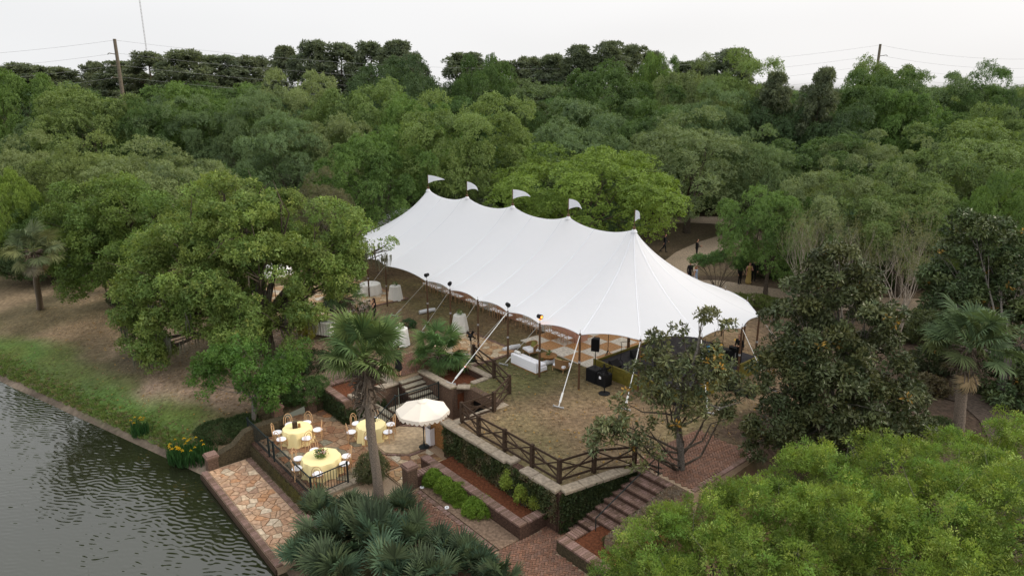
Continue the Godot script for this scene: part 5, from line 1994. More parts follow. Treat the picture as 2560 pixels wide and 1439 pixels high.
	for c in [[Vector3(1.13, 0.00, -38.08), YAW - 0.2], [Vector3(2.75, 0.00, -35.67), 2.4]]:
		var ch := thing("rattan_armchair", ["rattan armchair with white seat and green pillow behind the sofa", "rattan armchair seen from the back, right of the coffee table"][k], "armchair", c[0], c[1], "rattan armchairs by the coffee table")
		var bk := B.new()
		for i in 16:
			var q := []
			for e in [[0, 0], [1, 0], [1, 1], [0, 1]]:
				var a: float = PI * (i + e[0]) / 16.0
				q.append(Vector3(cos(a) * 0.42, lerpf(0.26, 0.62 + 0.16 * sin(a), e[1]), 0.1 - sin(a) * 0.48))
			bk.quad(q[0], q[1], q[2], q[3])
		part("woven_back", bk, M.rattan, ch)
		var tp := []
		var tr := []
		for i in 17:
			var a := PI * i / 16.0
			tp.append(Vector3(cos(a) * 0.42, 0.63 + 0.16 * sin(a), 0.1 - sin(a) * 0.48))
			tr.append(0.022)
		part("back_rim", B.new().tube(tp, tr, 6), M.chair_wood, ch)
		part("seat_frame", B.new().slab(Vector3(-0.42, 0.22, -0.36), Vector3(0.42, 0.3, 0.38), 0.02), M.rattan, ch)
		part("seat_cushion", B.new().slab(Vector3(-0.38, 0.301, -0.3), Vector3(0.38, 0.44, 0.37), 0.04), M.cushion, ch)
		part("pillow", B.new().box(Vector3(0.0, 0.6, -0.2), Vector3(0.42, 0.34, 0.13), Basis(Vector3.RIGHT, -0.35)), mat("pillow_green", 132, 128, 70, 0.95), ch)
		for s in [[-1, 1], [1, 1], [-1, -1], [1, -1]]:
			part("leg", B.new().bar(Vector3(s[0] * 0.36, 0, s[1] * 0.32), Vector3(s[0] * 0.38, 0.24, s[1] * 0.33), 0.02, 6), M.chair_wood, ch)
		k += 1
	# dance floor of square panels
	var df := struct("dance_floor", B.new().span(Vector3(-30.35, -0.1, -26.65), Vector3(-24.1, 0.05, -38.4)), M.floor_white, Vector3.ZERO, YAW)
	for i in 5:
		for j in 9:
			var u := -30.3 + i * 1.235
			var v := 26.7 + j * 1.29
			part("floor_panel", B.new().slab(Vector3(u + 0.006, 0.045, -v - 1.284), Vector3(u + 1.229, 0.075, -v - 0.006), 0.005), M.floor_tan if (i + j) % 2 == 1 else M.floor_white, df)
	# stage
	var sg := gthing("stage", "low black stage with olive green panelled front at the end of the tent", "stage", -24.0, 26.4, 0.0)
	part("deck", gb(-24, 26.4, 0).span(Vector3(-23.93, 0.0, -26.47), Vector3(-18.2, 0.6, -34.0)), M.deck, sg)
	for i in 5:
		var u := -24.0 + i * 1.16
		var fp := part("front_panel", gb(-24, 26.4, 0).span(Vector3(u, 0.0, -26.4), Vector3(u + 1.15, 0.78, -26.465)), M.olive_paint, sg)
		for q in [[0.12, 0.16, 1.03, 0.2], [0.12, 0.58, 1.03, 0.62], [0.12, 0.201, 0.16, 0.579], [0.99, 0.201, 1.03, 0.579]]:
			part("moulding", gb(-24, 26.4, 0).span(Vector3(u + q[0], q[1], -26.4 + 0.025), Vector3(u + q[2], q[3], -26.398)), M.olive_paint, fp)
		part("ledge", gb(-24, 26.4, 0).slab(Vector3(u, 0.781, -26.49), Vector3(u + 1.15, 0.82, -26.37), 0.01), M.olive_paint, fp)
	for i in 6:
		var v := 26.5 + i * 1.25
		part("side_panel", gb(-24, 26.4, 0).span(Vector3(-24.0, 0.0, -v), Vector3(-23.935, 0.72, -v - 1.24)), M.olive_paint, sg)
		part("end_panel", gb(-24, 26.4, 0).span(Vector3(-18.19, 0.0, -v), Vector3(-18.1, 0.95, -v - 1.24)) if i > 3 else gb(-24, 26.4, 0).span(Vector3(-18.19, 0.0, -v), Vector3(-18.1, 0.68, -v - 1.24)), M.olive_paint, sg)
	# sound and band things
	var sub := box_thing("subwoofer", "black subwoofer on the grass under the loudspeaker pole", "speaker", Vector3(4.43, -0.00, -34.25), YAW, Vector3(0.7, 0.75, 0.65), M.black)
	part("grille", B.new().span(Vector3(-0.31, 0.06, 0.326), Vector3(0.31, 0.69, 0.335)), M.black_cloth, sub)
	for s in [-1, 1]:
		part("handle", B.new().span(Vector3(s * 0.352 - 0.004, 0.45, -0.1), Vector3(s * 0.352 + 0.004, 0.55, 0.1)), M.metal, sub)
	var sp := thing("loudspeaker", "black loudspeaker on a pole above the subwoofer at the tent edge", "speaker", Vector3(4.43, -0.00, -34.25) + Vector3(0, 0.76, 0), YAW + 0.5)
	part("pole", B.new().bar(Vector3.ZERO, Vector3(0, 1.0, 0), 0.02, 7), M.black, sp)
	part("cabinet", B.new().prism(PackedVector2Array([Vector2(-0.22, 0.18), Vector2(0.22, 0.18), Vector2(0.16, -0.2), Vector2(-0.16, -0.2)]), 0.98, 1.68, 0.03), M.black, sp)
	part("grille", B.new().span(Vector3(-0.2, 1.01, 0.181), Vector3(0.2, 1.63, 0.19)), M.black_cloth, sp)
	var rk := box_thing("equipment_case", "black equipment rack with papers beside the subwoofer", "case", Vector3(4.86, 0.00, -33.72), YAW, Vector3(0.6, 0.7, 0.55), M.black)
	part("paper", B.new().span(Vector3(-0.12, 0.4, 0.277), Vector3(0.02, 0.55, 0.281)), M.cushion, rk)
	pedestal_fan("black pedestal fan standing on the grass in front of the stage", Vector3(4.74, 0.00, -32.62), 0.3, 1.35)
	var mon := 0
	for q in [Vector3(5.52, 0.60, -34.69), Vector3(6.94, 0.60, -36.14), Vector3(7.90, 0.60, -34.30)]:
		var w := thing("stage_monitor", ["black wedge monitor at the left corner of the stage", "black wedge monitor at the stage edge by the dance floor", "black wedge monitor in the middle of the stage"][mon], "speaker", q, YAW - 0.4 * mon, "wedge monitors on the stage")
		var wm := part("cabinet", B.new().prism(PackedVector2Array([Vector2(-0.2, 0.0), Vector2(0.25, 0.0), Vector2(0.25, -0.12), Vector2(-0.05, -0.42), Vector2(-0.2, -0.42)]), -0.3, 0.3, 0.02), M.black, w)
		wm.rotation.x = PI / 2
		wm.position.y = 0.0
		mon += 1
	mic_stand("black microphone stand at the left edge of the stage", Vector3(5.95, 0.60, -35.25), 1.2, 1.0)
	mic_stand("tall black microphone stand near the back corner of the stage", Vector3(11.91, 0.60, -36.68), 1.5, 2.0)
	mic_stand("black microphone stand in the middle of the stage beside the drums", Vector3(10.22, 0.60, -35.43), 1.3, -1.0)
	var trip := thing("tripod_stand", "tall black tripod lighting stand at the dance floor corner", "stand", Vector3(5.45, 0.05, -36.78))
	part("pole", B.new().bar(Vector3(0, 0.3, 0), Vector3(0, 2.6, 0), 0.018, 6), M.black, trip)
	for i in 3:
		var a := TAU * i / 3 + 0.4
		part("leg", B.new().bar(Vector3(0, 0.75, 0), Vector3(cos(a) * 0.5, 0.02, sin(a) * 0.5), 0.014, 5), M.black, trip)
	var dr := thing("drum_kit", "black drum kit near the back of the stage", "drums", Vector3(11.96, 0.60, -35.72), 0.5)
	for d in [[0.0, 0.32, 0.0, 0.3, 0.35, true], [-0.35, 0.62, 0.15, 0.16, 0.24, false], [0.35, 0.62, 0.15, 0.18, 0.26, false], [0.62, 0.42, -0.3, 0.2, 0.36, false]]:
		var c := Vector3(d[0], d[1], d[2])
		var ax := Vector3(0, 0, d[4] * 0.5) if d[5] else Vector3(0, d[4] * 0.5, 0)
		part("drum", B.new().tube([c - ax, c + ax], [d[3], d[3]], 16), M.black, dr)
		part("drum_leg", B.new().bar(c, Vector3(c.x * 1.1, 0, c.z * 1.3), 0.012, 5), M.metal, dr)
	for s in [-0.7, 0.75]:
		part("cymbal", B.new().lathe([Vector2(0, 1.05), Vector2(0.22, 1.02)], 16, Vector3(s, 0, -0.1)), M.gold, dr)
		part("cymbal_stand", B.new().bar(Vector3(s, 0, -0.1), Vector3(s, 1.05, -0.1), 0.012, 5), M.metal, dr)
	box_thing("amplifier", "black bass amplifier standing at the back of the stage", "amplifier", Vector3(11.41, 0.60, -36.14), 0.4, Vector3(0.6, 0.85, 0.4), M.black_cloth)
	box_thing("cool_box", "light blue cool box beside the black amplifier", "cool box", Vector3(11.33, 0.60, -36.81), 0.4, Vector3(0.5, 0.4, 0.35), M.blue)
	k = 0
	for q in [[Vector3(11.68, -0.00, -32.57), 0.55, 0.3], [Vector3(12.24, 0.00, -32.92), 0.6, 0.42], [Vector3(12.12, 0.00, -32.24), 0.5, 0.24], [Vector3(8.33, 0.00, -31.40), 0.8, 0.3], [Vector3(11.29, 0.00, -33.32), 0.9, 0.45]]:
		var bg := thing("gear_bag", ["black gear bag leaning on the bags behind the stage", "tall black gear bag in the pile behind the stage", "round black gear bag nearest the dark magnolia", "flat black gear bag in front of the thin magnolia trunk", "large black gear case against the end of the stage"][k], "bag", q[0], 0.5 * k, "black bags behind the stage")
		part("bag_body", B.new().lathe([Vector2(0, q[2]), Vector2(q[1] * 0.35, q[2] * 0.95), Vector2(q[1] * 0.5, q[2] * 0.6), Vector2(q[1] * 0.52, q[2] * 0.2), Vector2(q[1] * 0.45, 0.0)], 14, Vector3.ZERO, 0.1, 3), M.black_cloth, bg)
		part("bag_handle", B.new().tube([Vector3(-0.12, q[2] * 0.95, 0), Vector3(0, q[2] + 0.08, 0), Vector3(0.12, q[2] * 0.95, 0)], [0.015, 0.015, 0.015], 5), M.black, bg)
		k += 1
	var hw := thing("folded_stand", "folded white metal stand lying on the grass behind the stage", "stand", Vector3(10.25, 0.00, -30.65), 0.3)
	for i in 4:
		part("tube", B.new().bar(Vector3(-0.3 + i * 0.1, 0.04 + 0.05 * i, -0.2), Vector3(0.3 - i * 0.05, 0.06 + 0.04 * i, 0.25), 0.018, 6), M.strap, hw)
	# tables and chairs under the tent
	var first: Node3D = null
	k = 0
	for i in 6:
		var s := -1.2 + i * 2.85
		var at := Vector3(-8.85, 0, -47.55) + Vector3(0.63516, 0, 0.77238) * s + Vector3(0.77238, 0, -0.63516) * 5.4
		var tb := thing("dining_table", ["long dining table under a beige cloth, farthest left of the row under the tent edge", "long dining table under a pink cloth, second from the left under the tent edge", "long dining table under a beige cloth, third from the left under the tent edge", "long dining table under a pink cloth, fourth from the left under the tent edge", "long dining table under a beige cloth, fifth from the left under the tent edge", "long dining table under a pink cloth beside the dance floor"][i], "table", at, -0.8825, "dining tables under the tent")
		var m: Material = M.cloth_pink if i % 2 == 1 else M.cloth_white
		part("tablecloth", B.new().slab(Vector3(-1.15, 0.0, -0.45), Vector3(1.15, 0.76, 0.45), 0.02), m, tb)
		for f in 12:
			part("cloth_fold", B.new().tube([Vector3(-1.08 + f * 0.195, 0.74, 0.45), Vector3(-1.1 + f * 0.2, 0.0, 0.47)], [0.01, 0.045], 5), m, tb)
		for c in 4:
			var p := at + Basis(Vector3.UP, -0.8825) * Vector3(-0.84 + c * 0.56, 0, 0.95)
			var lab := "cross back chair, %s in front of the %s dining table" % [["first from the left", "second from the left", "third from the left", "rightmost"][c], ["leftmost beige", "leftmost pink", "middle beige", "middle pink", "rightmost beige", "rightmost pink"][i]]
			if first == null:
				first = thing("dining_chair", lab, "chair", p, -0.8825 + PI, "chairs at the dining tables under the tent")
				dining_chair(first)
			else:
				dup(first, p, -0.8825 + PI + rng.randf_range(-0.1, 0.1), lab, "dining_chair")
			k += 1
	# furled clear side wall rolls hanging at the tent edge
	k = 0
	for s: float in [3.0, 12.3, 15.4]:
		var at := Vector3(-8.85, 0, -47.55) + Vector3(0.63516, 0, 0.77238) * s + Vector3(0.77238, 0, -0.63516) * 1.3
		var rl := thing("sidewall_roll", ["rolled pale tent sidewall lying under the left of the tent edge", "rolled pale tent sidewall lying under the middle of the tent edge", "rolled pale tent sidewall on the grass beside the dance floor"][k], "roll", at, 0.6)
		part("roll", B.new().tube([Vector3(-0.6, 0.13, 0), Vector3(0, 0.15, 0.04), Vector3(0.6, 0.13, 0)], [0.13, 0.15, 0.12], 10), M.seam, rl)
		part("tie", B.new().tube([Vector3(-0.03, 0.15, 0.04), Vector3(0.03, 0.15, 0.04)], [0.16, 0.16], 10), M.strap, rl)
		k += 1
	var wu := thing("umbrella", "white market umbrella half hidden behind the crown of the big oak", "umbrella", Vector3(-17.5, 0, -49.0))
	part("pole", B.new().bar(Vector3.ZERO, Vector3(0, 2.7, 0), 0.03, 7), M.pole_wood, wu)
	part("canopy", B.new().lathe([Vector2(0, 2.85), Vector2(0.8, 2.6), Vector2(1.5, 2.25), Vector2(1.5, 2.05)], 8), M.cloth_white, wu)
	for i in 2:
		var gl2 := thing("ground_light", ["round pale ground light in the shrub bed nearest the pillar", "round pale ground light in the shrub bed beside the small shrub"][i], "light fitting", [Vector3(-3.94, -1.74, -26.68), Vector3(-2.71, -1.74, -25.15)][i])
		part("ring", B.new().lathe([Vector2(0, 0.05), Vector2(0.05, 0.05), Vector2(0.09, 0.06), Vector2(0.1, 0.0)], 14), M.cushion, gl2)
		part("lens", B.new().lathe([Vector2(0, 0.062), Vector2(0.045, 0.06)], 12), M.metal, gl2)


func make_people() -> void:
	var blk := Color(0.012, 0.012, 0.014)
	var suit := Color(0.016, 0.017, 0.022)
	var skin := Color(0.50, 0.28, 0.19)
	var brown := Color(0.03, 0.018, 0.01)
	var ph := person("woman in a sleeveless black jumpsuit holding a camera to her face on the lawn", Vector3(-9.20, 0.00, -43.99), -1.35, 1.66, {"elbow_l": Vector3(0.24, 1.16, 0.1), "elbow_r": Vector3(-0.24, 1.16, 0.12), "hand_l": Vector3(0.07, 1.52, 0.2), "hand_r": Vector3(-0.07, 1.53, 0.2)}, blk, blk, Color(0.012, 0.01, 0.008), skin, true, 0.0, true)
	var cam := thing("hand_camera", "black camera held to the face of the woman in black", "camera", ph.position + Vector3(0, 1.53, 0) + ph.basis * Vector3(0, 0, 0.26), -1.35)
	part("camera_body", B.new().slab(Vector3(-0.07, -0.045, -0.035), Vector3(0.07, 0.05, 0.035), 0.01), M.black, cam)
	part("camera_lens", B.new().bar(Vector3(0, 0, 0.03), Vector3(0, 0, 0.15), 0.035, 10), M.black, cam)
	person("man in a dark suit walking under the tree beside the drive", Vector3(14.59, -0.00, -64.60), 1.5, 1.8, {"foot_l": Vector3(0.08, 0.08, 0.16), "foot_r": Vector3(-0.08, 0.2, -0.42), "knee_r": Vector3(-0.09, 0.52, -0.1), "knee_l": Vector3(0.09, 0.5, 0.1), "hand_l": Vector3(0.22, 1.0, 0.3), "hand_r": Vector3(-0.26, 0.95, -0.1)}, suit, suit, brown, skin)
	person("waiter in black shirt and trousers with one forearm held out on the drive", Vector3(17.06, 0.00, -62.32), 1.45, 1.78, {"foot_l": Vector3(0.09, 0.08, 0.1), "foot_r": Vector3(-0.09, 0.1, -0.2), "elbow_l": Vector3(0.25, 1.12, 0.02), "hand_l": Vector3(0.2, 1.12, 0.32), "hand_r": Vector3(-0.2, 1.1, 0.3)}, blk, blk, Color(0.01, 0.008, 0.006), skin)
	person("man in a dark jacket walking beside a woman in light blue behind the tent", Vector3(14.27, 0.00, -53.65), 0.4, 1.82, {}, suit, suit, Color(0.16, 0.07, 0.04), skin)
	person("woman in a light blue dress with reddish hair behind the tent edge", Vector3(14.51, 0.00, -52.71), 0.9, 1.66, {}, Color(0.45, 0.55, 0.72), Color(0.45, 0.55, 0.72), Color(0.28, 0.10, 0.04), skin, true, 0.75, true)
	person("woman in a long gold dress standing at the edge of the drive", Vector3(19.03, 0.00, -53.65), 0.1, 1.72, {"elbow_l": Vector3(0.25, 1.12, 0.1), "hand_l": Vector3(0.05, 1.2, 0.22)}, Color(0.46, 0.33, 0.12), Color(0.46, 0.33, 0.12), brown, Color(0.55, 0.30, 0.22), false, 0.78, true)
	person("guest in black standing left of the woman in gold", Vector3(18.25, 0.00, -53.42), 0.5, 1.8, {}, blk, blk, brown, skin)
	person("guest in black standing half behind the woman in gold", Vector3(19.69, 0.00, -54.38), -0.4, 1.8, {}, blk, blk, brown, skin)
	person("musician in black standing at the back of the stage", Vector3(12.33, 0.60, -35.08), -0.9, 1.76, {"hand_l": Vector3(0.12, 1.15, 0.3), "hand_r": Vector3(-0.15, 1.1, 0.28), "lean": Vector3(0, 0, 0.05)}, blk, blk, brown, skin)
	person("person in black at the top of the stone stairs behind the palm leaves", Vector3(-6.17, 0.00, -34.95), 2.6, 1.72, {}, blk, blk, brown, skin, false, 0.45)


# ---------- planting ----------
# a large crown: boughs, each covered with small tufts
func big_crown(o: Node3D, boughs: Array, tuft: float, mesh: Mesh, m: Material, per: float, c: Color, vary := 0.18, squash := 0.8, share := 0.85, odd := Color(0, 0, 0, 0), odd_share := 0.0, scale := 1.0, gap := -0.06) -> void:
	var blobs := []
	for b in boughs:
		var ct: Vector3 = b[0] - o.position
		var r: float = b[1] * 0.95
		var n := int(4.0 * PI * r * r / (tuft * tuft * 2.6) * share) + 1
		for i in n:
			var d := (rdir() + Vector3(0, 0.15, 0)).normalized()
			var p := ct + Vector3(d.x, d.y * squash, d.z) * r
			var g := n_patch.get_noise_3dv(p * (26.0 / tuft * 0.5))
			if g < gap:
				continue
			var s := tuft * rng.randf_range(0.55, 1.25)
			blobs.append([ct + (p - ct) * (0.82 + 0.5 * g + rng.randf_range(-0.1, 0.1)), Vector3(s, s * 0.62, s)])
	foliage(o, "crown", blobs, mesh, m, per, c, vary, 0.5, 0.35, scale, odd, odd_share)


func limbs_to(o: Node3D, base: Vector3, fork: Vector3, r: float, boughs: Array, m: Material, called := "trunk", sag := 0.0) -> void:
	var b := B.new()
	var f := fork - base
	b.tube([Vector3(0, -0.4, 0), Vector3(0, 0.12, 0), f * 0.5 + rdir() * 0.08, f], [r * 1.6, r * 1.2, r, r * 0.85], 9, false)
	for q in boughs:
		var e: Vector3 = q[0] - base
		var mid := f.lerp(e, 0.5) + rdir() * 0.25 + Vector3(0, -sag, 0)
		var rr := r * clampf(0.25 + 0.12 * q[1], 0.2, 0.6)
		b.tube([f - Vector3(0, 0.1, 0), f.lerp(mid, 0.55) + rdir() * 0.1, mid, e], [rr, rr * 0.8, rr * 0.55, rr * 0.2], 6, false)
		for k in 5:
			var d := (rdir() + (e - f).normalized() * 0.5).normalized()
			b.tube([mid.lerp(e, 0.2 * k), e + d * q[1] * 0.55, e + (d + rdir() * 0.3) * q[1] * 0.95], [rr * 0.3, rr * 0.18, rr * 0.05], 4, false)
	part(called, b, m, o)


func moss(o: Node3D, spots: Array, n: int) -> void:
	var v := PackedVector3Array()
	var c := PackedColorArray()
	for i in n:
		var s: Array = spots[rng.randi() % spots.size()]
		var p: Vector3 = s[0] - o.position + rdir() * Vector3(1, 0.3, 1) * s[1] * 0.8 - Vector3(0, s[1] * 0.55, 0)
		for k in 6:
			var q := p + rdir() * 0.18
			var l := rng.randf_range(0.4, 1.1)
			var sd := Vector3(cos(k * 1.1), 0, sin(k * 1.1)) * 0.035
			v.append(q - sd); v.append(q + sd); v.append(q + sd * 0.6 - Vector3(0, l * 0.6, 0)); v.append(q - Vector3(0, l, 0))
			var w := rng.randf_range(0.8, 1.2)
			for e in 4:
				c.append(Color(0.135 * w, 0.135 * w, 0.105 * w))
	part("spanish_moss", leaf_mesh(v, c), M.leaf, o).set_meta("kind", "stuff")


func make_shoots() -> void:
	fronds = [frond_mesh(1, 1.15, 0.98, 38, 0.5, 0.032, 2.4), frond_mesh(2, 1.25, 0.94, 36, 0.85, 0.032, 2.3), frond_mesh(3, 1.0, 1.02, 40, 0.65, 0.032, 2.5), frond_mesh(4, 0.85, 0.82, 20, 0.1, 0.05, 1.9), frond_mesh(5, 0.95, 0.78, 18, 0.25, 0.052, 1.7), frond_mesh(6, 0.7, 0.85, 22, 0.15, 0.048, 2.0)]
	TX["shoot_oak"] = shoot_mesh(51, 16, 0.17, 0.085, 0.26)
	TX["shoot_small"] = shoot_mesh(52, 14, 0.075, 0.04, 0.12)
	TX["shoot_fine"] = shoot_mesh(53, 18, 0.055, 0.026, 0.11, 0.1, 0.7)
	TX["shoot_willow"] = shoot_mesh(54, 26, 0.105, 0.03, 0.24, 0.12, 0.8)
	TX["shoot_magnolia"] = shoot_mesh(55, 9, 0.19, 0.075, 0.1, 0.12, 0.35)
	TX["shoot_twig"] = shoot_mesh(56, 8, 0.09, 0.035, 0.3, 0.1, 0.5)
	TX["shoot_ivy"] = shoot_mesh(57, 10, 0.085, 0.075, 0.14, 0.35, 0.1)


func make_near_plants() -> void:
	# the big live oak in front of the tent's left end
	var base := Vector3(-15.25, -0.72, -40.33)
	var o := thing("oak_tree", "big spreading live oak hiding the left end of the long tent, moss under its boughs", "tree", base)
	rng.seed = 900
	var bo := [[Vector3(-16.16, 7.08, -40.50), 2.9], [Vector3(-18.91, 6.10, -40.00), 2.6], [Vector3(-13.64, 6.89, -41.50), 2.8], [Vector3(-11.82, 5.14, -41.50), 2.5], [Vector3(-21.32, 4.32, -39.80), 2.2], [Vector3(-17.72, 3.98, -38.80), 2.6], [Vector3(-14.51, 4.67, -38.50), 2.7], [Vector3(-12.16, 3.17, -39.50), 2.0], [Vector3(-19.71, 2.00, -38.50), 1.5], [Vector3(-21.78, 0.55, -38.70), 1.0], [Vector3(-22.58, 1.83, -39.00), 0.9], [Vector3(-9.52, 6.29, -42.00), 1.6], [Vector3(-8.07, 5.53, -42.00), 0.8], [Vector3(-15.77, 1.92, -38.00), 1.8], [Vector3(-13.30, 1.50, -38.50), 1.5], [Vector3(-17.55, 8.52, -42.00), 1.9], [Vector3(-15.42, 8.32, -42.50), 1.9], [Vector3(-11.59, 6.85, -43.00), 1.9], [Vector3(-10.55, 4.00, -41.00), 1.4], [Vector3(-21.08, 5.89, -41.50), 1.9], [Vector3(-10.08, 4.66, -42.40), 1.0], [Vector3(-22.43, 3.78, -39.50), 1.4], [Vector3(-23.08, 2.39, -39.20), 1.0], [Vector3(-21.28, 1.89, -38.80), 1.3], [Vector3(-21.30, -0.14, -38.50), 0.75], [Vector3(-18.61, 2.70, -38.60), 1.6], [Vector3(-17.11, 2.10, -38.20), 1.4], [Vector3(-14.77, 2.65, -38.00), 1.7]]
	limbs_to(o, base, base + Vector3(0.2, 2.6, 0.3), 0.42, bo, M.bark)
	big_crown(o, bo, 0.62, TX["shoot_oak"], M.leaf, 9.0, Color(0.215, 0.300, 0.078), 0.25, 0.75, 0.95, Color(0.30, 0.38, 0.11), 0.12, 0.9, 0.0)
	moss(o, bo.slice(8, 15) + [bo[4], bo[5], bo[6], bo[7]], 130)
	base = Vector3(-15.81, -0.67, -41.02) + Vector3(1.6, 0, -1.5)
	# the oak to its left
	base = Vector3(-31.39, -0.38, -52.65)
	o = thing("oak_tree", "rounded mid green oak left of the big oak, dark shrub at its foot", "tree", base)
	bo = [[Vector3(-29.10, 6.70, -47.50), 2.6], [Vector3(-29.60, 4.21, -46.00), 2.3], [Vector3(-27.16, 4.07, -46.00), 2.3], [Vector3(-26.41, 6.14, -47.50), 2.4], [Vector3(-31.40, 5.81, -48.50), 1.9], [Vector3(-28.30, 2.08, -45.50), 1.3], [Vector3(-23.90, 6.74, -46.50), 1.9], [Vector3(-28.10, 7.73, -49.00), 1.9], [Vector3(-30.71, 1.94, -46.50), 1.0], [Vector3(-24.84, 4.31, -45.00), 1.8]]
	limbs_to(o, base, base + Vector3(0, 2.6, 0), 0.35, bo, M.bark)
	big_crown(o, bo, 0.75, TX["shoot_oak"], M.leaf, 8.5, Color(0.160, 0.240, 0.058))
	# the small bright tree in front of the big oak
	base = Vector3(-13.46, -1.76, -32.70)
	o = thing("maple_tree", "small bright green tree with two thin trunks at the terrace corner", "tree", base)
	bo = [[Vector3(-15.07, 0.08, -33.40), 1.15], [Vector3(-13.24, 0.95, -33.20), 1.45], [Vector3(-12.14, 0.35, -33.80), 1.15], [Vector3(-14.38, 1.55, -34.20), 1.25], [Vector3(-11.96, 1.32, -34.50), 1.05], [Vector3(-15.97, 0.94, -34.30), 0.95], [Vector3(-12.79, -0.10, -32.80), 0.9], [Vector3(-16.41, 0.10, -33.60), 0.6]]
	limbs_to(o, base, base + Vector3(0.1, 1.5, 0), 0.085, bo, M.grey_bark)
	limbs_to(o, base + Vector3(0.28, 0, -0.1), base + Vector3(0.55, 1.6, -0.1), 0.07, bo.slice(2, 5), M.grey_bark, "second_trunk")
	big_crown(o, bo, 0.5, TX["shoot_oak"], M.leaf, 11.0, Color(0.112, 0.215, 0.045), 0.2, 0.6, 0.9, Color(0, 0, 0, 0), 0.0, 0.8)
	# the bright trees in the near right corner
	for t in [["bright yellow green tree by the brick stairs, in front of the thin magnolia", Vector3(6.2, -1.6, -17.6), [[Vector3(4.27, 1.90, -17.00), 1.35], [Vector3(4.34, 2.12, -18.00), 0.8], [Vector3(3.07, 1.49, -17.00), 0.6], [Vector3(5.88, 2.33, -18.20), 1.15], [Vector3(5.69, 2.12, -16.80), 1.6], [Vector3(7.63, 2.54, -18.40), 1.45], [Vector3(7.40, 2.57, -16.30), 1.8], [Vector3(9.46, 3.14, -19.00), 1.35], [Vector3(5.23, 2.41, -18.80), 0.5], [Vector3(6.76, 2.71, -19.00), 0.65], [Vector3(4.11, 1.96, -16.00), 1.1], [Vector3(5.99, 2.41, -15.30), 1.6]]], ["bright yellow green tree in the lower right corner, in front of the big right palm", Vector3(11.8, -1.2, -17.0), [[Vector3(9.30, 2.84, -16.20), 2.0], [Vector3(10.09, 3.06, -19.00), 1.3], [Vector3(12.07, 3.14, -19.00), 1.6], [Vector3(11.13, 3.03, -16.20), 2.1], [Vector3(14.44, 3.17, -19.40), 1.55], [Vector3(13.06, 3.18, -16.70), 2.1], [Vector3(16.41, 3.58, -19.80), 1.7], [Vector3(14.13, 3.61, -16.00), 2.2], [Vector3(11.64, 3.47, -20.50), 0.7], [Vector3(16.39, 3.94, -21.00), 0.8], [Vector3(8.05, 2.53, -15.00), 1.7], [Vector3(10.82, 2.78, -14.70), 1.9]]]]:
		o = thing("crape_myrtle", t[0], "tree", t[1], 0.0, "bright green trees in the near right corner")
		limbs_to(o, t[1], t[1] + Vector3(0, 1.3, 0), 0.13, t[2], M.grey_bark)
		big_crown(o, t[2], 0.29, TX["shoot_willow"], M.leaf, 24.0, Color(0.175, 0.262, 0.045), 0.4, 0.85, 1.0, Color(0.36, 0.45, 0.11), 0.14, 0.82, 0.03)
	# the thin magnolia in front of the stage
	base = Vector3(7.13, -0.90, -25.55)
	o = thing("magnolia_tree", "thin half bare magnolia with grey trunk in front of the stage, a few orange leaves", "tree", base)
	rng.seed = 910
	var z0: float = -base.z
	bo = [[Vector3(7.28, 6.73, -25.20), 0.34], [Vector3(6.51, 6.33, -25.10), 0.26], [Vector3(5.42, 5.98, -24.90), 0.24], [Vector3(8.27, 6.36, -25.00), 0.2], [Vector3(5.49, 5.00, -24.60), 0.62], [Vector3(6.92, 4.97, -25.30), 0.62], [Vector3(7.66, 4.42, -25.00), 0.66], [Vector3(6.17, 4.14, -24.50), 0.72], [Vector3(5.21, 4.14, -24.30), 0.5], [Vector3(8.16, 4.76, -25.20), 0.45], [Vector3(7.21, 3.20, -24.70), 0.6], [Vector3(8.65, 3.61, -25.30), 0.6], [Vector3(4.13, 2.60, -24.20), 0.5], [Vector3(3.47, 2.02, -24.00), 0.45], [Vector3(4.71, 1.85, -24.00), 0.42], [Vector3(5.29, 2.39, -24.20), 0.4], [Vector3(4.28, 3.52, -24.20), 0.34], [Vector3(5.63, 1.31, -24.20), 0.25], [Vector3(4.87, 0.77, -24.00), 0.2], [Vector3(8.59, 2.55, -24.80), 0.35], [Vector3(9.43, 3.30, -25.40), 0.35], [Vector3(6.31, 4.84, -24.80), 0.5], [Vector3(5.79, 3.47, -24.50), 0.45], [Vector3(7.69, 5.34, -25.20), 0.45], [Vector3(6.55, 2.62, -24.50), 0.4], [Vector3(8.04, 2.93, -24.90), 0.4], [Vector3(4.87, 4.96, -24.50), 0.35], [Vector3(7.15, 4.26, -24.60), 0.5], [Vector3(3.67, 2.70, -24.00), 0.4], [Vector3(4.46, 2.28, -24.00), 0.4]]
	var way := [base - Vector3(0, 0.4, 0), base, Vector3(6.75, 1.21, -24.85), Vector3(6.51, 2.67, -24.90), Vector3(6.82, 4.13, -24.90), Vector3(7.16, 5.34, -25.00), Vector3(7.27, 6.52, -25.10)]
	var wr := [0.2, 0.16, 0.14, 0.125, 0.09, 0.055, 0.02]
	var tb := B.new()
	var local := []
	for q in way:
		local.append(q - base)
	tb.tube(local, wr, 9, false)
	part("trunk", tb, M.grey_bark, o)
	var lb := B.new()
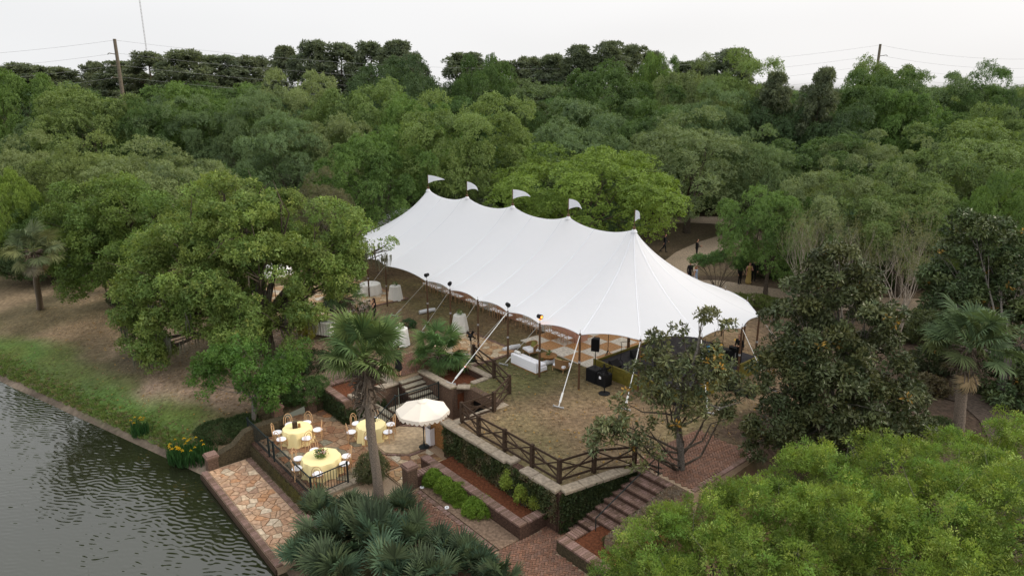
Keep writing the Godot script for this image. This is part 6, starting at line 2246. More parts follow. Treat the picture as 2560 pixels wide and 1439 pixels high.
	for q in bo:
		var e: Vector3 = q[0]
		# each limb leaves the trunk a little below its leaves
		var best := 2
		for w in range(2, way.size() - 1):
			if way[w].y < e.y - 0.25 * Vector2(e.x - way[w].x, e.z - way[w].z).length():
				best = w
		var s: Vector3 = way[best].lerp(way[best - 1], rng.randf_range(0.0, 0.7)) - base
		e -= base
		var l := s.distance_to(e)
		var m1 := s.lerp(e, 0.35) + rdir() * l * 0.1 - Vector3(0, l * 0.06, 0)
		var m2 := s.lerp(e, 0.7) + rdir() * l * 0.1
		var r0: float = wr[best] * 0.45
		lb.tube([s, m1, m2, e], [r0, r0 * 0.7, r0 * 0.45, 0.01], 6, false)
		for k in 7:
			var st := m1.lerp(e, rng.randf())
			var d := ((e - s).normalized() * 0.7 + rdir() + Vector3(0, 0.25, 0)).normalized()
			var tl: float = q[1] * rng.randf_range(0.7, 1.5)
			lb.tube([st, st + d * tl * 0.5 + rdir() * 0.05, st + (d + rdir() * 0.35) * tl], [0.016, 0.01, 0.004], 4, false)
	part("limbs", lb, M.bark, o)
	part("bare_limb", B.new().tube([Vector3(6.51, 2.67, -24.90) - base, Vector3(7.14, 3.42, -24.60) - base, Vector3(8.06, 3.13, -24.50) - base, Vector3(8.85, 3.33, -24.60) - base], [0.06, 0.045, 0.03, 0.01], 6, false), M.grey_bark, o)
	big_crown(o, bo, 0.26, TX["shoot_magnolia"], M.gloss_leaf, 11.0, Color(0.130, 0.145, 0.062), 0.35, 0.9, 0.85, Color(0.36, 0.20, 0.03), 0.012)
	# the dense magnolias
	base = Vector3(13.95, -0.60, -26.71)
	o = thing("magnolia_tree", "dense dark magnolia beside the right end of the stage, specked with orange leaves", "tree", base)
	bo = [[Vector3(13.02, 8.37, -27.20), 0.7], [Vector3(12.70, 7.00, -27.00), 1.15], [Vector3(13.72, 5.95, -26.80), 1.45], [Vector3(11.73, 5.52, -26.80), 1.2], [Vector3(12.51, 4.75, -26.30), 1.75], [Vector3(14.95, 4.20, -26.80), 1.4], [Vector3(11.08, 3.38, -26.20), 1.25], [Vector3(13.02, 2.85, -25.80), 2.0], [Vector3(15.62, 2.44, -26.30), 1.45], [Vector3(10.77, 1.78, -25.80), 1.05], [Vector3(12.04, 1.44, -25.40), 1.45], [Vector3(14.27, 1.34, -25.60), 1.6], [Vector3(16.71, 1.34, -26.30), 1.0], [Vector3(10.17, 0.97, -25.60), 0.55], [Vector3(11.95, 7.50, -27.30), 0.6], [Vector3(14.22, 7.28, -27.20), 0.8], [Vector3(14.89, 5.88, -27.00), 1.0], [Vector3(11.10, 4.54, -26.60), 0.9]]
	limbs_to(o, base, base + Vector3(0, 2.2, 0), 0.2, bo, M.grey_bark)
	big_crown(o, bo, 0.36, TX["shoot_magnolia"], M.gloss_leaf, 15.0, Color(0.088, 0.105, 0.042), 0.3, 0.95, 0.9, Color(0.34, 0.20, 0.04), 0.008)
	base = Vector3(24.20, 0.00, -31.40)
	o = thing("magnolia_tree", "tall dark magnolia behind the big right palm at the edge of the view", "tree", base)
	bo = [[Vector3(23.90, 7.74, -35.00), 1.4], [Vector3(25.45, 6.68, -35.00), 1.8], [Vector3(23.42, 5.82, -35.00), 1.6], [Vector3(23.08, 4.23, -34.50), 1.4], [Vector3(25.87, 5.24, -34.00), 1.9], [Vector3(25.17, 4.29, -35.00), 1.9], [Vector3(26.06, 2.78, -33.00), 1.9], [Vector3(22.69, 2.23, -34.50), 1.0], [Vector3(24.95, 1.03, -32.50), 1.4], [Vector3(25.13, 0.83, -31.00), 1.5], [Vector3(22.56, 5.25, -35.50), 0.8], [Vector3(24.85, 2.00, -34.50), 1.5]]
	limbs_to(o, base, base + Vector3(0, 2.4, 0), 0.2, bo, M.grey_bark)
	big_crown(o, bo, 0.42, TX["shoot_magnolia"], M.gloss_leaf, 12.0, Color(0.074, 0.103, 0.037), 0.3, 0.95, 0.9, Color(0.34, 0.20, 0.04), 0.008, 1.15)
	# grey twiggy trees
	var k := 0
	for t in [[Vector3(19.54, 0.00, -44.41), 6.6, 0.9], [Vector3(22.52, 0.00, -44.41), 6.3, 0.7], [Vector3(22.98, 0.00, -39.00), 7.4, 1.0]]:
		o = thing("bare_tree", ["grey twiggy tree just coming into leaf, behind the right corner of the tent", "grey twiggy tree above the dense dark magnolia, between two others", "grey twiggy tree with several pale stems, left of the big right palm"][k], "tree", t[0], 0.0, "grey twiggy trees behind the magnolias")
		rng.seed = 300 + k
		var b := B.new()
		var tips := []
		for i in 4:
			limb(b, Vector3(0.12 * i - 0.2, -0.1, 0), (Vector3(rng.randf_range(-0.35, 0.35), 1, rng.randf_range(-0.35, 0.35))).normalized(), t[1] * 0.42, 0.075, 4, tips, 0.42, 0.3, 3, 5)
		part("stems", b, M.twig, o)
		var blobs := []
		for tp in tips:
			if rng.randf() < 0.5:
				blobs.append([tp[0], Vector3.ONE * 0.26])
		foliage(o, "young_leaves", blobs, TX["shoot_twig"], M.leaf, 5.0 * t[2], Color(0.172, 0.185, 0.086), 0.2, 0.1)
		k += 1
	# the small fan shaped tree by the drive
	base = Vector3(15.56, -0.00, -50.28)
	o = thing("crape_myrtle", "small umbrella shaped tree with many stems beside the drive, behind the tent", "tree", base)
	bo = []
	for i in 9:
		bo.append([base + Vector3(-1.9 + 0.46 * i, 2.9 - 0.10 * absf(i - 4.0), rng.randf_range(-0.7, 0.7)), 0.62])
	limbs_to(o, base, base + Vector3(0, 0.35, 0), 0.1, bo, M.bark)
	big_crown(o, bo, 0.34, TX["shoot_small"], M.leaf, 22.0, Color(0.112, 0.198, 0.059), 0.2, 0.6)
	# palms
	palm("cabbage palm standing alone on the left bank", Vector3(-36.45, -1.14, -50.87), Vector3(-30.75, 4.92, -43.30), 0.2, 0.92, 28, Color(0.165, 0.200, 0.095), 0.3, 4, 1.9)
	palm("front cabbage palm with a shaggy skirt of old leaf bases, beside the terrace", Vector3(-5.61, -1.80, -25.59), Vector3(-6.09, 4.10, -26.60), 0.2, 1.06, 36, Color(0.125, 0.185, 0.062), 1.3, 0, 1.42)
	palm("short stemless palm in the mulch bed right of the stone stairs", Vector3(-4.09, -0.36, -36.53), Vector3(-4.12, 0.57, -36.40), 0.2, 0.88, 36, Color(0.112, 0.191, 0.059), 0.3, 4)
	palm("tall cabbage palm at the right with a thick leaning trunk", Vector3(20.40, -0.60, -28.55), Vector3(20.43, 3.85, -29.00), 0.25, 1.1, 34, Color(0.125, 0.170, 0.070), 0.7, 3, 1.75)
	palm("small shaggy palm trunk beside the piano under the oak", Vector3(-11.03, 0.00, -43.17), Vector3(-10.81, 2.14, -42.20), 0.17, 0.8, 22, Color(0.112, 0.172, 0.066), 0.7, 3)
	# palmettos on the lake bank
	k = 0
	for t in [[930,1345,1.35], [840,1330,1.15], [1030,1330,1.15], [880,1262,0.85], [800,1262,0.8], [1010,1262,0.75], [1160,1395,0.95], [1205,1405,0.8], [990,1420,1.15], [840,1425,1.15], [1080,1425,1.0], [760,1385,0.85], [1250,1440,0.8], [935,1290,0.9], [1100,1360,0.8]]:
		var at: Vector3 = [Vector3(-5.30, -1.85, -22.44), Vector3(-6.75, -1.90, -22.75), Vector3(-3.82, -1.85, -22.68), Vector3(-6.60, -1.85, -24.89), Vector3(-7.92, -2.00, -24.83), Vector3(-4.46, -1.85, -24.89), Vector3(-1.76, -1.85, -21.53), Vector3(-1.08, -1.85, -21.10), Vector3(-4.11, -1.85, -20.68), Vector3(-6.29, -2.00, -20.86), Vector3(-2.82, -1.85, -20.58), Vector3(-7.78, -2.20, -21.98), Vector3(-0.42, -1.85, -20.37), Vector3(-5.36, -1.85, -23.94), Vector3(-2.63, -1.85, -22.21)][k]
		palmetto(["largest blue green palmetto in the middle of the clump", "blue green palmetto left of the largest one", "blue green palmetto right of the largest one", "small palmetto against the terrace end wall", "small palmetto nearest the mossy dock wall", "small palmetto at the foot of the cabbage palm trunk", "palmetto leaning over the brick path", "rightmost upright palmetto on the brick path edge", "palmetto at the bottom of the view below the largest one", "palmetto at the bottom of the view, second from the dock", "palmetto at the bottom of the view beside the brick path", "palmetto beside the near dock pillar", "low palmetto in the bottom row farthest right", "palmetto behind the largest one, under the palm trunk", "small grey palmetto between the largest one and the path"][k], at, t[2], 20, Color(0.092, 0.135, 0.072))
		k += 1
	# clipped shrubs beside the brick path
	var bright := Color(0.178, 0.284, 0.037)
	k = 0
	for t in [[Vector3(-3.46, -1.44, -26.90), 0.36, 0.36], [Vector3(-2.89, -1.42, -26.30), 0.37, 0.32], [Vector3(-2.33, -1.54, -25.90), 0.52, 0.40], [Vector3(-1.69, -1.66, -25.70), 0.42, 0.33], [Vector3(-1.33, -1.58, -24.90), 0.62, 0.38], [Vector3(-2.26, -1.82, -25.30), 0.18, 0.2]]:
		var c: Vector3 = t[0]
		var at := Vector3(c.x, PATH + 0.03, c.z)
		var q := c - at
		shrub("clipped_shrub", ["bright green clipped shrub nearest the brick pillar", "bright green clipped shrub second from the pillar", "wide bright green clipped shrub in the middle of the row", "bright green clipped shrub against the bed wall, fourth of the row", "widest bright green clipped shrub at the near end of the row", "smallest bright green shrub in front of the row"][k], at, [[q, Vector3(t[1], t[2], t[1])], [q + Vector3(t[1] * 0.5, t[2] * 0.1, 0), Vector3(t[1], t[2], t[1]) * 0.6], [q + Vector3(-t[1] * 0.5, -t[2] * 0.1, 0.1), Vector3(t[1], t[2], t[1]) * 0.6], [q + Vector3(0, t[2] * 0.35, -0.1), Vector3(t[1], t[2], t[1]) * 0.55]], TX["shoot_fine"], 190.0, bright, "clipped shrubs beside the brick path")
		k += 1
	k = 0
	for t in [[Vector3(-0.03, -0.70, -25.60), 0.42, 0.42], [Vector3(0.46, -0.87, -24.80), 0.36, 0.34], [Vector3(0.98, -0.94, -24.30), 0.26, 0.28]]:
		var c: Vector3 = t[0]
		var at := Vector3(c.x, BED, c.z)
		var q := c - at
		shrub("young_shrub", ["largest loose lime green shrub at the foot of the ivy wall", "loose lime green shrub in the mulch, middle of three", "smallest yellowish shrub in the mulch near the wall corner"][k], at, [[q, Vector3(t[1], t[2], t[1]) * 0.75], [q + Vector3(t[1] * 0.5, t[2] * 0.2, 0), Vector3.ONE * t[1] * 0.5], [q + Vector3(-t[1] * 0.5, -t[2] * 0.1, 0.1), Vector3.ONE * t[1] * 0.5], [q + Vector3(-0.1, t[2] * 0.7, 0), Vector3.ONE * t[1] * 0.45]], TX["shoot_small"], 75.0, Color(0.205, 0.257, 0.040), "loose shrubs in the mulch bed", 0.25)
		k += 1
	shrub("terrace_shrub", "loose olive shrub behind the palm trunk at the end of the terrace", Vector3(-6.21, -1.75, -27.15), [[Vector3(0, 0.75, 0), Vector3(0.62, 0.6, 0.62)], [Vector3(-0.3, 0.5, 0.1), Vector3(0.4, 0.4, 0.4)], [Vector3(0.35, 0.6, 0.0), Vector3(0.42, 0.45, 0.42)], [Vector3(0.1, 1.15, 0), Vector3(0.35, 0.3, 0.35)]], TX["shoot_small"], 55.0, Color(0.112, 0.129, 0.059))
	shrub("hedge", "low dark green mounded hedge on the bank beside the ramped wall", Vector3(-14.71, -2.04, -32.15), [[Vector3(0, 0.15, 0), Vector3(1.5, 0.5, 0.9)], [Vector3(0.7, 0.25, -0.5), Vector3(0.9, 0.4, 0.9)]], TX["shoot_fine"], 150.0, Color(0.055, 0.090, 0.029), "", 0.1, 0)
	shrub("shrub", "dark green bushy shrub behind the low back wall of the terrace", Vector3(-11.15, -1.26, -34.30), [[Vector3(0, 0.6, 0), Vector3(0.95, 0.75, 0.8)], [Vector3(-0.7, 0.5, 0.2), Vector3(0.6, 0.55, 0.6)], [Vector3(0.6, 0.8, -0.3), Vector3(0.6, 0.55, 0.6)]], TX["shoot_small"], 70.0, Color(0.066, 0.121, 0.034))
	shrub("shrub", "dark shaded shrub under the right side of the big oak", Vector3(-13.00, -0.99, -37.18) + Vector3(0, 0, 0), [[Vector3(0, 0.6, 0), Vector3(1.3, 0.8, 1.0)], [Vector3(1.5, 0.5, -0.8), Vector3(1.0, 0.7, 0.9)], [Vector3(3.0, 0.4, -1.6), Vector3(1.0, 0.6, 0.9)]], TX["shoot_small"], 50.0, Color(0.045, 0.077, 0.029))
	shrub("shrub", "round dark evergreen shrub at the foot of the left oak", Vector3(-29.68, -0.62, -50.03), [[Vector3(0, 0.55, 0), Vector3(0.9, 0.65, 0.8)]], TX["shoot_small"], 70.0, Color(0.040, 0.063, 0.026))
	shrub("shrub", "yellow green ball shrub beside the buffet table", Vector3(-12.79, 0.00, -40.66), [[Vector3(0, 0.65, 0), Vector3(0.55, 0.65, 0.55)]], TX["shoot_small"], 80.0, Color(0.198, 0.211, 0.026))
	o = shrub("flowering_shrub", "airy shrub with pale pink and white flowers beside the piano", Vector3(-10.15, 0.00, -44.41), [[Vector3(-0.4, 0.8, 0), Vector3(0.55, 0.6, 0.5)], [Vector3(0.25, 0.75, 0.1), Vector3(0.45, 0.55, 0.45)]], TX["shoot_small"], 45.0, Color(0.115, 0.160, 0.060), "", 0.4)
	foliage(o, "blossom", [[Vector3(-0.1, 0.95, 0.1), Vector3(0.75, 0.5, 0.5)]], TX["shoot_small"], M.petal, 26.0, Color(0.62, 0.50, 0.46), 0.2, 0.8)
	shrub("shrub", "low dark green leafy plant beside the table between the palms", Vector3(-6.75, 0.00, -42.77), [[Vector3(0, 0.25, 0), Vector3(0.45, 0.3, 0.4)]], TX["shoot_small"], 70.0, Color(0.053, 0.112, 0.040))
	shrub("juniper", "low spreading juniper behind the far right corner of the tent", Vector3(17.34, 0.00, -47.27), [[Vector3(0, 0.45, 0), Vector3(1.5, 0.45, 0.9)], [Vector3(1.2, 0.35, 0.3), Vector3(1.2, 0.35, 0.9)], [Vector3(-1.1, 0.5, -0.2), Vector3(0.9, 0.4, 0.9)]], TX["shoot_small"], 45.0, Color(0.125, 0.158, 0.037))
	shrub("shrub", "dark shrub on the mulch under the big right palm", Vector3(19.60, -0.40, -28.86), [[Vector3(0, 0.4, 0), Vector3(0.7, 0.5, 0.6)]], TX["shoot_small"], 60.0, Color(0.059, 0.092, 0.037))
	k = 0
	for t in [[Vector3(21.57, 0.00, -55.89), 2.2, 1.9], [Vector3(24.88, 0.00, -54.63), 2.4, 2.2], [Vector3(27.79, 0.00, -53.18), 2.6, 2.2], [Vector3(32.06, 0.00, -52.83), 2.5, 2.4], [Vector3(-40.80, 0.00, -55.89), 2.4, 2.0], [Vector3(-36.12, 0.00, -55.89), 2.6, 1.8]]:
		var h: float = t[2]
		shrub("shrub", ["dark green bush behind the woman in gold at the drive", "dark green bush behind the first grey twiggy tree", "dark green bush behind the second grey twiggy tree", "dark green bush behind the third grey twiggy tree", "dark bush in the shade behind the single palm", "dark bush in the shade between the single palm and the left oak"][k], t[0], [[Vector3(0, h * 0.5, 0), Vector3(t[1], h * 0.5, 1.4)], [Vector3(t[1] * 0.6, h * 0.4, 0.3), Vector3(t[1] * 0.7, h * 0.45, 1.2)], [Vector3(-t[1] * 0.6, h * 0.6, -0.2), Vector3(t[1] * 0.6, h * 0.45, 1.2)]], TX["shoot_oak"], 14.0, Color(0.075, 0.115, 0.040), "dark bushes at the edge of the wood", 0.3, 0)
		k += 1
	k = 0
	for t in [[Vector3(25.15, 0.00, -40.52), 1.5, 1.7], [Vector3(27.91, 0.00, -42.00), 1.8, 2.2], [Vector3(23.68, -0.10, -35.68), 1.3, 1.5], [Vector3(21.39, -0.20, -33.01), 0.9, 0.8]]:
		var h: float = t[2]
		shrub("shrub", ["loose olive bush between the dense magnolia and the right palm, farther one", "tall dark bush behind the crown of the big right palm", "olive bush left of the big right palm's trunk", "low brownish bush on the bare ground beside the dense magnolia"][k], t[0], [[Vector3(0, h * 0.5, 0), Vector3(t[1], h * 0.5, 1.1)], [Vector3(t[1] * 0.5, h * 0.65, 0.2), Vector3(t[1] * 0.6, h * 0.4, 0.8)], [Vector3(-t[1] * 0.5, h * 0.4, -0.1), Vector3(t[1] * 0.6, h * 0.4, 0.9)]], TX["shoot_oak"], 13.0, [Color(0.105, 0.125, 0.050), Color(0.070, 0.095, 0.036), Color(0.100, 0.115, 0.050), Color(0.130, 0.110, 0.060)][k], "bushes beside the dense magnolia", 0.35, 4)
		k += 1
	# ivy on the walls
	var iv := gthing("ivy", "ivy hanging over the long face of the wall below the fence", "ivy", -24.3, 16.6, BED)
	rng.seed = 61
	for w in [[-24.25, -19.9, 1.45], [-19.9, -16.75, 1.42]]:
		var xf := []
		var cols := []
		for i in int((w[1] - w[0]) * w[2] * 90):
			var u := rng.randf_range(w[0], w[1])
			var h := rng.randf_range(BED, -0.02)
			var thick := 0.09 + 0.08 * n_patch.get_noise_2d(u * 30, h * 30)
			xf.append(Transform3D(along((Vector3(0, -0.25, 1) + rdir() * 0.6).normalized(), rng.randf_range(0.8, 1.3)), Vector3(u + 24.3, h - BED, rng.randf_range(-0.02, thick))))
			cols.append(jig(Color(0.069, 0.092, 0.034) if n_patch.get_noise_2d(u * 40, h * 40 + 9.0) < 0.12 else Color(0.152, 0.139, 0.073), 0.3))
		multi("ivy_leaves", TX["shoot_ivy"], M.leaf, xf, cols, iv)
	iv = gthing("ivy", "dark ivy on the short wall face beside the brick stairs", "ivy", -16.62, 16.62, PATH)
	var xs := []
	var cs := []
	for i in 900:
		var t := rng.randf()
		var h := rng.randf_range(maxf(PATH, PATH + 0.194 * (t * 9.0 - 0.6)), -0.02)
		xs.append(Transform3D(along((Vector3(1, -0.25, 0) + rdir() * 0.6).normalized(), rng.randf_range(0.7, 1.1)), Vector3(0.70 * t + rng.randf_range(0.0, 0.07), h - PATH, -3.75 * t)))
		cs.append(jig(Color(0.048, 0.069, 0.026), 0.3))
	multi("ivy_leaves", TX["shoot_ivy"], M.leaf, xs, cs, iv)
	iv = gthing("ivy", "ivy on the brick face of the planter beside the stone stairs", "ivy", -30.3, 14.6, TER)
	xs = []
	cs = []
	for i in 420:
		xs.append(Transform3D(along((Vector3(1, -0.25, 0) + rdir() * 0.6).normalized(), rng.randf_range(0.7, 1.1)), Vector3(rng.randf_range(-0.03, 0.06), rng.randf_range(0, 0.9) * rng.randf_range(0.4, 1.1), rng.randf_range(-2.4, 0.0))))
		cs.append(jig(Color(0.053, 0.079, 0.032), 0.3))
	for i in 500:
		xs.append(Transform3D(along((Vector3(0, -0.25, 1) + rdir() * 0.6).normalized(), rng.randf_range(0.7, 1.1)), Vector3(rng.randf_range(-2.9, 0.0), rng.randf_range(0, 1.1), rng.randf_range(-0.03, 0.07))))
		cs.append(jig(Color(0.053, 0.079, 0.032), 0.3))
	multi("ivy_leaves", TX["shoot_ivy"], M.leaf, xs, cs, iv)
	# a strip of yellow moss and weeds at the foot of the terrace wall
	var ms := gthing("moss", "yellow green moss and weeds along the foot of the mossy terrace wall", "moss", -31.5, 10.0, DOCK)
	xs = []
	cs = []
	for i in 2600:
		var u := rng.randf_range(-31.5, -25.2)
		var g := smoothstep(-30.0, -26.0, u)
		xs.append(Transform3D(along((Vector3(0, 0.4, 1) + rdir() * 0.6).normalized(), rng.randf_range(0.4, 0.8)), Vector3(u + 31.5, rng.randf_range(0.0, 0.62), -0.09 + rng.randf_range(-0.01, 0.05))))
		cs.append(jig(Color(0.132, 0.112, 0.066).lerp(Color(0.205, 0.191, 0.040), g * rng.randf()), 0.3))
	multi("moss_leaves", TX["shoot_fine"], M.leaf, xs, cs, ms)
	# clipped hedge beside the brick stairs
	var hd := gthing("hedge", "long clipped hedge with a bare twiggy top beside the brick stairs", "hedge", -14.45, 16.9, -1.3)
	rng.seed = 71
	var hb := B.new()
	hb.quad(Vector3(-0.05, 0.35, 0.0), Vector3(0.55, 0.35, 0.0), Vector3(0.95, 1.35, -3.4), Vector3(0.35, 1.35, -3.4), Vector3(0, 0.9, 0.3))
	hb.quad(Vector3(-0.05, 0.35, 0.0), Vector3(-0.05, -0.4, 0.0), Vector3(0.35, 0.2, -3.4), Vector3(0.35, 1.35, -3.4), Vector3.LEFT)
	hb.quad(Vector3(-0.05, 0.35, 0.0), Vector3(0.55, 0.35, 0.0), Vector3(0.55, -0.4, 0.0), Vector3(-0.05, -0.4, 0.0), Vector3.BACK)
	hb.quad(Vector3(0.55, 0.35, 0.0), Vector3(0.55, -0.4, 0.0), Vector3(0.95, 0.2, -3.4), Vector3(0.95, 1.35, -3.4), Vector3.RIGHT)
	part("inner_mass", hb, M.soil, hd)
	xs = []
	cs = []
	for i in 2600:
		var t := rng.randf()
		var on_top := rng.randf() < 0.5
		var p := Vector3(lerpf(-0.05, 0.35, t) + (rng.randf() * 0.6 if on_top else rng.randf_range(-0.06, 0.02)), lerpf(0.35, 1.35, t) - (rng.randf_range(-0.05, 0.03) if on_top else rng.randf_range(0.0, 0.8)), -3.4 * t)
		xs.append(Transform3D(along(((Vector3.UP if on_top else Vector3.LEFT) + rdir() * 0.6).normalized(), rng.randf_range(0.6, 1.0)), p))
		cs.append(jig(Color(0.33, 0.26, 0.20) if on_top else Color(0.073, 0.092, 0.040), 0.3))
	multi("hedge_leaves", TX["shoot_fine"], M.leaf, xs, cs, hd)
	# irises by the water
	k = 0
	for t in [[Vector3(-15.75, -2.58, -30.48), 1.2, 520, 26], [Vector3(-19.61, -2.56, -32.99), 0.5, 110, 8]]:
		var ir := thing("iris_clump", ["large clump of yellow irises with long green leaves beside the dock pillar", "small clump of yellow irises alone on the bank"][k], "irises", t[0], 0.0, "yellow irises at the water's edge")
		rng.seed = 80 + k
		var v := PackedVector3Array()
		var c := PackedColorArray()
		for i in t[2]:
			var a := rng.randf() * TAU
			var r: float = sqrt(rng.randf()) * t[1]
			var p := Vector3(cos(a) * r, -0.05, sin(a) * r * 0.6)
			var d := (Vector3(0, 1, 0) + rdir() * 0.22).normalized()
			var s := Vector3(cos(i), 0, sin(i)) * 0.02
			var l := rng.randf_range(0.6, 1.0)
			v.append(p - s); v.append(p + d * l * 0.6 - s * 1.2); v.append(p + d * l + rdir() * 0.1); v.append(p + s)
			var w := rng.randf_range(0.7, 1.2)
			for e in 4:
				c.append(Color(0.040 * w, 0.105 * w, 0.032 * w))
		part("leaves", leaf_mesh(v, c), M.leaf, ir).set_meta("kind", "stuff")
		for i in t[3]:
			var fb := B.new()
			fb.col = jig(lin(226, 182, 30), 0.15)
			for q in 3:
				var a := TAU * q / 3
				fb.quad(Vector3.ZERO, Vector3(cos(a - 0.5) * 0.06, 0.03, sin(a - 0.5) * 0.06), Vector3(cos(a) * 0.1, -0.01, sin(a) * 0.1), Vector3(cos(a + 0.5) * 0.06, 0.03, sin(a + 0.5) * 0.06), Vector3.UP)
				fb.quad(Vector3.ZERO, Vector3(cos(a + 0.6) * 0.03, 0.07, sin(a + 0.6) * 0.03), Vector3(cos(a + 1.0) * 0.03, 0.1, sin(a + 1.0) * 0.03), Vector3(cos(a + 1.4) * 0.03, 0.07, sin(a + 1.4) * 0.03), Vector3(cos(a), 0.3, sin(a)))
			var bl := part("bloom", fb, M.petal, ir)
			var a2 := rng.randf() * TAU
			bl.position = Vector3(cos(a2) * t[1] * 0.9 * rng.randf() - t[1] * 0.25, rng.randf_range(0.75, 1.0), sin(a2) * t[1] * 0.5)
			bl.scale = Vector3.ONE * 0.8
		k += 1
	# rank grass and reeds along the water's edge, too many to count
	rng.seed = 90
	var bv := PackedVector3Array()
	for i in 9:
		var a := rng.randf() * TAU
		var p := Vector3(cos(a), 0, sin(a)) * 0.1 * rng.randf()
		var d := (Vector3(0, 1, 0) + rdir() * 0.5).normalized()
		var s := Vector3(-sin(a), 0, cos(a)) * 0.012
		bv.append(p - s); bv.append(p + d * 0.16 - s); bv.append(p + d * 0.3 + Vector3(cos(a), -0.2, sin(a)) * 0.08); bv.append(p + s)
	var bc := PackedColorArray()
	for i in bv.size():
		bc.append(Color.WHITE)
	var reed := leaf_mesh(bv, bc)
	var rx := []
	var rc := []
	for i in 5200:
		var t := rng.randf_range(-52.0, -2.0)
		var e := 0.35 + absf(rng.randfn(0.0, 0.75))
		var p := Vector3(-14.98, 0, -29.47) + Vector3(0.847, 0, 0.532) * t + Vector3(0.532, 0, -0.847) * e
		p.y = height(p.x, p.z)
		var s := rng.randf_range(0.3, 0.8) * clampf(1.4 - e * 0.45, 0.3, 1.0)
		rx.append(Transform3D(Basis(Vector3.UP, rng.randf() * TAU).scaled(Vector3(s, s, s)), p))
		rc.append(jig(Color(0.165, 0.235, 0.060) if rng.randf() < 0.75 else Color(0.26, 0.22, 0.115), 0.3))
	multi("shore_grass", reed, M.blade, rx, rc, self)
	# fallen leaves and twigs under the trees
	var lv := PackedVector3Array([Vector3(-0.05, 0, 0), Vector3(0, 0.012, -0.028), Vector3(0.055, 0.0, 0), Vector3(0, 0.012, 0.028)])
	var lm := leaf_mesh(lv, PackedColorArray([Color.WHITE, Color.WHITE, Color.WHITE, Color.WHITE]))
	rx = []
	rc = []
	for i in 16000:
		var u := rng.randf_range(-56.0, -13.0)
		var v := rng.randf_range(-6.0, 34.0)
		var x := u * 0.65 + v * 0.76
		var z := u * 0.76 - v * 0.65
		var near_oak := exp(-Vector2(x + 16.0, z + 40.0).length() / 7.0) + exp(-Vector2(x - 7.0, z + 25.0).length() / 4.0) + exp(-Vector2(x - 15.0, z + 30.0).length() / 6.0)
		if rng.randf() > near_oak * 1.6 + 0.06 or inland(x, z) < 0.6:
			continue
		var hole := false
		for r in CUT:
			if u > r[0] and u < r[1] and v > r[2] and v < r[3]:
				hole = true
		if hole or paved(u, v):
			continue
		rx.append(Transform3D(Basis.from_euler(Vector3(rng.randf_range(-0.3, 0.3), rng.randf() * TAU, rng.randf_range(-0.3, 0.3))).scaled(Vector3.ONE * rng.randf_range(0.7, 1.8)), Vector3(x, height(x, z) + 0.012, z)))
		rc.append(jig([Color(0.22, 0.15, 0.08), Color(0.14, 0.09, 0.05), Color(0.30, 0.22, 0.13), Color(0.34, 0.20, 0.05)][rng.randi() % 4], 0.25))
	multi("fallen_leaves", lm, M.blade, rx, rc, self)
	# tall grass clump by the right palm
	var pg := thing("grass_clump", "tall arching grass clump in front of the dense magnolia", "grass clump", Vector3(17.42, -1.00, -27.74))
	rng.seed = 88
	var gv := PackedVector3Array()
	var gc := PackedColorArray()
	for i in 420:
		var a := rng.randf() * TAU
		var d := Vector3(cos(a), 0, sin(a))
		var s := Vector3(-sin(a), 0, cos(a)) * 0.012
		var r := rng.randf_range(0.3, 1.3)
		var p := d * 0.2 * rng.randf()
		var mid := p + d * r * 0.45 + Vector3(0, 1.3, 0)
		gv.append(p - s); gv.append(mid - s); gv.append(mid + s); gv.append(p + s)
		gv.append(mid - s); gv.append(p + d * r + Vector3(0, rng.randf_range(0.9, 1.6), 0)); gv.append(mid + s); gv.append(mid)
		var w := rng.randf_range(0.7, 1.2)
		for e in 8:
			gc.append(Color(0.125 * w, 0.135 * w, 0.06 * w))
	part("leaves", leaf_mesh(gv, gc), M.leaf, pg).set_meta("kind", "stuff")


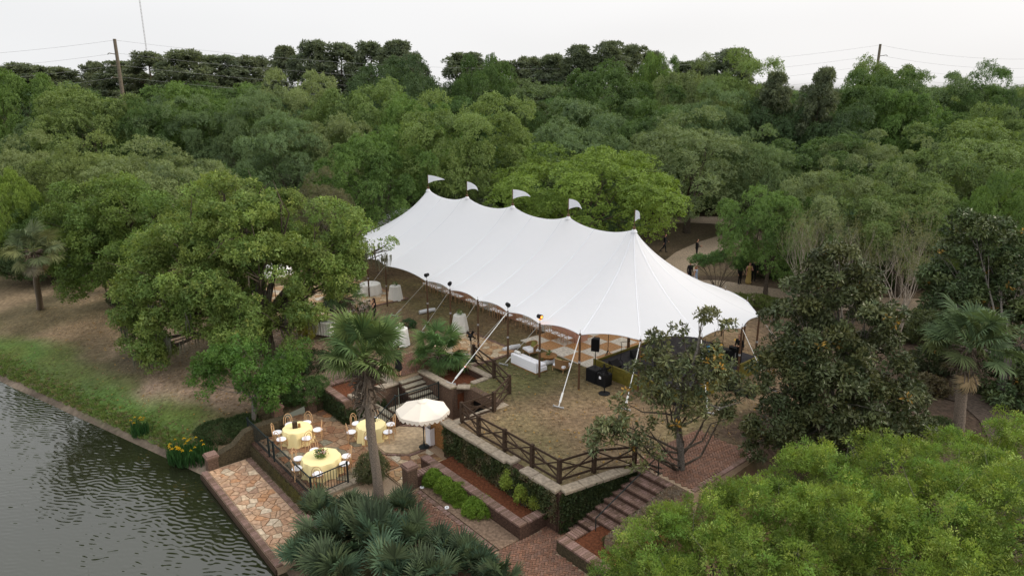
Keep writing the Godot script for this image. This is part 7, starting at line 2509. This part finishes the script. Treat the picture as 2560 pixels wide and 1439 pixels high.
func make_far() -> void:
	crowns = {
		"oak": [crown(101, 6.3, 4.3, 7.2, 40, 1.95, 125, 14, 0.21, 0.12, 0.4, 0.78), crown(102, 6.2, 4.4, 7.0, 46, 1.75, 112, 14, 0.21, 0.12, 0.5, 0.78), crown(103, 6.4, 4.0, 7.4, 36, 2.1, 140, 14, 0.21, 0.12, 0.45, 0.75)],
		"sage": [crown(111, 6.4, 4.6, 6.8, 70, 1.45, 84, 14, 0.2, 0.09, 0.35, 0.9), crown(112, 6.3, 4.5, 7.0, 80, 1.3, 74, 14, 0.2, 0.09, 0.4, 0.9)],
		"tall": [crown(121, 5.9, 5.3, 6.6, 44, 1.9, 118, 14, 0.21, 0.12, 0.45, 0.65), crown(122, 6.0, 5.2, 6.6, 52, 1.65, 100, 14, 0.21, 0.11, 0.4, 0.7, 0.1)],
		"pine": [pine_crown(131, 26, 4.6, 90, 17), pine_crown(132, 26, 4.4, 74, 18), pine_crown(133, 26, 4.8, 104, 16)],
	}
	trunks = {"broad": [trunk_mesh(201, 3.2, 0.32, 1.0, 5), trunk_mesh(202, 2.8, 0.36, 1.1, 4)], "pine": []}
	for i in 2:
		rng.seed = 210 + i
		var b := B.new()
		b.tube([Vector3(0, -0.5, 0), Vector3(0.15, 9, 0), Vector3(-0.1, 18, 0.1), Vector3(0, 25, 0)], [0.34, 0.27, 0.2, 0.06], 7, false)
		for k in 16:
			var y := rng.randf_range(11, 24)
			var a := rng.randf() * TAU
			var l := rng.randf_range(1.5, 4.0) * clampf((27.0 - y) / 9.0, 0.3, 1.0)
			b.tube([Vector3(0, y, 0), Vector3(cos(a) * l * 0.5, y + 0.4, sin(a) * l * 0.5), Vector3(cos(a) * l, y + 1.1, sin(a) * l)], [0.07, 0.05, 0.02], 4, false)
		trunks["pine"].append(b.mesh())
	# row by row from the tent back to the pines: the trees one can tell apart
	tree("oak_tree", "oak", 6.7, -62.0, 9.5, 13.1, "fresh", "bright yellow green round oak right behind the tent peaks")
	tree("oak_tree", "tall", -4.4, -72.0, 13.5, 13.3, "olive", "tall olive green oak behind the leftmost two pennants")
	tree("oak_tree", "oak", -13.1, -66.0, 10.6, 8.6, "green", "mid green live oak with bare lower limbs behind the left end of the tent")
	tree("oak_tree", "sage", 19.0, -74.0, 11.5, 13.8, "sage", "broad grey green dome shaped oak right of the bright round oak")
	tree("oak_tree", "oak", 6.1, -78.0, 11.3, 10.1, "mint", "green oak showing between the olive oak and the grey green dome")
	tree("oak_tree", "sage", 25.3, -72.0, 10.0, 7.8, "mint", "blue green oak overhanging the far end of the drive")
	tree("oak_tree", "sage", 20.2, -86.0, 5.2, 7.4, "mint", "dark blue green oak low behind the drive at the tent's last peak")
	tree("oak_tree", "oak", 33.6, -78.0, 9.6, 11.5, "deep", "deep green oak with a lumpy flat top in the right middle")
	tree("oak_tree", "sage", 38.3, -76.0, 9.7, 9.9, "sage", "grey green oak right of the deep green lumpy one")
	tree("oak_tree", "oak", 19.1, -50.0, 7.7, 6.2, "green", "bright green oak directly over the small umbrella shaped tree")
	tree("oak_tree", "sage", 23.9, -52.0, 9.2, 8.6, "sage", "large pale grey green oak above the twiggy trees")
	tree("oak_tree", "sage", 29.1, -50.0, 8.6, 9.5, "olive", "large olive oak right of the pale grey green one")
	tree("oak_tree", "oak", 43.0, -64.0, 11.6, 11.9, "olive", "broad olive oak at the right edge with a sloping outline")
	tree("oak_tree", "sage", 39.5, -66.0, 9.0, 7.5, "sage", "small pale oak tucked left of the sloping olive oak")
	tree("oak_tree", "oak", 33.4, -46.0, 9.2, 4.5, "green", "mid green oak cut off by the right edge")
	tree("oak_tree", "oak", 59.3, -84.0, 12.7, 8.5, "olive", "olive oak rising at the right edge behind the sloping one")
	tree("oak_tree", "sage", -30.8, -60.0, 9.7, 11.3, "sage", "wide pale sage oak above the big front oak, right of two others", "pale oaks on the left")
	tree("oak_tree", "sage", -38.4, -64.0, 9.8, 9.5, "gold", "yellowish sage oak, middle of the pale trees on the left", "pale oaks on the left")
	tree("oak_tree", "sage", -45.2, -66.0, 9.8, 8.6, "sage", "pale sage oak at the left edge above the single palm", "pale oaks on the left")
	tree("oak_tree", "oak", -42.3, -58.0, 8.7, 4.0, "fresh", "bright green tree cut by the left edge above the palm")
	tree("oak_tree", "oak", -39.5, -58.0, 5.7, 5.1, "deep", "dark oak in shade behind the single palm on the left")
	tree("oak_tree", "oak", -28.9, -70.0, 7.4, 7.6, "deep", "dark green oak in the gap above the big front oak")
	tree("oak_tree", "sage", -16.0, -58.0, 7.6, 5.0, "rust", "thin brownish tree in front of the dark gap beside the big oak")
	tree("oak_tree", "tall", -24.0, -76.0, 10.6, 8.6, "mint", "mossy grey green oak left of the mid green live oak")
	tree("oak_tree", "oak", -53.5, -92.0, 14.3, 13.8, "olive", "olive oak just left of the leaning utility pole's foot")
	tree("oak_tree", "oak", -41.6, -96.0, 15.1, 12.8, "green", "bright topped green oak right of the utility pole")
	tree("oak_tree", "tall", -41.5, -90.0, 13.0, 10.1, "mint", "mossy green oak below the bright topped one")
	tree("oak_tree", "tall", -27.9, -94.0, 15.9, 10.9, "sage", "tall sage oak below the dark pines, left of centre")
	tree("oak_tree", "oak", -19.0, -90.0, 14.9, 12.0, "olive", "olive green oak below the tallest pines")
	tree("oak_tree", "tall", -31.8, -86.0, 12.6, 9.2, "mint", "grey green oak with hanging moss, left of the tall sage oak")
	tree("oak_tree", "oak", -69.0, -100.0, 17.0, 11.0, "green", "green oak rising at the left edge of the view")
	tree("oak_tree", "oak", -60.5, -92.0, 11.2, 8.3, "mint", "green oak under the one at the left edge")
	tree("oak_tree", "tall", -46.5, -88.0, 11.4, 6.9, "deep", "dark oak behind the wide pale sage oak")
	tree("oak_tree", "oak", -10.8, -84.0, 13.3, 8.9, "green", "green oak left of the tall olive oak")
	tree("oak_tree", "oak", -20.3, -80.0, 11.3, 9.0, "sage", "pale sage oak between the mossy oak and the live oak")
	tree("oak_tree", "oak", 13.2, -100.0, 17.3, 13.8, "deep", "deep green domed oak standing against the pines right of centre")
	tree("oak_tree", "oak", -17.3, -112.0, 18.5, 13.6, "dark", "dark green tree below the gap in the pines")
	tree("oak_tree", "oak", -4.1, -116.0, 19.0, 9.6, "deep", "dark green tree right of the gap in the pines")
	tree("oak_tree", "sage", 26.4, -104.0, 17.5, 12.1, "sage", "grey green oak right of the deep green dome")
	tree("oak_tree", "tall", 30.9, -98.0, 16.7, 9.8, "olive", "yellow olive oak left of the two single pines")
	tree("oak_tree", "oak", 24.0, -118.0, 19.6, 7.1, "green", "small light green tree at the end of the pine row")
	tree("oak_tree", "oak", 10.8, -88.0, 13.2, 12.3, "mint", "grey green oak in front of the deep green dome")
	tree("oak_tree", "tall", 17.0, -84.0, 11.5, 8.5, "deep", "dark oak in the hollow behind the grey green dome")
	tree("oak_tree", "oak", 51.7, -104.0, 16.8, 13.8, "deep", "big deep green oak right of the two single pines")
	tree("oak_tree", "oak", 63.8, -124.0, 18.8, 11.6, "olive", "olive tree with a flat crown under the right utility pole")
	tree("oak_tree", "tall", 67.0, -112.0, 16.1, 11.8, "mint", "grey green oak on the right skyline")
	tree("oak_tree", "tall", 71.4, -110.0, 15.8, 9.1, "deep", "dark mossy oak farther along the right skyline")
	tree("oak_tree", "oak", 54.6, -98.0, 14.1, 8.2, "green", "mid green oak below the right skyline")
	tree("oak_tree", "oak", 85.6, -122.0, 14.0, 8.8, "olive", "low olive tree at the end of the right skyline")
	tree("oak_tree", "oak", 35.1, -94.0, 13.7, 10.5, "dark", "dark oak below the two single pines")
	tree("oak_tree", "oak", 40.0, -88.0, 12.3, 8.9, "dark", "dark oak in the hollow right of the single pines")
	tree("oak_tree", "oak", 56.7, -90.0, 11.3, 8.1, "deep", "deep green oak in the right hand hollow")
	tree("oak_tree", "tall", 25.6, -90.0, 13.2, 8.5, "mint", "green oak between the yellow olive oak and the grey dome")
	tree("pine_tree", "pine", 33.7, -92.0, 17.3, 5.1, "pine", "single dark pine left of its taller twin on the right skyline")
	tree("pine_tree", "pine", 37.7, -88.0, 17.8, 4.6, "pine", "single slender pine standing clear on the right skyline")
	tree("pine_tree", "pine", -110.8, -160.0, 21.0, 14.2, "pine", "dark pine at the left end of the skyline row", "tall dark pines along the skyline")
	tree("pine_tree", "pine", -108.1, -165.0, 20.4, 12.4, "pine", "dark pine second from the left end of the skyline row", "tall dark pines along the skyline")
	tree("pine_tree", "pine", -104.9, -170.0, 20.3, 12.8, "pine", "low dark pine left of the utility pole", "tall dark pines along the skyline")
	tree("pine_tree", "pine", -97.1, -168.0, 21.5, 8.0, "pine", "thin pine with a ragged top, just left of the utility pole", "tall dark pines along the skyline")
	tree("pine_tree", "pine", -86.2, -160.0, 21.2, 13.2, "pine", "dark pine directly behind the utility pole", "tall dark pines along the skyline")
	tree("pine_tree", "pine", -77.4, -155.0, 22.9, 12.7, "pine", "dark pine under the thin radio mast", "tall dark pines along the skyline")
	tree("pine_tree", "pine", -67.7, -150.0, 23.1, 12.8, "pine", "rounded dark pine right of the radio mast", "tall dark pines along the skyline")
	tree("pine_tree", "pine", -63.7, -158.0, 22.4, 13.0, "pine", "dark pine in the dip right of the rounded one", "tall dark pines along the skyline")
	tree("pine_tree", "pine", -57.7, -162.0, 22.5, 12.7, "pine", "dark pine left of the rise in the skyline", "tall dark pines along the skyline")
	tree("pine_tree", "pine", -46.9, -150.0, 23.8, 8.2, "pine", "dark pine with a see through top at the foot of the rise", "tall dark pines along the skyline")
	tree("pine_tree", "pine", -40.2, -146.0, 24.7, 9.4, "pine", "tall dark pine, first of the high group left of centre", "tall dark pines along the skyline")
	tree("pine_tree", "pine", -34.7, -148.0, 24.2, 11.1, "pine", "tall dark pine in the middle of the high group", "tall dark pines along the skyline")
	tree("pine_tree", "pine", -29.0, -150.0, 24.6, 11.2, "pine", "tall dark pine fourth in the high group", "tall dark pines along the skyline")
	tree("pine_tree", "pine", -22.8, -144.0, 24.5, 9.8, "pine", "tall ragged pine at the right end of the high group", "tall dark pines along the skyline")
	tree("pine_tree", "pine", -20.5, -150.0, 22.8, 7.1, "pine", "shorter ragged pine beside the gap in the skyline", "tall dark pines along the skyline")
	tree("pine_tree", "pine", -9.9, -150.0, 22.5, 12.8, "pine", "dark pine right of the gap in the skyline", "tall dark pines along the skyline")
	tree("pine_tree", "pine", -1.7, -158.0, 21.1, 10.9, "pine", "low pine in the dip right of the gap", "tall dark pines along the skyline")
	tree("pine_tree", "pine", 3.4, -155.0, 22.0, 10.6, "pine", "dark pine above the deep green tree right of the gap", "tall dark pines along the skyline")
	tree("pine_tree", "pine", 8.7, -152.0, 22.3, 9.8, "pine", "dark pine left of the second high group", "tall dark pines along the skyline")
	tree("pine_tree", "pine", 13.4, -146.0, 23.8, 8.9, "pine", "tall pine, first of the second high group", "tall dark pines along the skyline")
	tree("pine_tree", "pine", 19.2, -144.0, 24.4, 10.3, "pine", "tallest pine of the second high group", "tall dark pines along the skyline")
	tree("pine_tree", "pine", 24.9, -148.0, 23.8, 9.5, "pine", "tall pine, third of the second high group", "tall dark pines along the skyline")
	tree("pine_tree", "pine", 29.3, -152.0, 23.0, 7.2, "pine", "ragged pine at the end of the second high group", "tall dark pines along the skyline")
	tree("pine_tree", "pine", 38.0, -160.0, 21.2, 8.8, "pine", "small round topped pine alone on the skyline", "tall dark pines along the skyline")
	tree("pine_tree", "pine", 42.1, -140.0, 22.8, 11.5, "pine", "big dark pine with a rounded head left of the single pines", "tall dark pines along the skyline")
	tree("pine_tree", "pine", 39.5, -146.0, 20.7, 8.5, "pine", "lower dark pine joined to the big rounded one", "tall dark pines along the skyline")
	# the wood behind and below them, too dense to count
	rng.seed = 400
	var lowb := crown(301, 5.0, 3.0, 3.2, 34, 1.4, 55, 12, 0.22, 0.12, 0.3)
	var xf := []
	var cols := []
	for i in 420:
		var z := rng.randf_range(-64, -185)
		var half := -z * 0.86
		var x := rng.randf_range(-half, half)
		# keep the drive and its lawn clear
		if z > -86 and x > 10 - (z + 64) * 0.1 and x < 30:
			continue
		var s := rng.randf_range(0.55, 0.95)
		xf.append(Transform3D(Basis(Vector3.UP, rng.randf() * TAU).scaled(Vector3(s, s * rng.randf_range(0.8, 1.3), s)), Vector3(x, 0, z)))
		cols.append(jig([LEAF["dark"], LEAF["deep"], LEAF["mint"], LEAF["pine"]][rng.randi() % 4], 0.25))
	multi("undergrowth", lowb, M.leaf, xf, cols, self)
	xf = []
	cols = []
	for i in 60:
		var z := rng.randf_range(-165, -230)
		var half := -z * 0.84
		var x := rng.randf_range(-half, half * 0.42)
		var gap := absf(x / -z - (-0.115)) < 0.02
		if gap:
			continue
		xf.append(Transform3D(Basis(Vector3.UP, rng.randf() * TAU).scaled(Vector3(1.1, rng.randf_range(0.5, 0.66), 1.1)), Vector3(x, 0, z)))
		cols.append(jig(LEAF["pine"], 0.2))
	multi("far_pines", crowns["pine"][2], M.leaf, xf, cols, self)
	xf = []
	cols = []
	for i in 340:
		var z := rng.randf_range(-105, -330)
		var half := -z * 1.25
		var x := rng.randf_range(-half, half)
		var s := rng.randf_range(0.85, 1.15)
		xf.append(Transform3D(Basis(Vector3.UP, rng.randf() * TAU).scaled(Vector3(s, s, s)), Vector3(x, 0, z)))
		cols.append(jig([LEAF["deep"], LEAF["mint"], LEAF["olive"], LEAF["dark"]][rng.randi() % 4], 0.2))
	multi("far_wood", crowns["tall"][0], M.leaf, xf, cols, self)
	# utility poles, wires and the mast
	var pole_a := Vector3(-69.42, 23.48, -128.00)
	var pole_b := Vector3(83.09, 24.83, -165.00)
	var k := 0
	for p in [pole_a, pole_b]:
		var o := thing("utility_pole", ["tall grey utility pole rising from the wood on the left", "grey utility pole above the trees on the right skyline"][k], "utility pole", Vector3(p.x, 0, p.z), 0.0, "utility poles carrying the wires")
		part("pole", B.new().tube([Vector3(0, -1, 0), Vector3(0, p.y, 0)], [0.42, 0.27], 9), M.pole_grey, o)
		for h in [2.6, 4.6, 6.6]:
			part("bracket", B.new().beam(Vector3(0, p.y - h, 0), Vector3(1.4 if k == 1 else -1.0, p.y - h + 0.25, 0.6), 0.12, 0.12), M.pole_grey, o)
			part("insulator", B.new().bar(Vector3(1.4 if k == 1 else -1.0, p.y - h + 0.25, 0.6), Vector3(1.7 if k == 1 else -1.3, p.y - h + 0.0, 0.6), 0.08, 6), M.metal, o)
		k += 1
	k = 0
	for h in [0.2, 2.35, 4.35, 6.35]:
		var wr := thing("power_line", ["thin topmost power line strung between the utility poles", "thin power line second from the top between the utility poles", "thin power line third from the top between the utility poles", "thin lowest power line between the utility poles"][k], "power line", Vector3(0, 0, -140), 0.0, "power lines between the utility poles")
		var pa := pole_a - Vector3(0, h, 0)
		var pb2 := pole_b - Vector3(0, h, 0)
		var pc := pa + (pa - pb2) * 0.6
		var pd := pb2 + (pb2 - pa) * 0.5
		for sp in [[pc, pa, 3.5], [pa, pb2, 5.0], [pb2, pd, 3.0]]:
			var pts := []
			var rr := []
			for i in 25:
				var t := i / 24.0
				pts.append(sp[0].lerp(sp[1], t) - Vector3(0, 4.0 * t * (1.0 - t) * sp[2], 0) - Vector3(0, 0, -140))
				rr.append(0.016)
			part("wire", B.new().tube(pts, rr, 4, false), M.wire, wr)
		k += 1
	var ma := Vector3(-310.53, 47.11, -620.00)
	var mast := thing("radio_mast", "very thin tall radio mast far behind the pines on the left", "mast", Vector3(ma.x, 0, ma.z))
	for i in 3:
		var a := TAU * i / 3
		part("mast_leg", B.new().bar(Vector3(cos(a) * 0.5, 0, sin(a) * 0.5), Vector3(cos(a) * 0.5, 170, sin(a) * 0.5), 0.09, 5), M.wire, mast)
	part("lattice", lattice(), M.wire, mast)


func lattice() -> B:
	var b := B.new()
	for i in 60:
		for j in 3:
			var a := TAU * j / 3
			var c := TAU * (j + 1) / 3
			b.bar(Vector3(cos(a) * 0.5, i * 2.8, sin(a) * 0.5), Vector3(cos(c) * 0.5, i * 2.8 + 1.4, sin(c) * 0.5), 0.04, 3)
	return b


func make_roads() -> void:
	# the gravel drive behind the tent, the gravel path on the right: sheets a little above the turf
	var k := 0
	for r in [[[Vector3(8.78, 0.03, -52.15), Vector3(12.61, 0.03, -58.75), Vector3(15.70, 0.03, -64.64), Vector3(18.98, 0.03, -69.16), Vector3(22.21, 0.03, -72.59), Vector3(26.58, 0.03, -75.43)], [Vector3(13.06, 0.03, -47.94), Vector3(14.23, 0.03, -53.91), Vector3(16.59, 0.03, -59.91), Vector3(20.02, 0.03, -64.98), Vector3(24.02, 0.03, -68.97), Vector3(28.73, 0.03, -71.75)]], [[Vector3(14.37, 0.03, -54.50), Vector3(16.99, 0.03, -54.50), Vector3(19.60, 0.03, -52.59), Vector3(22.22, 0.03, -51.24), Vector3(25.42, 0.03, -50.16), Vector3(31.16, 0.03, -49.12)], [Vector3(14.00, 0.03, -50.48), Vector3(15.73, 0.03, -50.16), Vector3(18.26, 0.03, -48.72), Vector3(20.58, 0.03, -47.16), Vector3(23.71, 0.03, -46.51), Vector3(29.11, 0.03, -45.60)]], [[Vector3(17.92, 0.03, -82.87), Vector3(21.65, 0.03, -84.24), Vector3(25.50, 0.03, -83.96), Vector3(29.06, 0.03, -82.87)], [Vector3(17.12, 0.03, -78.98), Vector3(20.60, 0.03, -79.98), Vector3(24.06, 0.03, -78.98), Vector3(27.28, 0.03, -77.52)]], [[Vector3(21.43, 0.06, -32.44), Vector3(22.27, 0.06, -31.50), Vector3(22.00, 0.06, -29.56), Vector3(21.04, 0.06, -27.27)], [Vector3(22.90, 0.06, -33.18), Vector3(24.29, 0.06, -32.44), Vector3(24.09, 0.06, -30.40), Vector3(22.87, 0.06, -27.63)]]]:
		var b := B.new()
		var a: Array = r[0]
		var c: Array = r[1]
		for i in a.size() - 1:
			for s in 4:
				var t0 := s / 4.0
				var t1 := (s + 1) / 4.0
				var p0: Vector3 = a[i].lerp(a[i + 1], t0)
				var p1: Vector3 = a[i].lerp(a[i + 1], t1)
				var q0: Vector3 = c[i].lerp(c[i + 1], t0)
				var q1: Vector3 = c[i].lerp(c[i + 1], t1)
				b.quad(p0, p1, q1, q0, Vector3.UP)
		struct(["gravel_drive", "gravel_path", "far_drive", "grey_path"][k], b, M.gravel if k < 3 else M.grey_gravel)
		k += 1


func _ready() -> void:
	n_ground.seed = 4
	n_ground.frequency = 0.02
	n_ground.fractal_octaves = 3
	n_patch.seed = 9
	n_patch.frequency = 0.02
	n_patch.fractal_octaves = 4
	make_view()
	make_materials()
	make_ground()
	make_roads()
	make_court()
	make_shoots()
	make_tent()
	make_furniture()
	make_people()
	make_near_plants()
	make_far()
